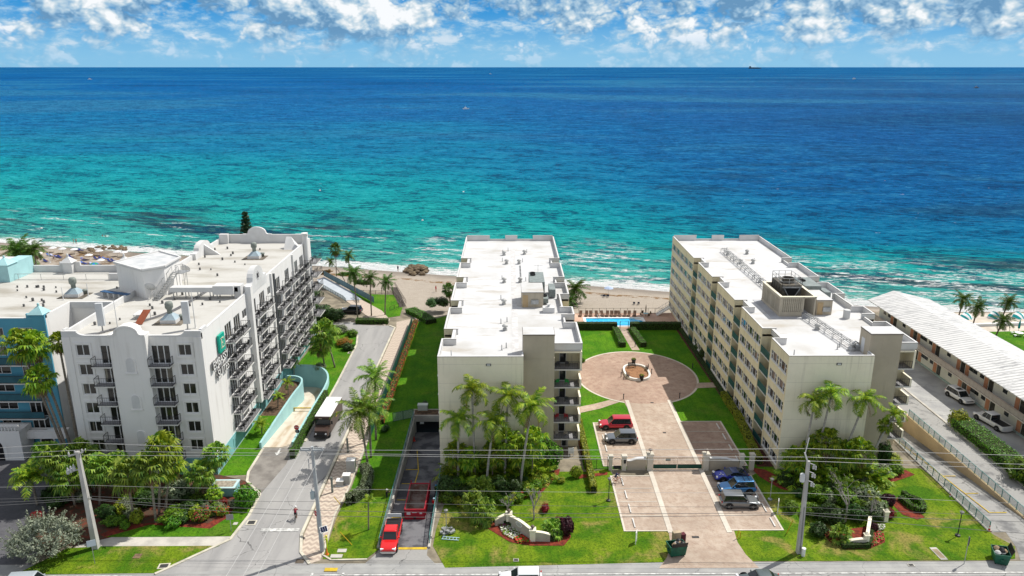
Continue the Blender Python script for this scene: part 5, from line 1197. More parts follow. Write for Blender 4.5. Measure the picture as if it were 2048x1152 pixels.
# ------------------------------------------------------------------ shrubs, hedges
def leafcloud(mb,c,rad,n,sz,rg,mi=0,shell=.55,flat=.0):
    for k in range(n):
        v=Vector((rg.gauss(0,1),rg.gauss(0,1),rg.gauss(0,1))).normalized(); r=shell+(1-shell)*rg.random()**.6
        lump=.82+.22*math.sin(v.x*5+c[0])*math.cos(v.y*4+v.z*3)
        q=Vector((c[0]+v.x*rad[0]*r*lump,c[1]+v.y*rad[1]*r*lump,c[2]+v.z*rad[2]*r*lump))
        if q.z<.03: q.z=.03+rg.random()*.2
        nrm=(v+Vector((rg.uniform(-.9,.9),rg.uniform(-.9,.9),rg.uniform(-.3,1.0)))).normalized(); a=nrm.orthogonal().normalized(); b=nrm.cross(a); s=sz*rg.uniform(.6,1.3); al=rg.uniform(0,6.28); a,b=a*math.cos(al)+b*math.sin(al),b*math.cos(al)-a*math.sin(al)
        mb.add([q-a*s,q+b*s*.45,q+a*s,q-b*s*.45],[(0,1,2,3)],mi)
SH={}
def shrub_mesh(key,rad,n,sz,m,seed,fl=None,core=.62):
    rg=random.Random(seed); mb=MB(); leafcloud(mb,(0,0,rad[2]*.85),rad,n,sz,rg,0)
    if fl:
        leafcloud(mb,(0,0,rad[2]*.95),(rad[0]*1.03,rad[1]*1.03,rad[2]*1.02),int(n*.18),sz*.8,rg,2,.93)
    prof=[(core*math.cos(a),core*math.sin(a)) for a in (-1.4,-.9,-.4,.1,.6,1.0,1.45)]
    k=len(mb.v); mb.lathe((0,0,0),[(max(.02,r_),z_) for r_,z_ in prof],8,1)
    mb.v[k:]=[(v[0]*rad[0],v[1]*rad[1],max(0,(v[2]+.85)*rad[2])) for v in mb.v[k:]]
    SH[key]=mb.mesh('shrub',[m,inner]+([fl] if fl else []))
for key,m,fl in (('g',lf_g,None),('d',lf_d,None),('y',lf_y,None),('r',lf_r,None),('gr',lf_gr,None),('o',lf_o,None),('gf',lf_g,fl_r),('hedgeball',lf_h,None),('m',lf_m,None),('w',lf_g,fl_w)):
    shrub_mesh(key,(1,1,.8),1300,.105 if key!='m' else .2,m,hash(key)%97 if 0 else len(key)*7+ord(key[0]),fl)
def shrub(key,px,s,label,sz=None,group=None,z=0.):
    return tag(inst('shrub',SH[key],None,G(*px,z),rnd.uniform(0,6.28),sz or (s,s,s)),label,'shrub',group)
for key,px,s,lb in (
 ('d',(900,985),(2.0,2.2,1.6),'dark shrub mass beside the ramp rail at the cream corner'),('d',(935,1000),(2.0,1.6,1.5),'dark shrub in the shade below the feather palms'),('g',(970,1000),(1.6,1.4,1.4),'green shrub before the third feather palm'),('d',(1000,985),(1.8,1.4,1.6),'dark shrub behind the bare garden tree'),('g',(895,1005),(1.5,1.0,.9),'low green shrub beside the ramp rail foot'),('y',(920,1012),(1.4,.8,.8),'low yellowish shrub at the red mulch edge'),('d',(1030,985),(1.5,1.3,1.4),'dark shrub beside the leaning trunk foot'),('y',(1075,965),(1.3,1.3,1.2),'mottled yellow shrub beside the red mulch path'),('g',(1060,990),(1.2,1.2,1.0),'green shrub below the mottled yellow one'),('hedgeball',(1098,940),(2.1,2.0,3.2),'tall clipped dark green column shrub below the balconies'),('g',(1035,1003),(1.1,1.0,.9),'small shrub under the bare garden tree branches'),('g',(1015,1012),(1.1,1.0,1.0),'shrub behind the left end of the name wall'),('y',(1122,965),(.7,.7,.6),'small yellow shrub at the top of the mulch path'),('y',(1152,955),(.6,1.0,1.3),'narrow yellow green shrub by the white sign board'),('r',(1090,1022),(1.0,.6,.7),'red leaved shrub behind the middle of the name wall'),('r',(1118,1048),(.8,.5,.7),'red leaved shrub behind the right pier of the name wall'),('m',(1132,1068),(1.0,1.0,1.6),'spiky dark maroon plant at the right end of the name wall'),
 ('d',(1570,965),(1.6,1.4,1.3),'dark shrub at the left wall corner of the right-hand block'),('d',(1605,960),(1.8,1.4,1.5),'dark shrub behind the right utility pole'),('g',(1640,955),(1.6,1.4,1.4),'green shrub right of the right utility pole'),('d',(1675,955),(1.8,1.4,1.6),'dark shrub beneath the right-hand palm clumps'),('gr',(1762,955),(1.6,1.5,1.3),'round pale shrub at the red mulch corner of the right lawn'),('d',(1740,960),(1.4,1.3,1.3),'dark round shrub beside the pale one'),('g',(1722,972),(1.1,1.1,.8),'low green shrub at the mulch edge of the right lawn'),('g',(1790,948),(1.2,1.2,1.1),'bright shrub next to the white ramp fence'),('y',(1785,930),(1.4,1.2,1.2),'yellow green shrub under the lowest right-hand balcony'),('d',(1765,930),(1.2,1.2,2.6),'tall dark column shrub under the right-hand balconies'),
 ('g',(1640,1000),(1.8,1.6,1.5),'green shrub under the left of the bare crowned tree'),('d',(1660,1045),(2.2,1.8,1.7),'dark shrub at the left of the right-hand name wall'),('g',(1690,1010),(2.0,1.6,1.5),'green shrub in the middle under the bare crowned tree'),('gr',(1730,1005),(1.8,1.6,1.7),'grey green shrub right of the bare crowned tree'),('d',(1710,1040),(1.6,1.3,1.4),'dark shrub behind the right-hand name wall'),('gr',(1752,1030),(1.4,1.6,1.5),'grey green shrub beside the little white lantern pier'),('r',(1778,1035),(.8,.8,.9),'red leaved bromeliad shrub right of the lantern pier'),('m',(1775,1010),(1.0,1.0,1.1),'spiky bronze plant above the red bromeliad'),('d',(1635,1070),(1.5,1.3,1.1),'dark shrub left of the right-hand low fan palm'),('g',(1620,1030),(1.3,1.3,1.2),'shrub next to the right utility pole foot'),
 ('g',(350,1045),(2.0,1.6,1.2),'wide green shrub in the hotel bed beside the sidewalk'),('hedgeball',(350,1052),(1.5,1.1,1.0),'low clipped green mound at the hotel sidewalk'),('gf',(405,1040),(1.4,1.2,1.1),'shrub with red flowers at the hotel corner bed'),('y',(275,1045),(1.1,.9,1.3),'bright yellow green shrub between the palm trunks of the hotel bed'),('g',(230,1050),(1.6,1.0,.9),'low green shrub right of the left pole foot'),('d',(215,1035),(1.6,1.2,1.2),'dark shrub behind the left pole'),('d',(300,1010),(2.0,1.4,1.5),'dark shrub in the depth of the hotel bed'),('gr',(355,1000),(2.0,1.8,2.2),'round feathery green shrub left of the teal corner'),('d',(380,1030),(1.6,1.4,1.3),'dark shrub between the flowers and the mound'),('gf',(445,1030),(1.0,.9,.8),'small flowering shrub near the hotel street corner'),('r',(448,1010),(.7,.6,.7),'dark red shrub before the teal gate pier'),('r',(75,1040),(1.0,.8,.8),'red shrub behind the silver tree'),('g',(70,1150),(1.6,.9,.5),'ground shrub at the foot of the silver tree'),('d',(120,1010),(2.0,1.6,1.5),'dark shrub under the left hotel palms'),('g',(250,1055),(1.2,.7,.7),'low fern like shrub at the mulch edge of the hotel bed'),
 ('o',(688,690),(2.4,1.9,1.0),'orange flowering shrub in the street head bed'),('gr',(680,665),(2.0,2.4,1.2),'mottled shrub above the orange one in the street head bed'),('g',(705,672),(1.4,1.4,1.0),'green shrub right of the mottled one in the street head bed'),('d',(697,700),(1.6,1.3,1.0),'dark shrub below the orange one'),('gr',(640,740),(1.3,1.3,1.0),'pale shrub behind the round teal ramp wall'),('g',(637,700),(1.3,1.0,.8),'green shrub at the hotel downpipe foot'),('d',(638,640),(3.6,4.0,2.6),'big dark sea grape at the hotel corner'),('d',(670,640),(2.6,3.0,1.9),'dark sea grape beside the dark parked car'),('d',(620,600),(3.0,3.4,2.0),'dark sea grape behind the end balconies'),('d',(865,612),(3.2,1.8,1.3),'dark sea grape on the sand left of the left-hand cream roof'),('d',(885,612),(2.6,1.8,1.5),'dark sea grape against the left-hand cream block'),('o',(650,548),(3.0,1.6,.7),'orange tinted dune shrub above the beach ramp'),('g',(690,552),(2.4,1.4,.8),'green dune shrub behind the beach ramp'),('d',(725,570),(3.0,1.2,1.0),'dark dune shrub behind the beach lawn fence'),
 ('d',(1408,718),(1.3,1.6,1.6),'dark shrub at the shaded door path of the right-hand block'),('d',(1398,700),(1.2,1.2,1.0),'dark shrub above the shaded door path'),('y',(1915,852),(1.7,1.7,1.9),'yellow green bush at the end of the motel hedge'),('m',(1745,1062),(.7,.6,.8),'dark spiky plant behind the right-hand red flowers'),('g',(1165,725),(.6,.6,.7),'small shrub at the left edge of the round court'),('gr',(470,1015),(.9,.9,.8),'blue grey agave like shrub by the round clipped hedge'),('g',(2040,960),(2.2,2.4,2.2),'green bush at the far right picture edge'),('d',(770,862),(1.2,.7,.6),'dark low shrub at the garage ramp planter'),('d',(850,812),(1.4,.6,.5),'plants in the planter above the garage door')):
    shrub(key,px,1,lb,s)
def hedge(pts,w,h,m,label,leaf=.07,dens=70,flower=None,z=0.,cat='hedge',name='hedge'):
    """clipped hedge along a path: woody core with leaves standing out of every face"""
    mb=MB(); rg=random.Random(int(w*97+h*31+len(label)))
    for a,b in zip(pts,pts[1:]):
        A=Vector((a[0],a[1],0)); Bv=Vector((b[0],b[1],0)); d=(Bv-A); L=d.length; d=d/L; s=Vector((-d.y,d.x,0))
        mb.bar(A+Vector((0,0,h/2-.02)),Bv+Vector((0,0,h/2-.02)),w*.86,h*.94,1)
        n=int(L*(w+2*h)*dens)
        for k in range(n):
            u=rg.uniform(-.1,L+.1); f=rg.random()*(w+2*h)
            bul=.04*math.sin(u*2.1)+.03*math.sin(u*5.3)
            if f<w: q=A+d*u+s*(f-w/2)+Vector((0,0,h+rg.gauss(0,.035)+bul)); nr=Vector((0,0,1))
            else:
                sg=1 if f<w+h else -1; zz=(f-w)%h; q=A+d*u+s*sg*(w/2+rg.gauss(0,.035)+bul)+Vector((0,0,zz)); nr=s*sg
            if u<0 or u>L: q=A+d*(0 if u<0 else L)+s*rg.uniform(-w/2,w/2)+Vector((0,0,rg.random()*h))
            nr=(nr+Vector((rg.uniform(-.8,.8),rg.uniform(-.8,.8),rg.uniform(-.3,.8)))).normalized(); a1=nr.orthogonal().normalized(); b1=nr.cross(a1); al=rg.uniform(0,6.28); a1,b1=a1*math.cos(al)+b1*math.sin(al),b1*math.cos(al)-a1*math.sin(al); sz=leaf*rg.uniform(.7,1.4)
            mb.add([q-a1*sz,q+b1*sz*.5,q+a1*sz,q-b1*sz*.5],[(0,1,2,3)],2 if flower and rg.random()<flower[1] else 0)
    o=mb.build(name,[m,inner]+([flower[0]] if flower else [])); o.location=(0,0,z); return tag(o,label,cat)
hedge([(-29.75,93.6),(-29.8,104.5),(-29.75,114)],.75,1.3,lf_h,'clipped hedge between the hotel ramp and the side street',dens=60)
hedge([(10.6,146.9),(22.5,146.9)],1.4,1.5,lf_hd,'dark clipped hedge left of the pool gate',dens=50)
hedge([(25.2,146.9),(35.6,146.9)],1.4,1.5,lf_hd,'dark clipped hedge right of the pool gate',dens=50)
hedge([(22.2,136.4),(22.0,145.6)],1.3,1.0,lf_h,'rounded hedge on the left of the pool path',dens=60)
hedge([(26.2,136.4),(25.4,145.6)],1.3,1.0,lf_h,'rounded hedge on the right of the pool path',dens=60)
hedge([(34.1,91.6),(35.3,104.6),(35.3,113.5)],.9,1.1,lf_y,'yellow green hedge along the foot of the right-hand cream block',leaf=.11,dens=100)
hedge([(10.9,84.6),(10.75,104)],.7,1.0,lf_y,'yellow green hedge beside the inner parking of the left-hand cream block',leaf=.12,dens=110)
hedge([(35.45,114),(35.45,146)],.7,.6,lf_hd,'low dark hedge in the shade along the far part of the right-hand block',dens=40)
hedge([(35.4,86.2),(42,84.3)],.9,.7,lf_g,'low hedge in front of the right-hand end wall',dens=50)
hedge([(68.0,102.5),(68.0,92),(68.2,78)],3.2,1.5,lf_h,'broad bright hedge between the ramp and the motel lot',leaf=.1,dens=40)
hedge([(-19.3,90.3),(-18.3,88.6),(-18.1,84.6),(-19.4,82.6),(-20.1,82.4)],1.3,1.2,lf_gr,'grey green hedge curving round the utility cabinets',dens=60)
hedge([(-32.0,151.0),(-25.2,150.9)],1.5,1.0,lf_h,'clipped hedge on the grass island at the street head',dens=50)
hedge([(-19.4,151),(-19.3,128),(-19.2,104)],.9,.8,lf_g,'long red flowering hedge beside the green street fence',leaf=.09,dens=50,flower=(fl_r,.45))
hedge([(-21.5,158.5),(-18.2,154),(-16.0,150.5)],2.6,1.0,lf_h,'dune hedge curving along the sand beside the beach lawn',leaf=.1,dens=40)
hedge([(9.9,153.2),(9.9,150)],.4,.5,lf_d,'tiny hedge at the pool corner of the left-hand block',dens=40)
hedge(P((985,1040),(1050,1060),(1068,1078),(1110,1082)),.6,.55,lf_hd,'low dark hedge at the foot of the curved name wall',dens=70)
hedge(P((1683,1096),(1737,1095),(1742,1060)),.6,.6,lf_hd,'low dark hedge at the foot of the right-hand name wall',dens=70)
hedge(smoothpath(P((1800,1000),(1822,1018),(1845,1025),(1840,1008),(1815,998),(1806,990)),3),.7,.7,lf_h,'ring shaped clipped hedge on the right-hand lawn',dens=70)
hedge([(-9.4,87.8),(-9.2,75.6)],.01,.01,lf_d,'tiny strip',dens=1) if 0 else None
o=shrub('hedgeball',(493,1012),1,'round ball of clipped hedge at the hotel drive corner',(1.75,1.75,2.1))
# flower beds (uncountable small flowers)
def flowers(name,poly,n,m,label,sz=.09,h=.25):
    rg=random.Random(n); xs=[p[0] for p in poly]; ys=[p[1] for p in poly]; mb=MB(); k=0
    def ins(x,y):
        c=False; j=len(poly)-1
        for i in range(len(poly)):
            if (poly[i][1]>y)!=(poly[j][1]>y) and x<(poly[j][0]-poly[i][0])*(y-poly[i][1])/(poly[j][1]-poly[i][1])+poly[i][0]: c=not c
            j=i
        return c
    while k<n:
        x,y=rg.uniform(min(xs),max(xs)),rg.uniform(min(ys),max(ys))
        if not ins(x,y): continue
        k+=1; z=h*rg.uniform(.4,1.1); a=rg.uniform(0,6.28); s=sz*rg.uniform(.7,1.3); mi=0 if rg.random()<.6 else 1
        tz=rg.uniform(-.6,.6)*s
        mb.add([(x-s*math.cos(a),y-s*math.sin(a),z-tz),(x+s*math.sin(a),y-s*math.cos(a),z),(x+s*math.cos(a),y+s*math.sin(a),z+tz),(x-s*math.sin(a),y+s*math.cos(a),z)],[(0,1,2,3)],mi)
    o=mb.build(name,[m,lf_g]); return tag(o,label,'flower bed',None,'stuff')
bedL=P((965,1050),(990,1046),(1035,1046),(1060,1068),(1110,1082),(1140,1066),(1142,1075),(1128,1092),(1060,1092),(1020,1085),(995,1070)); sheet('mulch_bed',bedL,Z4,mulch)
bedR=P((1660,1085),(1690,1100),(1740,1098),(1770,1085),(1768,1068),(1745,1052),(1690,1060),(1640,1060)); sheet('mulch_bed',bedR,Z4,mulch)
sheet('mulch_bed',P((1040,985),(1100,945),(1120,938),(1118,948),(1085,985),(1055,995),(1045,998)),Z4,mulch); sheet('mulch_bed',P((1150,935),(1165,950),(1215,945),(1215,950),(1158,958),(1145,945)),Z4,mulch)
sheet('mulch_bed',P((1500,935),(1530,940),(1600,975),(1630,985),(1630,995),(1560,978),(1520,955)),Z4,mulch); sheet('mulch_bed',P((1740,985),(1770,950),(1810,940),(1830,950),(1815,955),(1785,965),(1765,980)),Z4,mulch); sheet('mulch_bed',P((1795,995),(1850,1035),(1835,1040),(1805,1030),(1785,1010)),Z4,mulch)
sheet('mulch_bed',P((880,985),(935,985),(1040,985),(1035,1000),(925,1010),(882,1010)),Z4,soil)
flowers('white_flowers',P((1000,1055),(1035,1052),(1048,1068),(1025,1080),(1005,1070)),420,fl_w,'white flowers in the bed left of the curved name wall')
flowers('magenta_flowers',P((992,1048),(1020,1045),(1022,1052),(1000,1056)),200,fl_p,'magenta flowers at the left tip of the name wall bed')
flowers('red_flowers',P((1028,1078),(1042,1072),(1062,1086),(1035,1088)),260,fl_r,'red flowers at the front of the curved name wall bed')
flowers('red_flowers',P((1743,1066),(1766,1066),(1768,1082),(1748,1094),(1742,1085)),420,fl_r,'red flowers at the right end of the right-hand name wall')
flowers('white_flowers',P((1743,1054),(1770,1050),(1768,1062),(1744,1062)),260,fl_w,'white flowers above the red ones at the right-hand name wall')
# silver buttonwood
r=thing('silver_tree','wide silvery grey leaved tree at the bottom left beside the utility pole','tree',G(95,1112)); mb=MB(); rg=random.Random(5)
for k in range(7): a=k*.9; mb.tube([(0,0,0),(.5*math.cos(a),.5*math.sin(a),.9),(1.6*math.cos(a),1.5*math.sin(a),2.1)],[.14,.1,.04],6)
mb.build('trunk',barkd,r); mb=MB()
for k in range(60):
    a=k*2.4; t=((k+.5)/60)**.5; c=(3.5*t*math.cos(a),2.9*t*math.sin(a),1.6+2.6*(1-t*t)*rg.uniform(.6,1)+rg.uniform(0,.5)); leafcloud(mb,c,(.85,.8,.7),150,.15,rg,0,.2)
    tipd=Vector((math.cos(a)*t,math.sin(a)*t,.9)).normalized()
    for j in range(14): q=Vector(c)+tipd*(.5+.07*j); leafcloud(mb,q,(.14,.14,.1),2,.1,rg,0,.2)
mb.build('crown',lf_s,r)
def bare_tree(px,h,label,seed,tufts,spread=1.0,tm=None):
    r=thing('bare_tree',label,'tree',G(*px)); mb=MB(); rg=random.Random(seed); tips=[]
    def br(p,d,L,rad,dep):
        q=p+d*L; mb.tube([p,p.lerp(q,.5)+Vector((rg.uniform(-.05,.05),rg.uniform(-.05,.05),.03))*L,q],[rad,rad*.85,rad*.7],6)
        if dep==0: tips.append(q); return
        for k in range(3 if dep>1 else 2):
            a=rg.uniform(0,6.28); e=Vector((math.cos(a)*spread,math.sin(a)*spread,rg.uniform(.2,.8))); br(q,(d*.9+e*.75).normalized(),L*rg.uniform(.62,.8),rad*.66,dep-1)
    br(Vector((0,0,0)),Vector((0,0,1)),h*.34,.13,4); mb.build('trunk',mat('grey_branch_bark',(.40,.37,.33),.9,.15),r); mb=MB()
    for q in tips:
        if rg.random()<tufts: leafcloud(mb,q+Vector((0,0,.05)),(.3,.3,.22),16,.16,rg,0,.3)
    if tufts>0: mb.build('crown',tm or lf_y,r)
bare_tree((1690,1045),6.6,'spreading grey branched tree with sparse leaf tufts on the right-hand lawn',4,.8,1.15,lf_g)
bare_tree((1740,1040),3.4,'leafless grey tree beside the little lantern pier',9,.12,.9)
bare_tree((1067,1040),3.8,'thin almost leafless tree behind the curved name wall',15,.10,.6)
bare_tree((1015,1030),3.0,'twisted bare shrub tree left of the curved name wall',21,.2,1.0)
# Norfolk pine behind the hotel
r=thing('pine_tree','dark conical pine behind the sea end of the hotel','pine tree',(-53.8,153,-.3)); mb=MB(); mb.tube([(0,0,0),(0,0,23.5)],[.35,.05],8); mb.build('trunk',barkd,r); mb=MB(); rg=random.Random(8)
for k in range(26):
    z=6+17.6*k/25; L=2.9*(1-(k/26)**1.3)+.25
    for j in range(7):
        a=j*.9+k*.5
        for s_ in range(9): q=Vector((math.cos(a)*L*(s_+1)/9,math.sin(a)*L*(s_+1)/9,z-.25*math.sin(s_/3.))); leafcloud(mb,q,(.38,.38,.26),7,.27,rg,0,.2)
mb.build('crown',leafmat('pine_needles',(.012,.045,.018),(.03,.075,.025),.1),r)

rg=random.Random(77)
for k in range(34):
    px,py=rg.uniform(85,440),rg.uniform(955,1048)
    if px<150 and py>1010: continue
    shrub(('d','g','gr','d','y')[k%5],(px,py),1,'leafy shrub filling the shade under the fan palms of the hotel bed',(rg.uniform(.9,1.5),rg.uniform(.8,1.3),rg.uniform(.7,1.3)),'filler shrubs under the hotel palms')
for k in range(16):
    px,py=rg.uniform(895,1075),rg.uniform(968,1003); shrub(('d','g','d','g')[k%4],(px,py),1,'leafy shrub filling the bed before the left-hand cream end wall',(rg.uniform(.8,1.3),rg.uniform(.7,1.1),rg.uniform(.6,1.1)),'filler shrubs before the left-hand end wall')
for k in range(22):
    px,py=rg.uniform(1575,1765),rg.uniform(955,1050); shrub(('d','g','gr','g')[k%4],(px,py),1,'leafy shrub filling the bed around the bare crowned tree',(rg.uniform(.8,1.4),rg.uniform(.7,1.2),rg.uniform(.7,1.2)),'filler shrubs before the right-hand end wall')
# ------------------------------------------------------------------ vehicles
cglass=glass('car_glass',(.010,.014,.016),.04); tyre=mat('tyre_rubber',(.018,.018,.018),.85,.1); rim=mat('alloy_rim',(.42,.42,.43),.35,.05,metal=.7); trim=mat('car_black_trim',(.02,.02,.022),.5,.05)
lampw=mat('headlamp',(.75,.76,.78),.15,.03,spec=.6); lampr=mat('tail_lamp',(.45,.01,.01),.25,.05,spec=.5); chrome=mat('chrome',(.62,.62,.63),.2,.05,metal=.9)
def loft(mb,sts,mi=0,capmi=None):
    """sts: rings (x,[(y,z)...] right half bottom->top); mirrored and skinned"""
    k=len(mb.v); n=len(sts[0][1])*2
    for x,h in sts:
        mb.v+= [(x,y,z) for y,z in h]+[(x,-y,z) for y,z in h[::-1]]
    for i in range(len(sts)-1):
        for j in range(n): mb.f.append((k+i*n+j,k+(i+1)*n+j,k+(i+1)*n+(j+1)%n,k+i*n+(j+1)%n)); mb.mi.append(mi)
    mb.f.append(tuple(k+j for j in range(n))[::-1] if 0 else tuple(k+j for j in range(n))); mb.mi.append(mi); mb.f.append(tuple(k+(len(sts)-1)*n+j for j in range(n))[::-1]); mb.mi.append(mi)
def wheelset(root,xs,ty,r=.37,w=.25):
    def mk():
        m=MB(); M=Matrix.Rotation(R(90),4,'X'); m.lathe((0,0,0),[(r*.6,-w/2),(r*.93,-w/2),(r,-w/2+.05),(r,w/2-.05),(r*.93,w/2),(r*.6,w/2)],18,0,M); return m.mesh('tyre',[tyre],True)
    def mk2():
        m=MB(); M=Matrix.Rotation(R(90),4,'X'); m.lathe((0,0,0),[(r*.62,-w/2-.005),(r*.62,w/2+.005)],14,1,M)
        for k in range(5):
            for s in (-1,1): m.bar((0,s*(w/2+.012),0),(r*.58*math.cos(k*1.257),s*(w/2+.012),r*.58*math.sin(k*1.257)),.1,.02,0)
        return m.mesh('rim',[rim,trim])
    for x in xs:
        for s in (-1,1):
            o=inst('wheel',cmesh(('tyre',r,w),mk),root,(x,s*ty,r)); inst('rim',cmesh(('rim',r,w),mk2),o)
def car(loc,rz,col,label,kind='suv',L=4.8,W=1.9,H=1.72,metal=.3,cat='car',rack=False,sunroof=False,roofcol=None,group=None,spoiler=False,stripes=False):
    root=thing('parked_car' if cat=='car' else cat.replace(' ','_'),label,cat,loc,rz,group)
    pm=paint('paint_%s'%'_'.join('%02d'%int(c*99) for c in col),col,metal); w=W/2; h=L/2
    sedan=kind in('sedan','sport'); zs=.98 if not sedan else .86; zb=.24; zh=zs-.02 if not sedan else zs-.06
    def ring(k,zt,zb_=zb): return [(w*k*.90,zb_),(w*k,zb_+.22),(w*k,zt-.16),(w*k*.95,zt-.04),(w*k*.86,zt)]
    if kind=='pickup': st=[(-h-.03,ring(.93,1.0)),(-h+.0,ring(.95,1.02)),(-h+.15,ring(.99,1.02)),(h-1.5,ring(1,1.02)),(h-.9,ring(.99,.99)),(h-.25,ring(.94,.92)),(h-.02,ring(.86,.78,.32)),(h+.03,ring(.84,.74,.34))]
    else: st=[(-h-.04,ring(.86,zs-.18,.36)),(-h,ring(.88,zs-.14,.34)),(-h+.12,ring(.94,zs-.02)),(-h+.6,ring(.99,zs+.03)),(0,ring(1,zs)),(h-1.35,ring(1,zh+.02)),(h-.8,ring(.98,zh-.02)),(h-.3,ring(.93,zh-.12)),(h-.05,ring(.85,zh-.26,.32)),(h+.02,ring(.82,zh-.3,.34))]
    m=MB(); loft(m,st,0)
    body=m.build('body',[pm,trim],root,True); md=body.modifiers.new('s','SUBSURF'); md.levels=md.render_levels=2; m=MB()
    m.box(-h+.18,-w*.86,.18,h-.2,w*.86,.34,1)
    for x in (-h+.95,h-.95):     # wheel arches
        for s in (-1,1): m.lathe((0,0,0),[(.50,0),(.50,.012)],16,1,Matrix.Translation((x,s*(w-.002) if s>0 else s*(w-.002)-.012+.012,.40))@Matrix.Rotation(R(-90*s),4,'X'))
    if kind=='pickup':
        m.box(-h+.1,-w*.80,1.0,-.55,w*.80,1.035,1)
    m.build('underbody',[pm,trim],root,False)
    # greenhouse
    g=MB()
    if kind=='suv': a0,a1,b1,b0=-h+.18,-h+.42,h-2.15,h-1.35; zr=H
    elif kind=='sedan': a0,a1,b1,b0=-h+.55,-h+1.25,h-2.15,h-1.35; zr=H
    elif kind=='sport': a0,a1,b1,b0=-h+.35,-h+1.5,h-2.3,h-1.45; zr=H
    else: a0,a1,b1,b0=-.5,-.42,h-2.1,h-1.5; zr=H
    zq=zs+(.02 if kind!='pickup' else .03); wt=w*.74; wb=w*.88
    base=[(a0,wb),(b0,wb)]; 
    v=[(a0,-wb,zq-.03),(a0,wb,zq-.03),(b0,wb*.96,zq-.05),(b0,-wb*.96,zq-.05),(a1,-wt,zr-.04),(a1,wt,zr-.04),(b1,wt,zr-.05),(b1,-wt,zr-.05)]
    g.add(v,[(1,0,4,5),(0,3,7,4),(3,2,6,7),(2,1,5,6)],0)
    glassm=g.build('windows',[cglass],root)
    rf=MB(); q=.05
    for s in (-1,1):
        rf=MB()
        rf.bar((a0+.02,s*wb*.99,zq-.02),(a1,s*(wt+.012),zr-.05),.10,.06,0); rf.bar((b0-.02,s*wb*.955,zq-.04),(b1,s*(wt+.012),zr-.06),.07,.05,0)
        nb=3 if kind=='suv' else 2
        for k in range(1,nb):
            t_=k/nb; xa=a0+(b0-a0)*t_; xb=a1+(b1-a1)*t_; rf.bar((xa,s*(wb+.006),zq),(xb,s*(wt+.016),zr-.05),.08,.03,1 if kind!='pickup' else 0)
        if rack: rf.bar((a1+.2,s*wt*.86,zr+.06),(b1-.2,s*wt*.86,zr+.06),.05,.05,1)
        rf.build('pillar',[pm if not roofcol else paint('roof_paint',roofcol,.2),trim],root)
    rf2=MB()
    if sunroof: rf2.box(b1-1.0,-wt*.6,zr+.02,b1-.25,wt*.6,zr+.045,1)
    if rack:
        for xx in (a1+.5,a1+1.1): rf2.bar((xx,-wt*.86,zr+.08),(xx,wt*.86,zr+.08),.05,.03,1)
    rf=MB(); rf.add([(a1-.14,-wt-.05,zr-.06),(b1+.14,-wt-.05,zr-.08),(b1+.14,wt+.05,zr-.08),(a1-.14,wt+.05,zr-.06),(a1-.05,-wt*.97,zr+.035),(b1+.0,-wt*.97,zr+.03),(b1+.0,wt*.97,zr+.03),(a1-.05,wt*.97,zr+.035)],[(0,1,5,4),(1,2,6,5),(2,3,7,6),(3,0,4,7),(4,5,6,7),(3,2,1,0)],0)
    ro=rf.build('roof',[pm if not roofcol else paint('roof_paint',roofcol,.2),trim],root,True); md=ro.modifiers.new('b','BEVEL'); md.width=.07; md.segments=3
    if rf2.v: rf2.build('roof_fittings',[pm,trim],root)
    for s in (-1,1):
        x=h-.20 if kind!='pickup' else h-.12
        hl=MB(); hl.cbox((x,s*w*.70,.70 if sedan else .78),(.22,.36,.15),s*-.25); hl.build('headlight',[lampw],root)
        tl=MB(); tl.cbox((-h+.07,s*w*.76,.84 if not sedan else .74),(.12,.22,.26 if not sedan else .14),s*.2); tl.build('tail_light',[lampr],root)
        mm=MB(); mm.cbox((b0-.35,s*(w+.07),zq+.10),(.14,.2,.15)); mm.build('mirror',[pm],root)
    gr=MB(); gr.box(h-.12,-w*.5,.52,h-.02,w*.5,.78 if not sedan else .64,0); gr.box(h-.1,-w*.75,.28,h+.02,w*.75,.42,1); gr.build('grille',[trim,chrome if kind=='pickup' else trim],root)
    pl=MB(); pl.box(-h-.02,-.17,.62,-h+.03,.17,.76); pl.build('number_plate',[mat('plate_white',(.62,.62,.60),.5,.05)],root)
    if kind=='pickup':
        b=MB(); b.box(-h+.12,-w*.80,.62,-.6,w*.80,.66,0)
        for s in (-1,1): b.box(-h+.05,s*w*.98,1.0,-.55,s*w*.82,1.06,1)
        b.box(-h+.02,-w*.95,1.0,-h+.12,w*.95,1.06,1)
        b.build('bed_rails',[trim,pm],root)
    if spoiler:
        sp=MB(); sp.box(-h+.05,-w*.9,1.22,-h+.45,w*.9,1.26); sp.box(-h+.2,-w*.6,.85,-h+.3,-w*.55,1.24); sp.box(-h+.2,w*.55,.85,-h+.3,w*.6,1.24); sp.build('spoiler',[trim],root)
    if stripes:
        sp=MB(); 
        for k,(xx,yy) in enumerate(((h-.75,.25),(h-.95,-.05),(h-1.1,.3))): sp.cbox((xx,yy,zh+.012),(.28,.10,.012),.5+k)
        sp.build('bonnet_decal',[wl_],root)
    wheelset(root,(-h+.95,h-.95),w-.10,.40 if not sedan else .35)
    return root
def heading(px0,px1): a,b=G(*px0),G(*px1); return math.atan2(b[1]-a[1],b[0]-a[0])
def at(px,py,z=0): return G(px,py,z)
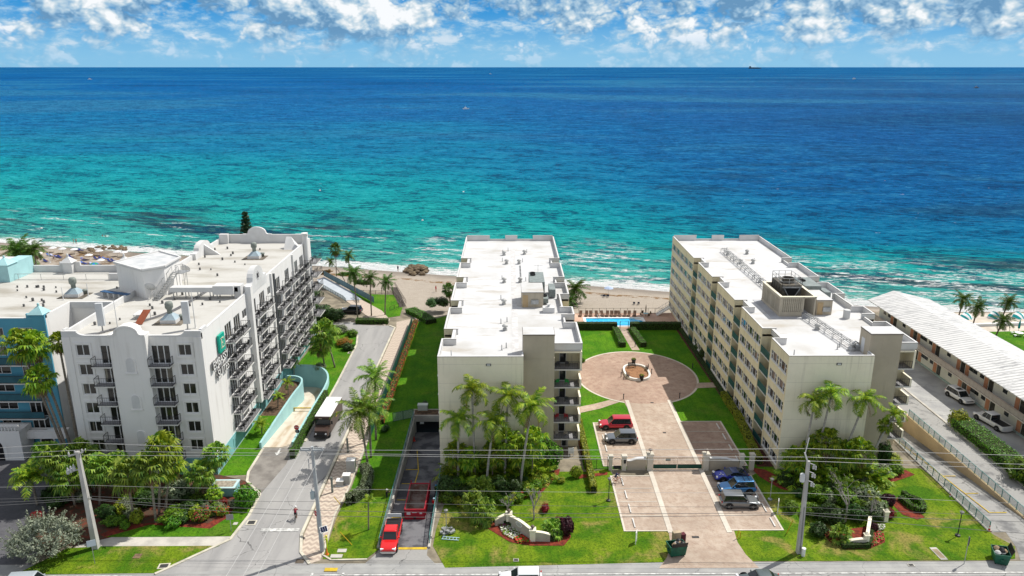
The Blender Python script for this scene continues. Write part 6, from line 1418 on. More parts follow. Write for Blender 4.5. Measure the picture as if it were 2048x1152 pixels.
# nose direction: +x local
def mid(a,b): p,q=G(*a),G(*b); return ((p[0]+q[0])/2,(p[1]+q[1])/2,.05)
car((16.1,102.7,.05),R(180),(.50,.004,.025),'bright red SUV parked in the inner bay by the round court','suv',5.0,1.95,1.78,.2)
car((16.3,98.3,.05),R(180),(.15,.17,.19),'blue grey SUV parked just below the red one','suv',4.65,1.88,1.68,.5)
car((29.2,88.0,.05),R(184),(.004,.018,.33),'deep blue sports coupe with white bonnet marks at the gate wall','sport',4.5,1.9,1.28,.3,spoiler=True,stripes=True,roofcol=(.008,.03,.13))
car((29.1,84.9,.05),R(182),(.035,.20,.46),'sky blue SUV with roof rails between the coupe and the grey SUV','suv',4.6,1.85,1.75,.3,rack=True)
car((28.5,81.7,.05),R(-2),(.20,.215,.23),'silver grey SUV lowest of the three cars outside the gate','suv',4.75,1.95,1.75,.6)
car((*G(1918,800)[:2],.05),R(-82),(.74,.74,.74),'white SUV with a black sunroof beside the motel','suv',4.9,1.95,1.75,.1,sunroof=True)
car((*G(1983,850)[:2],.05),R(100),(.72,.72,.72),'white pickup truck with an open dark bed beside the motel','pickup',5.8,1.98,1.88,.1)
car((*G(1040,1167)[:2],.02),R(180),(.74,.75,.76),'white car cut off by the bottom edge of the photo','suv',4.6,1.85,1.6,.1)
car((*G(1517,1170)[:2],.02),R(180),(.10,.13,.13),'dark grey car driving along the road at the bottom edge','sedan',4.6,1.82,1.45,.4)
car((*G(66,1182)[:2],.02),R(5),(.40,.44,.47),'pale grey van roof at the bottom left corner','suv',5.0,1.95,1.9,.2)
car((*G(703,626)[:2],.05),R(172),(.012,.014,.018),'black car parked at the street head under the sea grape','suv',4.8,1.9,1.65,.2)
r=car((-13.3,74.7,.03),R(-90),(.62,.004,.004),'bright red pickup truck leaving the garage ramp','pickup',5.6,1.9,1.80,.05)
m=MB(); m.box(-2.75,-.85,1.05,-.7,.85,1.12,0); 
for s in (-1,1): m.bar((-2.7,s*.8,1.0),(-2.7,s*.8,1.75),.05,.05,1)
m.bar((-2.7,-.8,1.75),(-2.7,.8,1.75),.07,.07,1); m.bar((-2.7,-.8,1.4),(-2.7,.8,1.4),.04,.04,1); m.box(-2.72,-.78,1.42,-2.70,.78,1.72,1)
for k in range(6): m.box(-2.6+k*.32,-.84,1.12,-2.56+k*.32,.84,1.14,0)
m.build('bed_cover',[trim,mat('white_rack',(.70,.71,.72),.4,.05)],r)
m=MB(); m.box(2.78,-.85,.42,2.86,.85,.58); m.build('front_bumper',[chrome],r)
# brown delivery truck
tk=thing('delivery_truck','dark brown delivery truck with a white roof driving down the side street','truck',(*G(653,862)[:2],.03),R(-92))
brown=paint('truck_brown',(.055,.028,.018),.1,.4,.2)
L,Wd,Hh=7.6,2.3,3.0; m=MB(); m.box(-L+2.2,-Wd/2,.55,1.5,Wd/2,Hh-.05); m.add([(1.5,-Wd/2,.55),(2.9,-Wd*.42,.55),(2.9,Wd*.42,.55),(1.5,Wd/2,.55),(1.5,-Wd/2,1.75),(2.75,-Wd*.40,1.35),(2.75,Wd*.40,1.35),(1.5,Wd/2,1.75)],[(0,1,5,4),(1,2,6,5),(2,3,7,6),(4,5,6,7),(3,2,1,0)]); m.build('body',[brown],tk)
m=MB(); m.box(-L+2.2,-Wd/2-.01,Hh-.05,1.35,Wd/2+.01,Hh+.02); m.build('roof',[mat('truck_roof_white',(.78,.78,.78),.5,.05)],tk)
m=MB(); m.box(1.5,-Wd*.46,1.72,1.56,Wd*.46,2.62); m.build('windscreen',[cglass],tk)
for s in (-1,1):
    h_=MB(); h_.lathe((0,0,0),[(.13,0),(.13,.05)],10,0,Matrix.Translation((2.88,s*.72,.95))@Matrix.Rotation(R(90),4,'Y')); h_.build('headlight',[lampw],tk)
    mm=MB(); mm.box(1.55,s*(Wd/2+.1),1.9,1.62,s*(Wd/2+.32),2.4); mm.bar((1.5,s*Wd/2,2.3),(1.58,s*(Wd/2+.2),2.3),.04); mm.build('mirror',[trim],tk)
m=MB(); m.box(2.9,-1.0,.45,3.02,1.0,.68,0); m.box(2.9,-.6,.75,2.93,.6,1.2,0); m.build('bumper',[trim],tk)
m=MB(); m.box(1.52,-.55,2.70,1.56,-.05,2.80); m.build('name_strip',[mat('strip_tan',(.5,.42,.3),.6,.05)],tk)
m=MB(); m.box(-2.2,Wd/2+.004,1.5,-1.5,Wd/2+.012,2.2); m.build('side_emblem',[mat('emblem_gold',(.48,.30,.06),.5,.1)],tk)
wheelset(tk,(-3.6,1.9),Wd/2-.18,.44,.3)
# red roll-off container, standing in the ramp
rc=thing('skip_container','long open red container standing on the garage ramp','container',(-11.25,82.6,-.78)); red=mat('container_red',(.42,.012,.03),.55,.2,1.2,col2=(.30,.012,.02)); rust=mat('container_inside',(.20,.10,.075),.9,.3,1.2,col2=(.29,.24,.21)); 
cw,cl_,chh=1.17,2.95,1.65; m=MB()
m.box(-cw,-cl_,.15,cw,cl_,.28,1)
for s in (-1,1):
    m.add([(s*cw,-cl_,.15),(s*cw,cl_,.15),(s*(cw+.06),cl_,chh),(s*(cw+.06),-cl_,chh)],[(0,1,2,3)],0); m.add([(s*(cw-.08),-cl_,.28),(s*(cw-.08),cl_,.28),(s*(cw-.02),cl_,chh),(s*(cw-.02),-cl_,chh)],[(0,1,2,3)],1)
    m.box(s*(cw-.04),-cl_-.02,chh,s*(cw+.09),cl_+.02,chh+.09,0)
    for k in range(9): m.box(s*(cw+.0),-cl_+.1+k*.82,.2,s*(cw+.1),-cl_+.18+k*.82,chh,0)
for s in (-1,1): m.box(-cw,s*cl_-.05,.15,cw,s*cl_+.05,chh,0); m.box(-cw+.05,s*(cl_-.07)-.01,.28,cw-.05,s*(cl_-.07)+.01,chh-.02,1); m.box(-cw-.08,s*cl_-.07,chh,cw+.08,s*cl_+.07,chh+.09,0)
m.build('shell',[red,rust],rc)
m=MB(); m.box(-.95,-cl_-.06,1.0,-.5,-cl_-.052,1.4); m.box(.6,-cl_-.06,1.1,.9,-cl_-.052,1.35); m.box(-.3,-cl_-.06,1.25,.25,-cl_-.052,1.33); m.build('placard',[mat('placard_grey',(.62,.60,.60),.6,.1)],rc)
m=MB(); m.box(-.14,-cl_-.10,.45,.14,-cl_-.052,.75); m.build('hook_plate',[trim],rc)
for s in (-1,1): m=MB(); m.lathe((0,0,0),[(.15,-.1),(.15,.1)],10,0,Matrix.Translation((s*.9,-cl_+.3,.15))@Matrix.Rotation(R(90),4,'Y')); m.build('roller',[trim],rc)
def dumpster(loc,rz,label,bags):
    d=thing('dumpster',label,'dumpster',loc,rz); gm=mat('dumpster_green',(.015,.13,.075),.5,.2,1.5,col2=(.01,.08,.05)); m=MB()
    m.add([(-.85,-.6,.12),(.85,-.6,.12),(.85,.6,.12),(-.85,.6,.12),(-.95,-.75,1.2),(.95,-.75,1.2),(.95,.75,1.35),(-.95,.75,1.35)],[(0,1,5,4),(1,2,6,5),(2,3,7,6),(3,0,4,7),(3,2,1,0)],0)
    for a,b in (((-.95,-.75,1.2),(.95,-.75,1.2)),((.95,-.75,1.2),(.95,.75,1.35)),((.95,.75,1.35),(-.95,.75,1.35)),((-.95,.75,1.35),(-.95,-.75,1.2))): m.bar(a,b,.08,.08,0)
    m.box(-1.05,-.15,.6,-.9,.15,.8,0); m.box(.9,-.15,.6,1.05,.15,.8,0)
    for x in (-.7,.7):
        for y in (-.5,.5): m.lathe((x,y,0),[(.08,0),(.08,.12)],8,1)
    m.build('bin',[gm,trim],d); m=MB(); m.add([(-.9,.75,1.36),(.9,.75,1.36),(.9,1.0,2.0),(-.9,1.0,2.0),(-.9,.79,1.36),(.9,.79,1.36),(.9,1.04,2.0),(-.9,1.04,2.0)],[(0,1,2,3),(7,6,5,4),(2,1,5,6),(0,3,7,4),(3,2,6,7)]); m.build('lid',[trim],d)
    rg=random.Random(bags); m=MB()
    for k in range(7):
        x,y=rg.uniform(-.6,.6),rg.uniform(-.45,.45); m.lathe((x,y,1.0+rg.uniform(0,.2)),[(.05,0),(.3,.08),(.34,.25),(.2,.42),(.05,.5)],8,rg.randrange(3))
    m.build('rubbish',[mat('bag_white',(.62,.62,.60),.6,.1),mat('bag_black',(.02,.02,.022),.4,.1),mat('cardboard',(.40,.29,.18),.9,.1)],d)
    return d
d1=dumpster((*G(1352,1108)[:2],.05),R(190),'green dumpster full of rubbish at the edge of the paved driveway',3)
m=MB(); m.cbox((0,0,.75),(.9,.5,1.5),.2,0); m.cbox((.75,.1,.6),(.5,.5,1.2),.3,1); tag(m.build('bulky_waste',[mat('waste_wood',(.50,.40,.27),.9,.15),mat('waste_maroon',(.12,.03,.04),.9,.2)],loc=(*G(1352,1087)[:2],.05)),'dumped boards and a dark red sack behind the driveway dumpster','waste')
dumpster((*G(1998,1122)[:2],.03),R(250),'green dumpster with black and white bags at the lower right',11)
# ------------------------------------------------------------------ people
skin=mat('skin',(.42,.25,.17),.6,.08)
def person(loc,rz,label,joints,cloth,group=None,scale=1.0,hat=None):
    """one skinned body grown over joints; cloth=(top, bottom, shoes) materials are chosen by body region"""
    me=bpy.data.meshes.new('body'); names=list(joints['p']); idx={n:i for i,n in enumerate(names)}
    me.from_pydata([joints['p'][n] for n in names],[(idx[a],idx[b]) for a,b in joints['e']],[]); o=bpy.data.objects.new('person',me); COL.objects.link(o)
    sk=o.modifiers.new('s','SKIN'); sb=o.modifiers.new('b','SUBSURF'); sb.levels=1; sb.render_levels=1
    for n,i in idx.items():
        r=joints['r'].get(n,.05); me.skin_vertices[0].data[i].radius=(r,r); me.skin_vertices[0].data[i].use_root=(n=='pelvis')
    bpy.context.view_layer.update(); nm=bpy.data.meshes.new_from_object(o.evaluated_get(bpy.context.evaluated_depsgraph_get())); bpy.data.objects.remove(o)
    nm.materials.clear()
    for m in (skin,)+cloth+(mat('dark_hair',(.03,.02,.015),.8,.1),): nm.materials.append(m)
    P_=joints['p']; reg=joints['reg']
    for f in nm.polygons:
        c=f.center; best=min(names,key=lambda n:(Vector(P_[n])-c).length); f.material_index=reg.get(best,0); f.use_smooth=True
        if best in('head','crown') : f.material_index=4 if (c.z>P_['head'][2]+.02 or (c-Vector(P_['head'])).dot(Vector((-1,0,0)))>.05) else 0
    o=bpy.data.objects.new('person',nm); COL.objects.link(o); o.location=loc; o.rotation_euler=(0,0,rz); o.scale=(scale,)*3
    tag(o,label,'person',group)
    if hat:
        h=Vector(P_['head']); m=MB(); m.lathe((h.x,h.y,h.z),[(.125,.0),(.13,.06),(.10,.12),(.04,.15)],10,0); m.box(h.x+.05,h.y-.08,h.z+.0,h.x+.2,h.y+.08,h.z+.03,0); m.build('helmet',[hat],o,True)
    return o
def jts(pose):
    p=dict(pelvis=(0,0,.95),waist=(0,0,1.12),chest=(.01,0,1.34),neck=(.01,0,1.50),head=(.03,0,1.62),crown=(.03,0,1.72))
    for s,n in ((1,'l'),(-1,'r')):
        p.update({'sh'+n:(0,s*.18,1.42),'el'+n:(-.02,s*.23,1.14),'wr'+n:(.06,s*.24,.89),'ha'+n:(.09,s*.24,.80),'hip'+n:(0,s*.09,.90),'kn'+n:(.03,s*.10,.50),'an'+n:(0,s*.10,.09),'to'+n:(.17,s*.11,.04)})
    if pose=='walk': p.update(knl=(.16,.10,.52),anl=(.22,.10,.10),tol=(.38,.1,.06),knr=(-.02,-.10,.50),anr=(-.28,-.10,.14),tor=(-.16,-.1,.05),ell=(-.16,.22,1.16),wrl=(-.14,.23,.92),hal=(-.12,.23,.84),elr=(.10,-.22,1.15),wrr=(.26,-.22,.98),har=(.32,-.22,.92))
    if pose=='reach': p.update(elr=(.22,-.2,1.30),wrr=(.44,-.15,1.45),har=(.52,-.14,1.50),ell=(.2,.2,1.25),wrl=(.42,.14,1.30),hal=(.50,.13,1.33))
    if pose=='bike': p.update(pelvis=(-.15,0,.98),waist=(-.04,0,1.12),chest=(.16,0,1.30),neck=(.27,0,1.42),head=(.35,0,1.53),crown=(.37,0,1.63),shl=(.18,.18,1.36),shr=(.18,-.18,1.36),ell=(.36,.22,1.16),elr=(.36,-.22,1.16),wrl=(.52,.20,1.05),wrr=(.52,-.20,1.05),hal=(.58,.19,1.03),har=(.58,-.19,1.03),hipl=(-.13,.09,.95),hipr=(-.13,-.09,.95),knl=(.24,.11,.80),knr=(.12,-.11,.58),anl=(.05,.11,.42),anr=(-.02,-.11,.22),tol=(.2,.11,.38),tor=(.13,-.11,.16))
    if pose=='lie': p={k:v for k,v in dict(pelvis=(0,0,.42),waist=(-.16,0,.45),chest=(-.36,0,.56),neck=(-.50,0,.65),head=(-.60,0,.72),crown=(-.68,0,.77),shl=(-.40,.18,.58),shr=(-.40,-.18,.58),ell=(-.2,.26,.47),elr=(-.2,-.26,.47),wrl=(.02,.24,.45),wrr=(.02,-.24,.45),hal=(.10,.22,.45),har=(.10,-.22,.45),hipl=(.06,.09,.42),hipr=(.06,-.09,.42),knl=(.48,.10,.52),knr=(.48,-.10,.44),anl=(.86,.10,.42),anr=(.88,-.10,.42),tol=(.92,.10,.52),tor=(.94,-.10,.52)).items()}
    e=[('pelvis','waist'),('waist','chest'),('chest','neck'),('neck','head'),('head','crown')]
    for n in 'lr': e+=[('chest','sh'+n),('sh'+n,'el'+n),('el'+n,'wr'+n),('wr'+n,'ha'+n),('pelvis','hip'+n),('hip'+n,'kn'+n),('kn'+n,'an'+n),('an'+n,'to'+n)]
    r=dict(pelvis=.14,waist=.125,chest=.145,neck=.055,head=.10,crown=.07)
    for n in 'lr': r.update({'sh'+n:.07,'el'+n:.045,'wr'+n:.032,'ha'+n:.035,'hip'+n:.095,'kn'+n:.06,'an'+n:.042,'to'+n:.035})
    return p,e,r
def pose(kind,long_trousers=True,sleeves=True,bare=False):
    p,e,r=jts(kind); reg={} 
    if not bare: reg.update(waist=1,chest=1,shl=1,shr=1)
    if sleeves and not bare: reg.update(ell=1,elr=1)
    reg.update(pelvis=2,hipl=2,hipr=2)
    if long_trousers: reg.update(knl=2,knr=2,anl=2,anr=2)
    if long_trousers: reg.update(tol=3,tor=3)
    return dict(p=p,e=e,r=r,reg=reg)
cl=lambda n,c: mat('cloth_'+n,c,.9,.1)
shoe=cl('shoe',(.04,.04,.04))
def bicycle(loc,rz,col,label,rider,rcl,hat):
    b=thing('bicycle',label,'bicycle',loc,rz); m=MB(); fm=paint('bike_'+label.split()[0],col,.1)
    bb=(-.05,0,.28); hd=(.48,0,.88); se=(-.22,0,.80)
    for a,c in ((bb,hd),(bb,se),((-.20,0,.72),(.46,0,.80)),(bb,(-.52,0,.34)),((-.21,0,.74),(-.52,0,.34)),(hd,(.55,0,.34))): m.tube([a,c],.022,6,0)
    m.tube([(.47,0,.86),(.46,0,1.0)],.018,6,1); m.bar((.5,-.26,1.0),(.5,.26,1.0),.03,.03,1); m.tube([se,(-.23,0,.90)],.015,6,1); m.box(-.36,-.07,.89,-.10,.07,.94,1); m.lathe((0,0,0),[(.09,-.01),(.09,.01)],10,1,Matrix.Translation(bb)@Matrix.Rotation(R(90),4,'X'))
    m.build('frame',[fm,trim],b)
    for x in (-.52,.55):
        w=MB(); pts=[(x+.34*math.cos(k*math.pi/10),0,.34+.34*math.sin(k*math.pi/10)) for k in range(21)]; w.tube(pts,.024,6,0,False)
        for k in range(8): w.bar((x,0,.34),(x+.33*math.cos(k*math.pi/4),0,.34+.33*math.sin(k*math.pi/4)),.008,.008,1)
        w.build('wheel',[tyre,chrome],b)
    person(loc,rz,rider,pose('bike',False,True),rcl,hat=hat)
bicycle((*G(592,1040)[:2],.03),R(95),(.03,.03,.035),'black bicycle ridden up the side street','cyclist in a dark red jersey and white helmet riding up the side street',(cl('dark_red',(.26,.012,.03)),cl('black',(.02,.02,.022)),shoe),mat('helmet_white',(.75,.75,.75),.4,.03))
bicycle((*G(1232,966)[:2],.05),R(-8),(.55,.07,.02),'orange bicycle at the gate of the outer parking','cyclist in a navy shirt on the orange bicycle at the gate',(cl('navy',(.015,.03,.13)),cl('dark_blue',(.01,.015,.06)),shoe),None)
person((*G(873,990,-.6)[:2],-.9),R(120),'worker in dark clothes and a blue hard hat at the ramp wall behind the container',pose('walk'),(cl('black',(.02,.02,.022)),cl('charcoal',(.03,.035,.05)),shoe),hat=mat('helmet_blue',(.02,.25,.50),.4,.03))
person((*G(868,1018,-.4)[:2],-.62),R(60),'worker in a red shirt beside the red container',pose('stand'),(cl('red',(.55,.01,.015)),cl('dark_green',(.012,.03,.03)),shoe),hat=mat('helmet_paleblue',(.45,.60,.72),.4,.03))
person((*G(774,1000,-.4)[:2],-.6),R(20),'worker in dark clothes bending a hose at the left ramp wall',pose('reach'),(cl('black',(.02,.02,.022)),cl('charcoal',(.03,.035,.05)),shoe),hat=mat('helmet_grey',(.5,.5,.5),.4,.03))
hv=cl('hi_vis',(.55,.70,.02))
person((*G(655,1098)[:2],.02),R(180),'utility worker in yellow high visibility clothes at the foot of the pole',pose('reach'),(hv,hv,shoe),hat=mat('helmet_yellow',(.70,.60,.05),.4,.03))
# ------------------------------------------------------------------ beach life
def sandz(x,y): return beach_z(x,y)
def bw_at(px,py):
    z=-2.0
    for _ in range(4): q=G(px,py,z); z=sandz(q[0],q[1])
    return (q[0],q[1],z)
towel=[cl('towel_navy',(.02,.03,.15)),cl('towel_blue',(.08,.14,.42)),cl('towel_lilac',(.42,.45,.62))]
swim=(cl('swim_navy',(.02,.03,.1)),cl('swim_blue',(.03,.06,.2)),skin)
def lounger_mesh(mm):
    m=MB(); m.box(-.1,-.33,.30,1.25,.33,.36,0); m.add([(-.1,-.33,.32),(-.1,.33,.32),(-.75,.33,.78),(-.75,-.33,.78),(-.1,-.33,.38),(-.1,.33,.38),(-.72,.33,.84),(-.72,-.33,.84)],[(3,2,1,0),(4,5,6,7),(0,1,5,4),(2,3,7,6),(1,2,6,5),(3,0,4,7)],0)
    for x in (-.4,.0,1.1):
        for y in (-.3,.3): m.box(x-.03,y-.03,0,x+.03,y+.03,.32,1)
    m.bar((-.6,-.3,.65),(-.4,-.3,0),.04,.04,1); m.bar((-.6,.3,.65),(-.4,.3,0),.04,.04,1)
    return m.mesh('lounger',[mm,mat('lounger_frame',(.30,.30,.31),.5,.05)])
LM=[lounger_mesh(c) for c in towel]
for i,(px,py,k) in enumerate(((98,512,1),(106,513,2),(114,516,0),(119,516,0),(141,516,0),(66,523,0),(91,524,0),(142,526,2),(166,521,1),(192,519,0),(201,519,0),(210,519,1),(219,524,0),(226,523,0),(166,528,1),(172,530,0),(184,530,2),(192,531,2),(155,502,0),(161,502,0))):
    q=bw_at(px,py); tag(inst('beach_lounger',LM[k],None,q,R(-20+rnd.uniform(-25,25))),('navy','mid blue','lilac')[k]+' covered beach lounger among the sunbathers behind the blue wing','lounger',('navy','blue','lilac')[k]+' beach loungers')
um=MB(); um.tube([(0,0,0),(0,0,2.0)],.03,6,1); 
def canopy(mb,r,h,z,n=8,mis=(0,0),sc=(1,1)):
    for k in range(n):
        a,b=2*math.pi*k/n,2*math.pi*(k+1)/n; A=(r*math.cos(a)*sc[0],r*math.sin(a)*sc[1],z); B=(r*math.cos(b)*sc[0],r*math.sin(b)*sc[1],z); mb.add([A,B,(B[0]*.5,B[1]*.5,z+h*.72),(A[0]*.5,A[1]*.5,z+h*.72)],[(0,1,2,3)],mis[k%2]); mb.add([(A[0]*.5,A[1]*.5,z+h*.72),(B[0]*.5,B[1]*.5,z+h*.72),(0,0,z+h)],[(0,1,2)],mis[k%2])
canopy(um,1.15,.45,1.75); umw=um.mesh('beach_umbrella',[cl('canvas_white',(.80,.80,.80)),metal])
for px,py in ((107,505),(126,507),(150,508),(200,511),(235,513),(249,514),(179,520),(203,530),(79,516)):
    q=bw_at(px,py); tag(inst('beach_umbrella',umw,None,(q[0],q[1],q[2]-.3),rnd.uniform(0,1)),'white beach umbrella open on the sand behind the blue wing','umbrella','white beach umbrellas')
um=MB(); um.tube([(0,0,0),(0,0,2.0)],.03,6,1); canopy(um,1.2,.45,1.75,8,(0,2)); o=um.build('beach_umbrella',[cl('canvas_blue',(.02,.20,.50)),metal,cl('canvas_green',(.03,.30,.12))]); o.location=bw_at(190,540); tag(o,'blue and green beach umbrella above the white roof parapet','umbrella')
um=MB(); um.tube([(0,0,0),(0,0,2.0)],.03,6,1); canopy(um,1.2,.45,1.75); o=um.build('beach_umbrella',[cl('canvas_pale_blue',(.45,.55,.75)),metal]); o.location=bw_at(1217,590); tag(o,'pale blue beach umbrella on the sand above the pool','umbrella')
chair=MB(); chair.box(-.25,-.25,.25,.25,.25,.29,0); chair.add([(-.25,-.25,.27),(-.25,.25,.27),(-.5,.25,.8),(-.5,-.25,.8),(-.22,-.25,.27),(-.22,.25,.27),(-.47,.25,.8),(-.47,-.25,.8)],[(0,1,2,3),(7,6,5,4),(1,5,6,2),(0,3,7,4),(3,2,6,7)],0)
for x in (-.22,.22):
    for y in (-.23,.23): chair.box(x-.02,y-.02,0,x+.02,y+.02,.27,1)
bchair=chair.mesh('beach_chair',[cl('sling_navy',(.03,.045,.10)),metal])
for px,py,lb in ((1208,594,'left dark beach chair under the pale blue umbrella'),(1216,594,'middle dark beach chair under the pale blue umbrella'),(1268,609,'left beach chair of the pair on the sand above the pool'),(1277,609,'right beach chair of the pair on the sand above the pool')): tag(inst('beach_chair',bchair,None,bw_at(px,py),R(80)),lb,'chair')
for px,py,kd,lb,bare in ((148,487,'stand','bather in dark swimwear standing at the water edge, left of the pair',True),(153,488,'stand','bather standing at the water edge, right of the pair',True),(108,521,'walk','bather walking between the beach loungers',True),(73,521,'walk','bather beside the thin palm behind the blue wing',True),(796,543,'walk','person in dark clothes walking by the rocks at the surf',False),(872,584,'stand','person in red standing on the sand by the beach fence',False)):
    person(bw_at(px,py),R(rnd.uniform(0,360)),lb,pose(kd,False,not bare,bare),swim if bare or px<800 else (cl('red',(.55,.01,.015)),cl('red',(.55,.01,.015)),skin))
for px,py in ((119,515),(92,523),(167,521),(172,521),(191,530),(146,525)):
    q=bw_at(px,py); person((q[0],q[1],q[2]-.05),R(rnd.uniform(-30,0)),'sunbather lying on a lounger behind the blue wing',pose('lie',False,False,True),swim,'sunbathers on the loungers')
for px,py,lb in ((205,473,'dark swimmer standing in the waves, left one'),(211,474,'dark swimmer in the waves, right one')):
    q=G(px,py,-3.1); person((q[0],q[1],-4.1),R(60),lb,pose('stand',False,False,True),(cl('black',(.02,.02,.022)),cl('black',(.02,.02,.022)),skin))
rockm=mat('beach_rock',(.22,.165,.10),.95,.3,1.2,col2=(.10,.075,.05),bump=.8,bscale=3)
def rock_mesh(seed):
    bm=bmesh.new(); bmesh.ops.create_icosphere(bm,subdivisions=2,radius=1); rg=random.Random(seed); off=Vector((rg.random()*9,rg.random()*9,rg.random()*9))
    from mathutils import noise as mn
    for v in bm.verts: v.co*= 1+.45*mn.noise(v.co*1.4+off); v.co.z*=.75
    me=bpy.data.meshes.new('rock'); bm.to_mesh(me); bm.free(); me.materials.append(rockm); return me
RK=[rock_mesh(i) for i in range(5)]
for k in range(46):
    a=rnd.uniform(0,6.28); t_=rnd.random()**.5; px,py=834+22*t_*math.cos(a),543+11*t_*math.sin(a); q=bw_at(px,py); s=rnd.uniform(.45,1.15)
    tag(inst('rock',RK[k%5],None,(q[0],q[1],q[2]+.15+1.3*(1-t_)),rnd.uniform(0,6),(s,s,s*.8)),'brown rock in the heap at the surf left of the left-hand cream roof','rock','rocks in the heap at the surf')
for k in range(52):
    t_=rnd.random(); px,py=158+95*t_+rnd.uniform(-6,6),509-14*math.sin(t_*2.2)+rnd.uniform(-4,5); q=bw_at(px,py); s=rnd.uniform(.3,.85)
    tag(inst('rock',RK[k%5],None,(q[0],q[1],q[2]+.1),rnd.uniform(0,6),(s,s,s*.8)),'brown rock in the line along the waterline behind the hotel','rock','rocks in the line behind the hotel')
for px,py,lb in ((1926,643,'left striped teal and white beach cabana beyond the motel'),(1982,641,'middle striped teal and white beach cabana beyond the motel'),(2030,642,'right striped teal and white beach cabana at the picture edge')):
    c=thing('beach_cabana',lb,'cabana',(*G(px,py,-.9)[:2],-.95),R(-150)); c.scale=(1.4,1.4,1.4); m=MB(); n=9
    for k in range(n):
        a,b=math.pi*k/n,math.pi*(k+1)/n
        for j in range(4):
            f0,f1=j/4*1.45,(j+1)/4*1.45
            def pt(a_,f): return (1.7*math.cos(a_)*math.cos(f*.0)*1.0*(1 if f==0 else math.cos(f)),1.5*math.sin(f)*.9,1.55*math.sin(a_)*(1 if f==0 else math.cos(f)))
            m.add([pt(a,f0),pt(b,f0),pt(b,f1),pt(a,f1)],[(0,1,2,3)],k%2)
    m.build('canopy',[cl('canvas_teal',(.0,.32,.33)),cl('canvas_white',(.80,.80,.80))],c)
    m=MB(); m.box(-1.0,-1.5,.0,1.0,.3,.4,0); m.box(-1.0,.1,.4,1.0,.3,.8,0); m.build('seat',[cl('seat_blue',(.03,.08,.30))],c)
m=MB(); m.tube([(0,0,0),(0,0,2.7)],.035,6,1); m.lathe((0,0,0),[(.18,.9),(.22,1.2),(.16,2.2),(.05,2.7)],10,0); m.lathe((0,0,0),[(.3,0),(.3,.12)],12,1); tag(m.build('closed_umbrella',[cl('canvas_teal',(.0,.32,.33)),metal],loc=G(2036,665)),'closed teal umbrella on the motel lawn at the right edge','umbrella')
m=MB(); m.lathe((0,0,.7),[(.8,0),(.8,.05)],18,0); m.tube([(0,0,0),(0,0,.7)],.06,8,0); m.lathe((0,0,0),[(.35,0),(.35,.05)],12,0)
for k in range(4): a=k*math.pi/2+.5; m.box(1.25*math.cos(a)-.25,1.25*math.sin(a)-.25,.4,1.25*math.cos(a)+.25,1.25*math.sin(a)+.25,.46,0); m.tube([(1.25*math.cos(a),1.25*math.sin(a),0),(1.25*math.cos(a),1.25*math.sin(a),.42)],.08,6,0)
tag(m.build('picnic_table',[wl_],loc=G(2037,672)),'round white table with stools beside the closed teal umbrella','table')
# ------------------------------------------------------------------ sunken ramps
def ramp(name,pit,z_near,z_far,m,mark=None):
    x0,y0,x1,y1=pit; mb=MB(); mb.quad((x0,y0,z_near),(x1,y0,z_near),(x1,y1,z_far),(x0,y1,z_far)); return struct(name,mb,m)
# garage ramp of the left-hand cream block
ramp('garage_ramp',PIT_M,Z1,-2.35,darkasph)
sheet('drive_apron',[(-15.6,70.6),(-8.0,70.6),(-9.0,72.0),(-9.05,73.45),(-14.3,73.45),(-14.6,72.4)],Z2,lotasph)
def zr(y): return Z1+(-2.35-Z1)*(y-PIT_M[1])/(PIT_M[3]-PIT_M[1])
mk=MB()
def rline(a,b,w=.14): mk.bar((a[0],a[1],zr(a[1])+.012),(b[0],b[1],zr(b[1])+.012),w,.012)
rline((-12.5,80.0),(-12.3,92.5)); rline((-12.3,92.5),(-13.3,99.5))
for y in (80,84.4,88.8,93.0): rline((-14.1,y),(-12.45,y))
mk.box(-14.2,73.0,Z2+.004,-9.1,73.42,Z2+.012); struct('ramp_markings',mk,yellow_line)
gw=mat('grey_ramp_wall',(.50,.47,.42),.9,.15,.5,col2=(.38,.355,.32))
m=MB(); m.box(-14.75,73.3,-3,-14.3,106,.22); w=m.build('retaining_wall',gw); tag(w,'pale retaining wall on the left of the garage ramp with the red container','wall')
m=MB(); m.box(-9.05,73.3,-3,-8.75,89.9,.22); tag(m.build('retaining_wall',gw),'low pale retaining wall on the right of the garage ramp with the red container','wall')
pt=thing('garage_portal','pale garage portal with a dark opening and a planter on top','garage door',(-11.7,106,-2.4)); m=MB(); m.box(-14.75,106,-3,-14.2,108.3,.25); m.box(-9.2,106,-3,-9.02,108.3,.25); m.box(-14.2,105.98,-.55,-9.2,108.3,.0); m.box(-14.75,105.95,0,-9.02,106.2,.5); m.box(-14.75,108.1,0,-9.02,108.3,.5); bld(m,'frame',gw,pt)
m=MB(); m.box(-14.2,106.4,-2.9,-9.2,106.5,-.56); bld(m,'opening',black,pt); m=MB(); m.box(-14.5,106.2,.1,-9.1,108.1,.42); bld(m,'planter_soil',soil,pt); m=MB(); m.box(-13.6,106.3,-1.1,-13.0,106.36,-.75); bld(m,'notice',[wl_],pt)
m=MB(); m.box(-.75,-.4,0,.75,.4,1.25); m.box(-.8,-.45,1.25,.8,.45,1.35); tag(m.build('utility_box',[mat('box_pale_green',(.55,.60,.55),.6,.05)],loc=G(846,824)),'pale green utility box on the lawn beside the garage planter','utility box')
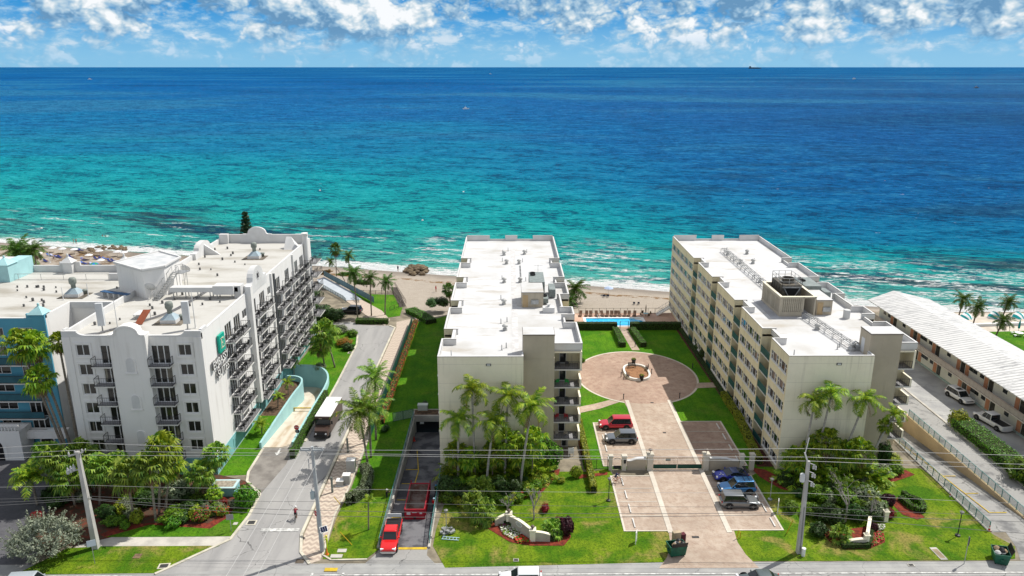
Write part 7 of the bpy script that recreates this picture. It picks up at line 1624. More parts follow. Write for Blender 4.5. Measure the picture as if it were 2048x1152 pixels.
# hotel ramp with the curved teal wall
def hz(y): return Z2+(-1.7-Z2)*(y-96.9)/16 if y<112.9 else -1.7-(y-112.9)*.12
mb=MB(); ys=[96.9+k*28.7/12 for k in range(13)]
for a,b in zip(ys,ys[1:]): mb.quad((PIT_H[0],a,hz(a)),(PIT_H[2],a,hz(a)),(PIT_H[2],b,hz(b)),(PIT_H[0],b,hz(b)))
def rampcon():
    m,t,b=newmat('ramp_concrete'); p=t.pos(); x,y,z=t.sep(p)
    tr=t.smooth(t.m('ABSOLUTE',t.m('SUBTRACT',t.m('ABSOLUTE',t.m('ADD',x,32.7)),.75)),.75,.1); c=t.mix(t.m('MULTIPLY',tr,t.smooth(t.noise(t.scale(p,(.8,.2,1)),1.,4),.35,.6,0,.75)),(.58,.52,.43),(.36,.25,.14)); c=t.mix(t.smooth(t.noise(p,.6,5),.5,.7,0,.5),c,(.45,.38,.30))
    t.L(c,b.inputs['Base Color']); b.inputs['Roughness'].default_value=.9; return m
mb.quad((PIT_H2[0],PIT_H2[1],hz(120.5)),(PIT_H2[2],PIT_H2[1],hz(120.5)),(PIT_H2[2],PIT_H2[3],hz(125.6)),(PIT_H2[0],PIT_H2[3],hz(125.6))); struct('hotel_ramp',mb,rampcon())
m=MB(); m.box(-34.7,112.0,-1.15,-30.7,112.18,-1.0); m.box(-34.7,112.04,-1.9,-34.55,112.14,-1.05); m.box(-30.85,112.04,-1.9,-30.7,112.14,-1.05); tag(m.build('height_bar',yellow_line),'yellow bar across the hotel ramp','barrier')
def thickwall(name,pts,h0,h1,th,m_,label,cap=None,zt=None):
    mb=MB(); n=len(pts)
    L=[];Rr=[]
    for i in range(n):
        a=Vector(pts[max(0,i-1)][:2]); b=Vector(pts[min(n-1,i+1)][:2]); d=(b-a).normalized(); nn=Vector((-d.y,d.x))*th/2; p=Vector(pts[i][:2]); L.append(p+nn); Rr.append(p-nn)
    for i in range(n-1):
        za=h1 if zt is None else zt[i]; zb=h1 if zt is None else zt[i+1]
        A,Bq,C,D=L[i],L[i+1],Rr[i+1],Rr[i]
        k=len(mb.v); mb.v+=[(A.x,A.y,h0),(Bq.x,Bq.y,h0),(C.x,C.y,h0),(D.x,D.y,h0),(A.x,A.y,za),(Bq.x,Bq.y,zb),(C.x,C.y,zb),(D.x,D.y,za)]
        for f in ((4,7,6,5),(0,4,5,1),(3,2,6,7)): mb.f.append(tuple(k+j for j in f)); mb.mi.append(0)
        if i==0: mb.f.append((k,k+3,k+7,k+4)); mb.mi.append(0)
        if i==n-2: mb.f.append((k+1,k+5,k+6,k+2)); mb.mi.append(0)
    o=mb.build(name,m_); return tag(o,label,'wall')
tealp=mat('pale_teal_wall',(.36,.60,.60),.85,.06,.4,col2=(.32,.54,.55))
outer=smoothpath([(-30.5,96.6),(-30.5,108),(-30.4,116),(-30.9,120.4),(-32.4,123.6),(-34.8,125.3),(-38.3,125.4)],5)
thickwall('ramp_wall',outer,-5,1.0,.3,tealp,'long pale teal wall curving round the top of the hotel ramp')
sheet('verge',[p for p in outer if p[1]>=116]+[(-38.3,126.2),(-30.2,126.2)],.02,lush_m)
innerw=smoothpath([(-35.0,96.4),(-35.0,104),(-34.9,113),(-34.7,117),(-35.2,119.4),(-36.6,120.5),(-38.3,120.6)],5)
thickwall('ramp_wall',innerw,-5,1.0,.3,tealp,'pale teal wall between the ramp and the small palms, with an S bend')
pr=thing('gate_pier','low square teal pier with a flat gravel top by the round clipped hedge','pier',G(455,985)); m=MB(); m.box(-1.7,-1.0,0,1.3,.9,1.15,0); m.box(-1.8,-1.1,1.15,1.4,1.0,1.3,1); m.box(-1.5,-.8,1.3,1.1,.7,1.31,2); m.build('pier_body',[tealw,mat('pale_teal_paint2',(.50,.68,.69),.8,.06),mat('gravel_top',(.42,.37,.29),.95,.2,3)],pr)
# right-hand ramp
def rz_(y): return Z1+(-2.6-Z1)*max(0,min(1,(y-79)/30))
mb=MB(); ys=[76+k*3 for k in range(13)]
for a,b in zip(ys,ys[1:]): mb.quad((PIT_R[0],a,rz_(a)),(PIT_R[2],a,rz_(a)),(PIT_R[2],b,rz_(b)),(PIT_R[0],b,rz_(b)))
struct('ramp',mb,lotasph)
mb=MB()
for a,b in zip(ys,ys[1:]):
    if a>=88: mb.quad((PIT_R[0],a,rz_(a)+.03),(58.6,a,rz_(a)+.03),(58.6,b,rz_(b)+.03),(PIT_R[0],b,rz_(b)+.03))
struct('ramp_strip',mb,concrete)
mk=MB()
for a,b in (((58.5,106),(58.5,80)),((58.5,80),(60.6,80)),((57.3,106),(57.3,94)),((58.5,90),(60.2,90)),((58.5,85),(60.2,85))): mk.bar((a[0],a[1],rz_(a[1])+.05),(b[0],b[1],rz_(b[1])+.05),.13,.012)
struct('ramp_markings',mk,yellow_line)
tanw=mat('tan_ramp_wall',(.52,.40,.24),.88,.12,.4,col2=(.44,.34,.21)); 
m=MB(); m.box(61.7,76,-3.2,62.1,113,.2); tag(m.build('retaining_wall',tanw),'tan retaining wall on the motel side of the right-hand ramp','wall'); m=MB(); m.box(55.9,76,-3.2,56.3,113,.15); tag(m.build('retaining_wall',concrete),'low white edged wall on the lawn side of the right-hand ramp','wall')
def fence(a,b,h,label,m_,z=0.,post=1.5,mesh=.0,panel=None,picket=0,name='fence'):
    A=Vector((*a,z)); Bv=Vector((*b,z)); L=(Bv-A).length; d=(Bv-A)/L; root=thing(name,label,'fence',A,math.atan2(d.y,d.x)); n=max(1,round(L/post))
    for k in range(n+1):
        def mp(): 
            m=MB(); m.box(-.035,-.035,0,.035,.035,h+.02); return m.mesh('post',[m_])
        inst('post',cmesh(('fp',h,m_.name),mp),root,(L*k/n,0,0))
    m=MB(); m.box(0,-.025,h-.05,L,.025,h); m.box(0,-.02,.08,L,.02,.12)
    if picket:
        for k in range(int(L/picket)): m.box((k+.5)*picket-.011,-.011,.1,(k+.5)*picket+.011,.011,h)
    m.build('rails',m_,root)
    if panel: m=MB(); m.box(.02,-.012,.12,L-.02,.012,h-.06); m.build('panel',panel,root)
    return root
def meshpanel(name,col,alpha):
    if name in MC: return MC[name]
    m,t,b=newmat(name); p=t.pos(); x,y,z=t.sep(p); u=t.m('ADD',x,y)
    a=t.m('PINGPONG',t.m('ADD',u,z),.04); c=t.m('PINGPONG',t.m('SUBTRACT',u,z),.04); wire=t.m('LESS_THAN',t.m('MINIMUM',a,c),.04*alpha)
    b.inputs['Base Color'].default_value=c4(col); t.L(wire,b.inputs['Alpha']); MC[name]=m; return m
tealf=mat('teal_fence_metal',(.07,.26,.25),.5,.1); chain=meshpanel('chain_link',(.30,.36,.36),.22); greenf=mat('green_fence_metal',(.01,.075,.05),.5,.1); greens=meshpanel('green_windscreen',(.008,.07,.05),.85)
fence((61.9,106),(61.9,76),1.1,'teal chain link fence along the top of the tan ramp wall',tealf,.2,1.4,panel=chain)
fence((56.1,92.5),(56.1,76.2),1.1,'teal chain link fence between the right-hand lawn and the ramp',tealf,.15,1.4,panel=chain)
fence((56.1,105),(56.1,92.6),1.1,'short fence beside the right-hand block balconies',tealf,.15,1.6,panel=chain)
fence((-14.5,106),(-14.5,73.6),1.0,'dark teal fence on the left wall of the garage ramp',tealf,.22,1.6,panel=chain)
fence((-8.9,89.6),(-8.9,74),1.0,'dark teal fence on the right wall of the garage ramp',tealf,.22,1.6,panel=chain)
fence((-20.05,150),(-20.05,99),1.7,'long dark green screened fence along the patterned walk',greenf,0,2.4,panel=greens)
fence((-17.5,104.8),(-14.6,106.2),1.5,'short dark green fence at the corner of the garage planter',greenf,0,1.5,panel=chain)
fence((11,157.2),(33.8,157.2),1.25,'thin rail fence between the pool deck and the beach',mat('weathered_rail',(.16,.15,.11),.7,.1),0,1.55)
fence((85.8,155.3),(122,154.0),.0+.9,'pale low fence beyond the motel lawn',wl_,0,2.) if 0 else None
fence((10.4,90.6),(13.4,90.6),1.5,'black picket fence left of the pedestrian gate',darkm,0,1.5,picket=.13)
# beach ramp and walkway at the street head
bl=mat('pale_boardwalk',(.46,.50,.54),.8,.06,.6); slate=mat('slate_rail',(.10,.17,.18),.6,.1)
A=P((632,590),(655,562),(765,632),(735,652),(700,630)); sheet('beach_walk',P((634,560),(648,555),(700,583),(724,600),(692,602),(640,572)),.12,bl); sheet('beach_walk',P((692,602),(724,600),(764,622),(780,640),(770,652),(745,640),(708,614)),.05,zig_m)
def pf(p0,p1,h,label,m_,pan,z=.1,post=1.4): fence(G(*p0)[:2],G(*p1)[:2],h,label,m_,z,post,panel=pan)
pf((648,553),(748,607),1.5,'long slate blue screened rail on the sea side of the beach ramp',slate,mat('slate_panel',(.12,.21,.24),.6,.1)); pf((638,573),(686,600),1.0,'slate rail on the hotel side of the beach ramp',slate,chain); pf((686,600),(692,606),1.0,'bent end of the slate rail on the beach ramp',slate,chain); pf((706,596),(718,606),1.0,'short slate rail in the middle of the beach ramp',slate,chain)
wood=mat('dark_wood',(.07,.055,.04),.9,.2); pf((715,588),(788,590),.9,'dark wooden rail at the sea edge of the small beach lawn',wood,None); pf((776,578),(806,612),.9,'dark wooden rail along the sand path',wood,None); pf((790,572),(812,608),.9,'second dark wooden rail along the sand path',wood,None); pf((780,622),(806,612),.9,'dark wooden gate rail at the head of the walk',wood,None)
sheet('sand_path',P((780,575),(794,575),(812,612),(800,616)),.06,mat('boardwalk_dark',(.10,.085,.07),.95,.2,2))
# ------------------------------------------------------------------ pool
def poolmat():
    m,t,b=newmat('pool_water'); p=t.pos(); c=t.mix(t.smooth(t.noise(p,1.4,4,.6,1.),.4,.6),(.0,.36,.72),(.02,.48,.80)); t.L(c,b.inputs['Base Color']); b.inputs['Roughness'].default_value=.08; b.inputs['Specular IOR Level'].default_value=.3; t.L(t.bump(t.noise(p,2.5,3),.15,.2),b.inputs['Normal']); return m
x0,y0,x1,y1=PIT_P
pool=thing('swimming_pool','blue rectangular swimming pool between the two cream blocks','pool',((x0+x1)/2,(y0+y1)/2,0)); m=MB(); m.quad((x0,y0,-.12),(x1,y0,-.12),(x1,y1,-.12),(x0,y1,-.12)); bld(m,'water',poolmat(),pool)
m=MB(); w=.55
m.box(x0-w,y0-w,.0,x1+w,y0,.09); m.box(x0-w,y1,0,x1+w,y1+w,.09); m.box(x0-w,y0,0,x0,y1,.09); m.box(x1,y0,0,x1+w,y1,.09)
for a in ((x0,y0,x1,y0),(x1,y0,x1,y1),(x1,y1,x0,y1),(x0,y1,x0,y0)): m.quad((a[0],a[1],-.5),(a[2],a[3],-.5),(a[2],a[3],.0),(a[0],a[1],.0))
bld(m,'coping',wl_,pool); m=MB(); m.add([(x1-1.6,y1-.01,-.10),(x1-.01,y1-1.2,-.10),(x1-.01,y1-.01,-.10),(x1-1.6,y1-.01,-.3),(x1-.01,y1-1.2,-.3),(x1-.01,y1-.01,-.3)],[(0,1,2),(0,3,4,1)]); bld(m,'steps',wl_,pool)
m=MB(); 
for s in (0,.5): m.tube([(x0+2.6+s,y1-.4,-.3),(x0+2.6+s,y1-.3,.7),(x0+2.6+s,y1+.1,.85),(x0+2.6+s,y1+.4,.05)],.03,6)
tag(bld(m,'ladder',metal,pool),None,None)
pl=MB(); pl.box(-.33,-1.0,.28,.33,.35,.34,0); pl.add([(-.33,.35,.30),(.33,.35,.30),(.33,.95,.85),(-.33,.95,.85),(-.33,.35,.36),(.33,.35,.36),(.33,.92,.90),(-.33,.92,.90)],[(3,2,1,0),(4,5,6,7),(0,1,5,4),(1,2,6,5),(2,3,7,6),(3,0,4,7)],0)
for x in (-.3,.3):
    for y in (-.9,.25): pl.box(x-.03,y-.03,0,x+.03,y+.03,.3,1)
plm=pl.mesh('pool_lounger',[mat('brown_sling',(.13,.075,.05),.85,.15),mat('bronze_frame',(.09,.07,.05),.5,.1)])
for i,px in enumerate((1161,1173,1181.5,1193.5,1205,1214.5,1223.5,1231,1239,1250,1258,1269)): tag(inst('pool_lounger',plm,None,(*G(px,631.5)[:2],.03),R(rnd.uniform(-14,14))),'brown sling lounger in the row along the beach side of the pool','lounger','brown loungers in the row by the pool')
m=MB(); m.lathe((0,0,.68),[(.55,0),(.55,.05)],14,0); m.tube([(0,0,0),(0,0,.68)],.04,6,1); m.lathe((0,0,0),[(.07,.9),(.13,1.1),(.11,2.1),(.03,2.7)],8,1); m.tube([(0,0,.7),(0,0,2.75)],.025,6,1)
for k in range(4): a=k*1.57+.4; m.cbox((1.0*math.cos(a),1.0*math.sin(a),.42),(.5,.5,.06),a,1); m.cbox((1.25*math.cos(a),1.25*math.sin(a),.7),(.06,.5,.6),a,1)
tag(m.build('patio_table',[mat('glass_top_teal',(.20,.40,.42),.2,.05),mat('bronze_brown',(.15,.11,.07),.6,.1)],loc=(*G(1291,633)[:2],.03)),'round patio table with chairs and a closed brown umbrella by the pool','table')
st=thing('beach_stair','pale stair with rails leading down to the beach beside the right-hand block','stair',(33.6,156.2,0)); m=MB()
for k in range(9): m.box(-1.2+k*.32,-.7,.05+k*.2,-.85+k*.32,.7,.12+k*.2)
for s in (-.72,.72): m.bar((-1.2,s,.05),(1.6,s,1.85),.06,.2)
m.build('flight',[wl_],st); m=MB()
for s in (-.72,.72):
    m.bar((-1.2,s,1.05),(1.6,s,2.9),.05)
    for k in range(5): m.bar((-1.2+.7*k,s,.05+.45*k),(-1.2+.7*k,s,1.05+.46*k),.035)
m.build('rail',[metal],st)
g_=thing('pool_gate','small dark metal gate in the hedge before the pool','gate',(23.9,146.4,0)); m=MB()
for x in (-.85,.85): m.box(x-.06,-.06,0,x+.06,.06,1.9)
m.bar((-.8,0,1.8),(.8,0,1.8),.05); m.build('frame',[greenf],g_); m=MB()
for k in range(9): m.box(-.72+k*.18-.012,-.012,.1,-.72+k*.18+.012,.012,1.1)
m.box(-.8,-.02,1.08,.8,.02,1.13); m.build('leaf',[greenf],g_)
# ------------------------------------------------------------------ planter island in the round court
cpx=G(1273,747); pi=thing('planter_ring','white oval kerb planter with brown mulch in the middle of the round court','planter',(cpx[0],cpx[1],.05)); m=MB(); n=40
ov=[(2.3*math.copysign(abs(math.cos(a))**.75,math.cos(a)),3.5*math.copysign(abs(math.sin(a))**.75,math.sin(a))) for a in [2*math.pi*k/n for k in range(n)]]
for k in range(n): a,b=ov[k],ov[(k+1)%n]; m.quad((a[0],a[1],0),(b[0],b[1],0),(b[0],b[1],.42),(a[0],a[1],.42)); ia,ib=(a[0]*.86,a[1]*.9),(b[0]*.86,b[1]*.9); m.quad((a[0],a[1],.42),(b[0],b[1],.42),(ib[0],ib[1],.42),(ia[0],ia[1],.42)); m.quad((ib[0],ib[1],.05),(ia[0],ia[1],.05),(ia[0],ia[1],.42),(ib[0],ib[1],.42))
m.build('kerb',[mat('white_kerb_paint',(.74,.73,.69),.8,.06)],pi); m=MB(); m.poly([(p[0]*.87,p[1]*.91,.12) for p in ov]); m.build('mulch',[mat('orange_brown_mulch',(.38,.20,.10),.95,.3,3,col2=(.24,.12,.06),bump=.4)],pi)
def pot(px,py,lb):
    r=thing('flower_pot',lb,'plant pot',(*G(px,py)[:2],.15)); m=MB(); m.lathe((0,0,0),[(.26,0),(.42,.8),(.46,.85),(.46,.92),(.38,.92),(.36,.85)],14); m.build('pot',[mat('pot_black',(.03,.03,.033),.6,.1)],r,True); m=MB(); leafcloud(m,(0,0,1.0),(.42,.42,.22),90,.10,random.Random(px)); m.build('plant',lf_y,r)
pot(1267,729,'black pot with a low plant at the far end of the oval planter'); pot(1283,762,'black pot with a low plant at the near end of the oval planter')
def bench(px,py,rz,lb):
    r=thing('garden_bench',lb,'bench',(*G(px,py)[:2],.13),rz); m=MB()
    for k in range(5): m.box(-.7,-.22+k*.1,.42,.7,-.15+k*.1,.45)
    m.build('seat',[wood],r); m=MB()
    for k in range(4): m.box(-.7,.26+k*.02,.55+k*.11,.7,.29+k*.02,.63+k*.11)
    m.build('backrest',[wood],r)
    for x in (-.62,.62): m=MB(); m.box(x-.03,-.2,0,x+.03,-.14,.42); m.box(x-.03,.24,0,x+.03,.30,.95); m.box(x-.03,-.2,.6,x+.03,.28,.64); m.build('leg',[darkm],r)
bench(1256,756,R(80),'dark bench on the left side of the oval planter'); bench(1293,741,R(-100),'dark bench on the right side of the oval planter'); bench(1264,737,R(10),'dark bench near the far pot of the oval planter') 
def bollard(px,py,lb): m=MB(); m.lathe((0,0,0),[(.07,0),(.07,.8),(.1,.82),(.1,.98),(.03,1.02)],8); tag(m.build('path_light',[darkm],loc=G(px,py)),lb,'path light')
for px,py,lb in ((1247,799,'dark path light at the lower left of the round court'),(1359,797,'dark path light at the lower right of the round court'),(1385,737,'dark path light at the right of the round court'),(1237,693,'dark path light by the left pool hedge'),(1270,694,'dark path light by the right pool hedge'),(1242,755,'dark path light left of the oval planter'),(1303,748,'dark path light right of the oval planter')): bollard(px,py,lb)
# wheel stops
ws=MB(); ws.prism([(-.9,-.07),(.9,-.07),(.9,.07),(-.9,.07)],0,.13); wsm=ws.mesh('wheel_stop',[mat('wheel_stop_white',(.70,.69,.66),.85,.1)])
for x,ys_,lb,g in ((13.9,(92.9,96.1,99.3,102.5),'white wheel stop in the inner left parking bays','wheel stops of the inner left bays'),(31.6,(93.0,96.3,99.6,102.9),'white wheel stop in the shaded inner right parking bays','wheel stops of the inner right bays'),(14.9,(77.9,81.0,84.1,87.2),'white wheel stop in the outer left parking bays','wheel stops of the outer left bays'),(31.4,(78.0,81.1,84.2),'white wheel stop in the outer right parking bays','wheel stops of the outer right bays')):
    for y in ys_: tag(inst('wheel_stop',wsm,None,(x,y,.04),R(90)),lb,'wheel stop',g)
# ------------------------------------------------------------------ gate, gate walls, pillars
def pillar(x,y,h,label,lamp=False,sz=.85):
    r=thing('gate_pillar',label,'pillar',(x,y,0)); m=MB(); a=sz*.40; m.box(-a,-a,0,a,a,h,0); m.box(-a-.1,-a-.1,h,a+.1,a+.1,h+.12,0); m.box(-a-.04,-a-.04,h+.12,a+.04,a+.04,h+.2,0); m.build('shaft',[mat('pillar_cream',(.60,.56,.47),.88,.07,stain=.2)],r)
    if lamp: m=MB(); m.tube([(0,0,h+.18),(0,0,h+.6)],.04,6); m.lathe((0,0,h+.6),[(.1,0),(.3,.06),(.26,.14),(.05,.26)],10); m.build('lantern',[mat('bronze_lamp',(.16,.12,.10),.5,.1)],r)
GY=90.4
pillar(13.75,GY,2.0,'cream pillar left of the pedestrian gate',sz=.6); pillar(15.55,GY,2.0,'cream pillar right of the pedestrian gate',sz=.75); pillar(19.0,GY,2.3,'cream lantern pillar at the left end of the sliding gate',True,.95); pillar(26.5,GY,2.3,'cream lantern pillar at the right end of the sliding gate',True,.95); pillar(31.3,GY,2.1,'cream pillar at the right end of the gate wall',sz=.7); pillar(32.7,GY,2.2,'cream pillar next to the right-hand block corner',sz=.7)
def gwall(x0,x1,dip,label):
    n=14; mb=MB(); mc=MB()
    for k in range(n):
        u0,u1=x0+(x1-x0)*k/n,x0+(x1-x0)*(k+1)/n; f=lambda u:(1.35+.35/(1+math.exp(-((u-x0)/(x1-x0)*(1 if dip=='l' else -1)-(.35 if dip=='l' else -.65))*14)))
        for M_,w,z0,z1 in ((mb,.25,0,0),(mc,.42,1,1)):
            pass
        za,zb=f(u0),f(u1); mb.add([(u0,GY-.13,0),(u1,GY-.13,0),(u1,GY-.13,zb),(u0,GY-.13,za),(u0,GY+.13,0),(u1,GY+.13,0),(u1,GY+.13,zb),(u0,GY+.13,za)],[(0,1,2,3),(5,4,7,6)],0)
        mc.add([(u0,GY-.24,za),(u1,GY-.24,zb),(u1,GY+.24,zb),(u0,GY+.24,za),(u0,GY-.24,za+.12),(u1,GY-.24,zb+.12),(u1,GY+.24,zb+.12),(u0,GY+.24,za+.12)],[(0,3,2,1),(4,5,6,7),(0,1,5,4),(2,3,7,6)],0)
    r=thing('gate_wall',label,'wall',((x0+x1)/2,GY,0)); bld(mb,'wall',taupe,r); bld(mc,'coping',whitep,r)
gwall(15.95,18.5,'l','taupe garden wall with a white scooped coping left of the sliding gate'); gwall(27.0,30.9,'r','taupe garden wall with a white scooped coping behind the blue cars')
g_=thing('sliding_gate','black barred sliding gate with a green kick panel across the driveway','gate',(22.7,GY,0)); m=MB()
for (a,b) in ((-3.2,-.05),(.05,3.3)):
    for z in (.2,.75,1.75): m.bar((a,0,z),(b,0,z),.06)
    n=int((b-a)/.16)
    for k in range(n+1): q=a+(b-a)*k/n; m.box(q-.015,-.015,.2,q+.015,.015,1.75)
    m.box(a,-.03,.22,b,.03,.74,1)
m.build('bars',[darkm,greenf],g_); m=MB(); m.box(-1.6,-.06,1.35,-.95,-.03,1.65); m.build('plate',[mat('plate_dark_green',(.02,.06,.05),.5,.05)],g_); m=MB(); m.box(-3.6,-.35,.03,3.6,-.28,.07); m.build('track',[metal],g_)
g_=thing('pedestrian_gate','small black arched gate between the two left pillars','gate',(14.65,GY,0)); m=MB()
for k in range(8): x=-.5+k*.143; m.box(x-.015,-.015,.15,x+.015,.015,1.5+.25*math.cos(x*2.6))
for k in range(10): a,b=-.5+k*.1,-.4+k*.1; m.bar((a,0,1.5+.25*math.cos(a*2.6)),(b,0,1.5+.25*math.cos(b*2.6)),.05)
m.box(-.5,-.02,.12,.5,.02,.62); m.build('leaf',[darkm],g_)
m=MB(); m.box(-.13,-.06,0,.13,.06,.5); tag(m.build('intercom',[trim],loc=(15.6,GY-.44,1.2)),'black intercom on the pillar right of the pedestrian gate','intercom')
# ------------------------------------------------------------------ curved name wall and its right-hand twin
nw=thing('name_wall','curved cream name wall with piers and a white scroll coping in the red mulch bed','sign wall',G(1060,1068)); pa=[G(*p)[:2] for p in ((990,1052),(1017,1046),(1019,1050),(1062,1078),(1066,1082),(1100,1083))]
def segwall(a,b,h0,h1,nm,root,bulge):
    n=10; mb=MB(); mc=MB(); A,Bq=Vector(a),Vector(b); d=(Bq-A).normalized(); s=Vector((-d.y,d.x))
    for k in range(n):
        t0,t1=k/n,(k+1)/n; h=lambda t: h0+(h1-h0)*t+bulge*math.sin(math.pi*t); p,q=A.lerp(Bq,t0),A.lerp(Bq,t1)
        for M_,w,lo,hi in ((mb,.15,None,0),(mc,.19,0,.09)):
            z0a,z0b=(0,0) if lo is None else (h(t0),h(t1)); z1a,z1b=h(t0)+hi,h(t1)+hi
            a1,b1,c1,d1=p+s*w,q+s*w,q-s*w,p-s*w
            M_.add([(a1.x,a1.y,z0a),(b1.x,b1.y,z0b),(c1.x,c1.y,z0b),(d1.x,d1.y,z0a),(a1.x,a1.y,z1a),(b1.x,b1.y,z1b),(c1.x,c1.y,z1b),(d1.x,d1.y,z1a)],[(4,7,6,5),(0,4,5,1),(3,2,6,7),(0,1,2,3)]+([(0,3,7,4)] if k==0 else [])+([(1,5,6,2)] if k==n-1 else []),0)
    bld(mb,nm,mat('wall_cream_grey',(.50,.46,.38),.85,.08),root); bld(mc,'coping',palecream,root)
segwall(pa[0],pa[1],.8,1.25,'wall',nw,.1); segwall(pa[2],pa[3],1.25,1.25,'wall',nw,.2); segwall(pa[4],pa[5],1.2,.9,'wall',nw,.1)
for p in ((1018,1048),(1065,1081)):
    q=G(*p); m=MB(); m.box(q[0]-.32,q[1]-.32,0,q[0]+.32,q[1]+.32,1.4); m.box(q[0]-.4,q[1]-.4,1.4,q[0]+.4,q[1]+.4,1.54); bld(m,'pier',palecream,nw); m=MB(); m.lathe((q[0],q[1],1.54),[(.1,0),(.1,.2),(.24,.24),(.2,.4),(.05,.5)],10); bld(m,'lantern',mat('bronze_lamp',(.16,.12,.10),.5,.1),nw)
a,b=Vector(pa[2]),Vector(pa[3]); d=(b-a).normalized(); c_=a.lerp(b,.5)+Vector((d.y,-d.x))*.19
m=MB(); M=Matrix(((d.x,0,d.y,c_.x),(d.y,0,-d.x,c_.y),(0,1,0,1.1),(0,0,0,1))); pts=[(.55*math.cos(k*math.pi/10),.32*math.sin(k*math.pi/10)) for k in range(20)]; m.prism(pts,-.01,.03,0,M=M); m.prism([(x*.8,y*.75) for x,y in pts],.03,.045,1,M=M); bld(m,'oval_plaque',[wl_,mat('plaque_grey',(.50,.50,.47),.7,.08)],nw)
nw=thing('name_wall','low cream name wall under the bare trees at the red flower bed','sign wall',G(1715,1092)); pa=[G(*p)[:2] for p in ((1697,1092),(1730,1092),(1732,1088),(1738,1050),(1745,1042))]
segwall(pa[0],pa[1],.7,.95,'wall',nw,.05); segwall(pa[2],pa[3],1.0,1.1,'wall',nw,.2)
for p in ((1731,1090),(1770,1042)):
    q=G(*p); m=MB(); w=.24; m.box(q[0]-w,q[1]-w,0,q[0]+w,q[1]+w,1.3); m.box(q[0]-w-.07,q[1]-w-.07,1.3,q[0]+w+.07,q[1]+w+.07,1.4); m.add([(q[0]-w,q[1]-w,1.4),(q[0]+w,q[1]-w,1.4),(q[0]+w,q[1]+w,1.4),(q[0]-w,q[1]+w,1.4),(q[0],q[1],1.75)],[(0,1,4),(1,2,4),(2,3,4),(3,0,4)]); bld(m,'pier',palecream,nw)
# ------------------------------------------------------------------ utility poles and wires
conc=mat('concrete_pole',(.52,.51,.48),.9,.15,1.2,col2=(.40,.39,.37),streak=(1,1,.3)); galv=mat('galvanised_pole',(.42,.45,.46),.6,.15,1.2,col2=(.33,.35,.36)); ins=mat('insulator_grey',(.50,.50,.50),.4,.05); wire_m=mat('wire_dark',(.14,.14,.14),.6,.05); wire_l=mat('wire_aluminium',(.48,.48,.47),.5,.05,metal=.3)
pbases=dict(a=G(193,1096),b=G(645,1103),c=G(1597,1106)); tops=dict(a=Gy(155,903,pbases['a'][1]),b=Gy(624,893,pbases['b'][1]),c=Gy(1617,922,pbases['c'][1]))
def upole(k,label,w0,w1,m_):
    b,t_=pbases[k],tops[k]; r=thing('utility_pole',label,'utility pole',b); h=t_[2]; dx,dy=t_[0]-b[0],0
    m=MB(); m.add([(-w0,-w0,-.2),(w0,-w0,-.2),(w0,w0,-.2),(-w0,w0,-.2),(dx-w1,-w1,h),(dx+w1,-w1,h),(dx+w1,w1,h),(dx-w1,w1,h)],[(0,1,5,4),(1,2,6,5),(2,3,7,6),(3,0,4,7),(4,5,6,7)]); m.build('pole',[m_],r); return r,dx,h
r,dxa,ha=upole('a','thick square concrete utility pole with switchgear at the left',.32,.17,conc)
m=MB(); m.bar((dxa-1.0,-.1,ha-.5),(dxa+.5,.1,ha-.15),.14,.14); m.bar((dxa+.5,0,ha-.1),(dxa+.9,0,ha+.3),.10,.10); m.build('arm',[metal],r)
for x,z in ((dxa-1.0,ha-.4),(dxa-.3,ha-.2),(dxa+.5,ha-.05)): m=MB(); m.lathe((x,0,z),[(.05,0),(.1,.06),(.05,.12),(.1,.18),(.05,.24),(.08,.3),(.03,.36)],8); m.build('insulator',[ins],r)
for dx,z in ((-.6,ha-2.2),(-.95,ha-2.4),(-1.3,ha-2.6)):
    m=MB(); m.lathe((dxa+dx,-.2,z),[(.15,0),(.17,.08),(.17,.42),(.07,.5),(.10,.6),(.05,.75)],10); m.build('switch',[mat('switch_grey',(.45,.47,.48),.5,.1)],r)
m=MB(); m.bar((dxa,0,ha-2.1),(dxa-1.5,-.2,ha-2.5),.1,.1); m.build('bracket',[metal],r); m=MB(); m.bar((dxa-.1,-.15,ha-5.6),(dxa+.7,-.15,ha-5.6),.08,.08); m.build('bracket',[metal],r)
r,dxb,hb=upole('b','slim grey utility pole with a crossarm, transformer and solar panel by the patterned walk',.21,.13,galv)
m=MB(); m.box(dxb-1.25,-.22,hb-.45,dxb+1.25,-.12,hb-.25); m.box(dxb-1.25,.12,hb-.45,dxb+1.25,.22,hb-.25); m.bar((dxb-.7,-.17,hb-.45),(dxb,-.1,hb-1.1),.05); m.bar((dxb+.7,-.17,hb-.45),(dxb,-.1,hb-1.1),.05); m.build('crossarm',[galv],r)
for x in (-1.15,-.1,1.15): m=MB(); m.lathe((dxb+x,-.17,hb-.25),[(.05,0),(.09,.06),(.05,.12),(.09,.18),(.05,.24),(.03,.3)],8); m.build('insulator',[ins],r)
m=MB(); m.lathe((dxb*.5-.45,-.1,hb*.52),[(.22,0),(.25,.05),(.25,.8),(.18,.86),(.05,.9)],12); m.lathe((dxb*.5-.5,-.1,hb*.52+.9),[(.05,0),(.08,.1),(.04,.25)],8); m.build('transformer',[mat('transformer_grey',(.42,.50,.51),.5,.08)],r)
for z in (hb-1.3,hb-1.9): m=MB(); m.bar((dxb*.9,0,z),(dxb*.9-.5,-.1,z-.15),.05); m.lathe((dxb*.9-.5,-.1,z-.65),[(.05,0),(.06,.5)],6); m.build('fuse_holder',[ins],r)
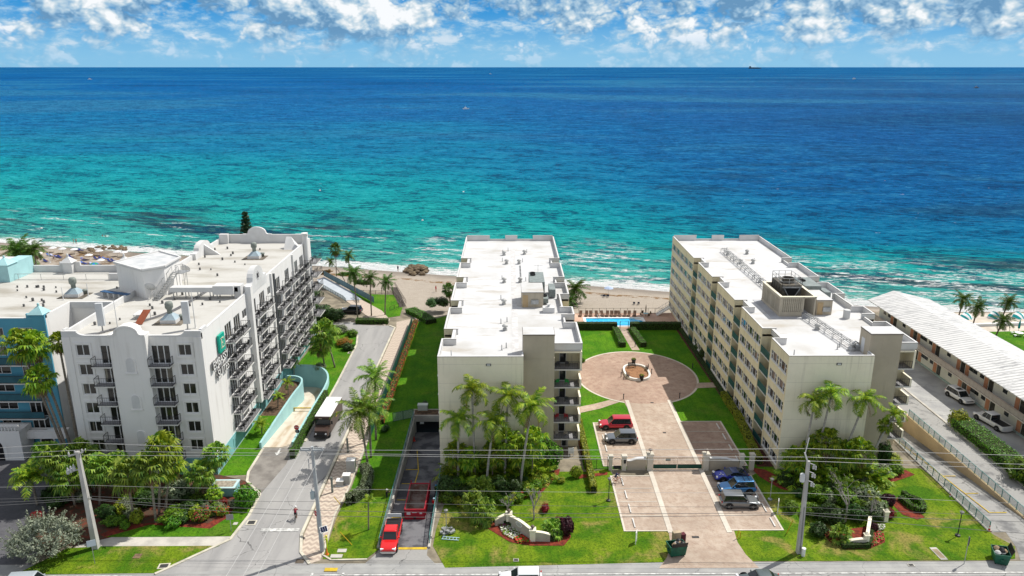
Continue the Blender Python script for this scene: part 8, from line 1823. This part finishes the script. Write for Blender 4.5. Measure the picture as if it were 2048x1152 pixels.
m=MB(); M=Matrix.Translation((.45,-.35,3.1))@Matrix.Rotation(.5,4,'Z')@Matrix.Rotation(R(42),4,'X'); m.box(-.42,-.36,-.03,.42,.36,.0,1,M); m.box(-.36,-.3,.0,.36,.3,.012,0,M)
for k in (-.12,.12): m.box(k-.006,-.3,.012,k+.006,.3,.018,1,M)
m.bar((.1,-.1,2.9),(.45,-.35,3.05),.05,.05,1); m.build('solar_panel',[mat('solar_cell',(.015,.02,.05),.2,.05),wl_],r)
r,dxc,hc=upole('c','square concrete utility pole with a hanging transformer before the right-hand palms',.26,.15,conc)
m=MB(); m.bar((dxc,0,hc-.3),(dxc-.5,0,hc+1.0),.14,.14); m.tube([(dxc-.45,0,hc+.9),(dxc-.1,.3,hc+2.6)],.05,6); m.build('arm',[mat('arm_white',(.66,.66,.65),.6,.05)],r)
m=MB(); m.lathe((dxc*.8-.5,-.1,hc-2.4),[(.25,0),(.28,.05),(.28,.85),(.2,.92),(.05,.96)],12); m.build('transformer',[mat('transformer_white',(.62,.64,.65),.5,.08)],r)
for z in (hc-.2,hc-1.2,hc-2.3):
    m=MB(); m.bar((dxc*.8,0,z),(dxc*.8+.7,-.1,z-.25),.07); m.lathe((dxc*.8+.55,-.1,z-.7),[(.1,0),(.13,.1),(.07,.2),(.13,.3),(.07,.4),(.05,.55)],8); m.lathe((dxc*.8+.8,-.1,z-.8),[(.08,0),(.1,.1),(.05,.2),(.1,.3),(.05,.45)],8); m.build('cutout',[ins],r)
m=MB(); m.bar((.05,-.28,.4),(dxc*.55,-.24,hc*.52),.09,.04); m.build('conduit',[wire_m],r)
def wire(pts,label,m_,r_=.016,sag=.35):
    mb=MB(); out=[]
    for a,b in zip(pts,pts[1:]):
        for k in range(8): t_=k/8; out.append((a[0]+(b[0]-a[0])*t_,a[1]+(b[1]-a[1])*t_,a[2]+(b[2]-a[2])*t_-sag*4*t_*(1-t_)))
    out.append(pts[-1]); mb.tube(out,r_,5); return tag(mb.build('power_line',m_),label,'power line')
ya,yb,yc=pbases['a'][1],pbases['b'][1],pbases['c'][1]
def at_x(x,Y,px,py): pass
def line(pys,label,m_,r_=.016,sag=.3):
    """points read at the three poles and beyond them, all in the plane of the pole line"""
    pts=[Gy(px,py,Y) for px,py,Y in pys]; wire(pts,label,m_,r_,sag)
line([(-260,908,73),(163,885,ya),(626,900,yb),(1615,897,yc),(2350,918,72)],'topmost bright wire of the pole line',wire_l,.02,.1)
line([(-260,916,73),(160,900,ya),(606,906,yb),(1617,914,yc),(2350,936,72)],'second bright wire of the pole line, just under the top one',wire_l,.02,.1)
line([(-260,925,73),(150,910,ya),(645,909,yb),(1620,922,yc),(2350,946,72)],'third bright wire of the pole line',wire_l,.02,.1)
line([(-260,975,73),(168,970,ya),(636,977,yb),(1608,986,yc),(2350,1018,72)],'single thin wire below the crossarms',wire_l,.014,.15)
line([(-260,1000,73),(170,992,ya),(637,1003,yb),(1604,1014,yc),(2350,1040,72)],'upper grey communication cable of the pole line',wire_m,.018,.2)
line([(-260,1008,73),(172,996,ya),(638,1021,yb),(1602,1025,yc),(2350,1050,72)],'black communication cable of the pole line, second from the bottom',wire_m,.026,.25)
line([(-260,1018,73),(175,998,ya),(640,1032,yb),(1602,1028,yc),(2350,1085,72)],'lowest thick black cable of the pole line',wire_m,.026,.3)
def towards(p0,p1,label,z=10.2):
    a=Gy(*p0,yb-.17); q=G(*p1,z); d=Vector(q)-Vector(a); b=Vector(a)+d*4; b.z=z; wire([a,tuple(b)],label,wire_l,.016,.05)
towards((603,902),(478,1152),'left of three wires running from the crossarm across the road'); towards((624,898),(512,1152),'middle of three wires running from the crossarm across the road'); towards((646,902),(536,1152),'right of three wires running from the crossarm across the road')
# sign posts and signs
octa=[(math.cos(math.pi/8+k*math.pi/4),math.sin(math.pi/8+k*math.pi/4)) for k in range(8)]
signred=mat('sign_red',(.50,.012,.015),.5,.08)
def stop_sign(px,py,h,rz,label,back=False):
    r=thing('stop_sign',label,'road sign',G(px,py),rz); m=MB(); m.box(-.03,-.03,0,.03,.03,h+.3); m.build('post',[metal],r)
    M=Matrix(((1,0,0,0),(0,0,1,-.05),(0,1,0,h),(0,0,0,1))); m=MB(); m.prism([(x*.40,y*.40) for x,y in octa],-.012,.0,1,M=M); m.prism([(x*.375,y*.375) for x,y in octa],.0,.006,0,M=Matrix(((-1,0,0,0),(0,0,-1,-.063),(0,1,0,h),(0,0,0,1)))); m.build('plate',[signred,wl_],r)
    me=letters('STOP',.30,.004,wl_); o=bpy.data.objects.new('lettering',me); COL.objects.link(o); o.parent=r; o.matrix_local=Matrix.Translation((0,-.075,h))@Matrix.Rotation(R(90),4,'X'); return r
stop_sign(596,886,2.5,0,'red octagonal stop sign facing the camera at the hotel ramp exit')
m=MB(); m.lathe((0,0,0),[(.32,0),(.32,.02)],16,0,Matrix.Translation((0,.03,1.75))@Matrix.Rotation(R(90),4,'X')); o=m.build('round_sign',[mat('sign_back_dark',(.04,.045,.05),.6,.08)]); o.location=G(596.5,884.5); tag(o,'dark round sign back below the hotel ramp stop sign','road sign')
stop_sign(636,1066,2.6,R(-40),'red stop sign half hidden behind the slim grey pole')
def plate_sign(px,py,h,w,hh,rz,label,col,tilt=0):
    r=thing('sign_post',label,'sign',G(px,py),rz); m=MB(); m.box(-.03,-.03,0,.03,.03,h); m.build('post',[metal],r); m=MB(); m.box(-w/2,-.06,h-hh,w/2,-.035,h); m.build('plate',[col],r); return r
plate_sign(190,1128,3.0,.85,.75,R(25),'pale sign back with a white plate on a post on the hotel verge',mat('sign_pale',(.55,.62,.68),.5,.06))
plate_sign(463,1063,2.3,.8,.7,R(10),'grey sign back on a post near the hotel street corner',mat('sign_back_grey',(.30,.29,.28),.6,.08)); plate_sign(1928,1128,3.4,.35,1.0,R(80),'thin sign on a tall post at the right-hand road edge',mat('sign_back_dark2',(.12,.12,.13),.6,.08))
def board(px,py,w,h,rz,label,col):
    r=thing('notice_board',label,'sign',G(px,py),rz); m=MB(); m.box(-w/2,-.03,.45,w/2,.03,.45+h); m.build('panel',[wl_],r)
    for s in (-1,1): m=MB(); m.box(s*w*.42-.04,-.04,0,s*w*.42+.04,.04,.5); m.build('post',[wl_],r)
    m=MB()
    for k in range(3): m.box(-w*.35,-.036,.6+k*h*.25,w*.35,-.031,.66+k*h*.25)
    m.build('writing',[mat('board_writing',col,.6,.05)],r)
board(1272,1086,.75,1.1,R(70),'narrow white notice board on the front lawn beside the driveway',(.35,.40,.38)); board(1555,1025,.75,1.3,R(70),'narrow white and green notice board on the lawn right of the grey SUV',(.10,.40,.28)); board(1142,913,.8,.9,R(10),'white notice board at the bottom of the street end balconies',(.4,.4,.4)); board(1022,972,.9,.5,R(0),'small white board among the shrubs before the pale end wall',(.4,.4,.4))
# lamp posts
def lamp(px,py,h,label,m_=metal,base=True):
    r=thing('lamp_post',label,'street lamp',G(px,py)); m=MB(); m.tube([(0,0,0),(0,0,h)],[.06,.045],8); 
    if base: m.lathe((0,0,0),[(.28,0),(.28,.18),(.1,.25)],12)
    m.build('post',[m_],r); m=MB(); m.lathe((0,0,h),[(.06,0),(.16,.05),(.22,.28),(.25,.30),(.05,.42)],10); m.build('lantern',[mat('lamp_head_grey',(.22,.22,.21),.5,.1)],r)
lamp(1217,1002,2.9,'black lamp post on the front lawn beside the outer left bays',darkm); lamp(1540,1000,2.7,'pale lamp post on a round base right of the parked blue cars'); lamp(893,1067,2.8,'pale lamp post beside the ladder on the front lawn'); lamp(1915,1072,2.9,'black lamp post at the end of the right-hand ramp fence',darkm)
# cones
def cone(x,y,z,label):
    r=thing('traffic_cone',label,'traffic cone',(x,y,z)); m=MB(); m.box(-.19,-.19,0,.19,.19,.04); m.lathe((0,0,.04),[(.14,0),(.03,.7)],12); m.build('cone',[mat('cone_red',(.60,.035,.02),.5,.05)],r); m=MB(); m.lathe((0,0,.35),[(.101,0),(.075,.16)],12); m.build('stripe',[wl_],r)
for px,py,lb in ((1851,959,'traffic cone farthest up the pale strip of the right-hand ramp'),(1899,998,'traffic cone in the middle of the right-hand ramp'),(1978,1062,'traffic cone at the mouth of the right-hand ramp')):
    q=G(px,py); z=rz_(q[1]) if q[0]<61.5 else Z2; q=G(px,py,z); cone(q[0],q[1],z+.03,lb)
m=MB(); m.box(-.2,-.2,0,.2,.2,.04); m.lathe((0,0,.04),[(.15,0),(.03,.7)],10); o=m.build('traffic_cone',[mat('cone_red',(.60,.035,.02),.5,.05)]); q=G(828,877,-1.7); o.location=(q[0],q[1],zr(q[1])); tag(o,'small traffic cone before the dark garage door','traffic cone')
o=m=MB(); m.box(-.2,-.2,0,.2,.2,.04); m.lathe((0,0,.04),[(.16,0),(.03,.75)],10); o=m.build('traffic_cone',[mat('cone_orange',(.70,.20,.03),.5,.05)]); o.location=G(654,1109); tag(o,'orange cone at the foot of the slim grey utility pole','traffic cone')
# yellow guy guards and marks
def stake(px0,px1,py0,py1,label,c=(.60,.42,.02),z=1.6):
    a=G(px0,py0); b=Gy(px1,py1,a[1]); m=MB(); m.tube([a,b],.05,6); tag(m.build('guy_guard',[mat('guard_yellow',c,.6,.1)]),label,'guy wire guard')
stake(1473,1478,1078,1060,'yellow marker post at the right edge of the paved driveway'); stake(1480,1481,1077,1064,'second yellow marker post at the right edge of the paved driveway'); stake(1573,1586,1067,1040,'leaning yellow guy guard on the lawn left of the right pole'); stake(704,680,1090,1064,'leaning yellow guy guard beside the slim grey pole'); stake(682,668,1010,994,'dry yellow cane at the hedge by the utility cabinets',(.5,.33,.12))
# cabinets by the street
def cab(px,py,w,d,h,label,col): r=thing('utility_cabinet',label,'utility cabinet',G(px,py)); m=MB(); m.box(-w/2,-d/2,0,w/2,d/2,h,0); m.build('cabinet',[col],r); m=MB(); m.box(-w/2-.04,-d/2-.04,h,w/2+.04,d/2+.04,h+.08); m.build('lid',[wl_],r); m=MB(); m.box(-w/2-.1,-d/2-.1,-.01,w/2+.1,d/2+.1,.06); m.build('plinth',[wl_],r)
cg=mat('cabinet_grey',(.42,.42,.40),.6,.08); cab(703,942,1.1,.9,1.7,'tall grey utility cabinet farthest along the patterned walk',cg); cab(694,967,.9,.8,1.3,'middle grey utility cabinet with a round vent beside the patterned walk',cg); cab(681,970,.9,.8,.7,'low white utility cabinet nearest the slim grey pole',cg)
m=MB(); m.box(-.12,-.1,0,.12,.1,2.2); tag(m.build('utility_post',[mat('post_grey_green',(.20,.22,.20),.8,.1)],loc=G(665,985)),'short dark grey post in the patterned walk','post'); m=MB(); m.box(-.12,-.1,0,.12,.1,2.2); tag(m.build('utility_post',[mat('post_grey_green',(.20,.22,.20),.8,.1)],loc=G(696,905)),'second dark grey post up the patterned walk','post')
m=MB(); m.lathe((0,0,0),[(.2,0),(.2,.9),(.23,.92),(.23,1.0),(.05,1.05)],12); tag(m.build('pedestal',[wl_],loc=G(1606,1112)),'white round pedestal at the foot of the right utility pole','utility pedestal')
# rack of bicycles-like rack by walk, ladder and tools on lawn
m=MB()
for s in (0,.45): m.bar((-1.0,s-.2,.06),(1.0,s-.2,.1),.06,.06)
for k in range(5): m.bar((-.9+k*.4,-.2,.08),(-.9+k*.4,.25,.08),.04)
tag(m.build('ladder',[mat('ladder_pale_blue',(.45,.62,.75),.5,.05)],loc=(*G(901,1079)[:2],.05),rz=-.15),'pale blue ladder lying on the front lawn','ladder')
m=MB(); rg=random.Random(2)
for k in range(9): m.cbox((rg.uniform(-.7,.7),rg.uniform(-.5,.5),.15+rg.random()*.3),(rg.uniform(.2,.7),rg.uniform(.1,.4),rg.uniform(.1,.35)),rg.uniform(0,3))
for k in range(4): m.bar((rg.uniform(-.6,.6),rg.uniform(-.4,.4),.1),(rg.uniform(-.3,.3)+.6,rg.uniform(-.4,.4),.8),.05)
tag(m.build('tool_cart',[metal],loc=G(895,1068)),'jumbled metal tool cart at the foot of the pale lamp post','tool cart')
# covers and drains
def cover(px,py,w,d,label,col,rz=0,frame_=None): 
    m=MB(); m.box(-w/2,-d/2,0,w/2,d/2,.05,0); 
    if frame_: m.box(-w*.36,-d*.36,.05,w*.36,d*.36,.056,1)
    tag(m.build('ground_cover',[col]+([frame_] if frame_ else []),loc=(*G(px,py)[:2],.03),rz=rz),label,'ground cover')
iron=mat('dark_iron_grate',(.06,.06,.06),.8,.2,3); covg=mat('cover_concrete',(.50,.48,.43),.9,.12)
cover(503,1046,1.15,1.0,'dark storm drain grate at the hotel kerb',kerbm,0,iron); cover(591,910,.75,.75,'dark drain grate in the street before the ramp',kerbm,0,iron); cover(701,706,1.0,.8,'pale drain inlet at the street kerb near the flower bed',kerbm,0,iron); cover(328,1133,1.2,.9,'storm inlet with a dark opening at the bottom verge kerb',kerbm,.1,iron); cover(684,1102,1.0,.6,'upper round cornered concrete cover on the verge',covg); cover(673,1113,1.3,.6,'lower concrete cover on the verge',covg); cover(1032,1121,.6,.5,'small square cover on the front lawn near the road',covg,0,iron); cover(1822,1131,.7,.5,'white square cover on the right-hand lawn near the road',covg,0,iron); cover(1877,1108,.8,2.2,'long faded concrete slab sunk in the right-hand lawn',covg,.05,mat('slab_brown',(.33,.26,.17),.9,.15)); cover(471,1048,.5,.5,'little concrete cover on the grass by the street corner',covg); cover(1391,1075,.8,.35,'dark drain grate in the paved driveway',iron); cover(1304,806,.5,.3,'small drain at the lower rim of the round court',iron); cover(1329,866,.45,.3,'small drain in the driveway pavers',iron); cover(600,1123,.9,.7,'brown manhole cover at the street corner',mat('manhole_brown',(.16,.13,.10),.9,.2,3)); cover(275,1113,.8,.8,'brown round marker in the hotel verge',mat('marker_brown',(.22,.15,.09),.9,.2,3))
# water spray from the sprinkler is only haze; the head itself stands in the grass
# ------------------------------------------------------------------ balcony furniture
chm=MB(); chm.box(-.25,-.25,.40,.25,.25,.44); chm.add([(-.25,.22,.42),(.25,.22,.42),(.25,.34,.92),(-.25,.34,.92),(-.25,.26,.42),(.25,.26,.42),(.25,.38,.92),(-.25,.38,.92)],[(0,1,2,3),(7,6,5,4),(1,5,6,2),(0,3,7,4),(3,2,6,7)])
for x in (-.22,.22):
    for y in (-.22,.22): chm.box(x-.02,y-.02,0,x+.02,y+.02,.42)
    chm.box(x-.03,-.25,.62,x+.03,.28,.66)
def chair_mesh(nm,col): 
    m=MB(); m.v=list(chm.v); m.f=list(chm.f); m.mi=list(chm.mi); return m.mesh('balcony_chair',[mat(nm,col,.6,.08)])
dkc=chair_mesh('chair_black',(.018,.018,.02))
tb=MB(); tb.lathe((0,0,0),[(.2,0),(.03,.05),(.03,.62),(.32,.64),(.32,.68)],12); tbm=tb.mesh('balcony_table',[mat('table_dark',(.05,.05,.055),.5,.08)])
for (x,y,z,w,d,rot) in BSPOTS:
    if w>5: ks=(.8,2.2,4.2,5.6)
    elif rot==90: ks=(.55,w-.65)
    else: continue
    for u in ks: tag(inst('balcony_chair',dkc,None,(x+.75,y+u,z+.012),R(-90+rnd.uniform(-50,50))),'black chair on a balcony on the street side of the white hotel','chair','black chairs on the hotel balconies')
    tag(inst('balcony_table',tbm,None,(x+.6,y+w/2+.05 if w<5 else y+1.5,z+.012)),'small dark round table on a balcony on the street side of the white hotel','table','dark tables on the hotel balconies')
for z,col,nm,lb in ((12.75-2.6,(.02,.33,.06),'chair_green','bright green chair on the fifth floor street end balcony'),(12.75-7.8,(.40,.02,.03),'chair_red','red chair on a lower street end balcony'),(12.75,(.05,.05,.055),'chair_dark','dark chair on the top street end balcony'),(12.75-5.2,(.06,.065,.07),'chair_slate','slate chair on the middle street end balcony'),(12.75-10.4,(.50,.45,.38),'chair_cream','cream chair on the second floor street end balcony')):
    me=chair_mesh(nm,col)
    for k,(u,ry) in enumerate(((6.7,.4),(8.1,-.3))): tag(inst('balcony_chair',me,None,(u,95.7,z+.012),R(180)+ry),('left ' if k==0 else 'right ')+lb+' of the left-hand cream block','chair')
me=chair_mesh('chair_teal',(.05,.16,.16))
for z,n_ in ((12.75,'top'),(12.75-5.2,'middle'),(12.75-10.4,'second floor')): tag(inst('balcony_chair',me,None,(51.9,95.8,z+.012),R(160)),'dark teal chair on the %s street end balcony of the right-hand block'%n_,'chair')
# ------------------------------------------------------------------ boats
m=MB(); a,b=G(1870,655),G(2200,645); m.bar((a[0],a[1],0),(b[0],b[1],0),.5,1.0); m.bar((a[0],a[1],.52),(b[0],b[1],.52),.7,.1); tag(m.build('sea_wall',[wl_]),'low white sea wall between the motel lawn and the cabanas','wall')
def boat(px,py,L,label,col,kind=0):
    q=G(px,py,-3.0); r=thing('boat',label,'boat',q,R(10)); m=MB(); w=L*.15
    m.add([(-L/2,-w,0),(-L/2,w,0),(L*.25,w,0),(L*.25,-w,0),(L/2,0,.02*L),(-L/2,-w*1.15,L*.11),(-L/2,w*1.15,L*.11),(L*.25,w*1.15,L*.12),(L*.25,-w*1.15,L*.12),(L*.56,0,L*.15)],[(0,3,8,5),(3,4,9,8),(4,2,7,9),(2,1,6,7),(1,0,5,6),(5,8,9,7,6)]); m.build('hull',[mat('hull_'+('dark','white')[col],((.06,.08,.10),(.75,.75,.75))[col],.5,.05)],r)
    m=MB(); m.box(-L*.25,-w*.7,L*.11,L*.1,w*.7,L*.25); m.box(-L*.2,-w*.5,L*.25,0,w*.5,L*.32); m.tube([(-L*.1,0,L*.3),(-L*.1,0,L*.5)],L*.008,6); m.build('cabin',[wl_ if col else mat('cabin_grey',(.3,.33,.36),.5,.05)],r)
boat(932,218,8,'white motor boat out on the middle of the sea',1); boat(1953,176,14,'dark low boat far out at the right',0); boat(1708,158,15,'small white boat near the horizon at the right',1); boat(180,159,16,'white boat near the horizon at the left',1); boat(981,148,18,'tiny white boat near the horizon in the middle',1)
q=G(1509,140,-3.0); r=thing('cargo_ship','grey cargo ship silhouetted on the horizon','ship',(G(1509,146,-3)[0]*3,G(1509,146,-3)[1]*3,-3),R(3)); L=330
m=MB(); m.add([(-L/2,-22,0),(-L/2,22,0),(L*.42,22,0),(L*.42,-22,0),(L/2,0,0),(-L/2,-24,18),(-L/2,24,18),(L*.42,24,18),(L*.42,-24,18),(L*.53,0,26)],[(0,3,8,5),(3,4,9,8),(4,2,7,9),(2,1,6,7),(1,0,5,6),(5,8,9,7,6)]); m.build('hull',[mat('ship_hull',(.06,.09,.13),.6,.05)],r)
m=MB(); m.box(-L*.46,-18,18,-L*.34,18,62); m.box(-L*.30,-18,18,L*.0,18,34); m.box(L*.08,-18,18,L*.30,18,30); m.build('superstructure',[mat('ship_grey',(.12,.16,.20),.6,.05)],r)
for px,py in ((640,381),(927,384),(83,457),(845,441)):
    m=MB(); m.lathe((0,0,-.3),[(.1,0),(.35,.15),(.35,.5),(.1,.7)],10); tag(m.build('buoy',[wl_],loc=G(px,py,-3.0)),{640:'white buoy on the teal water left of the middle',927:'white buoy on the teal water above the left-hand cream roof',83:'white buoy near the surf at the left',845:'white buoy near the surf in the middle'}[px],'buoy')
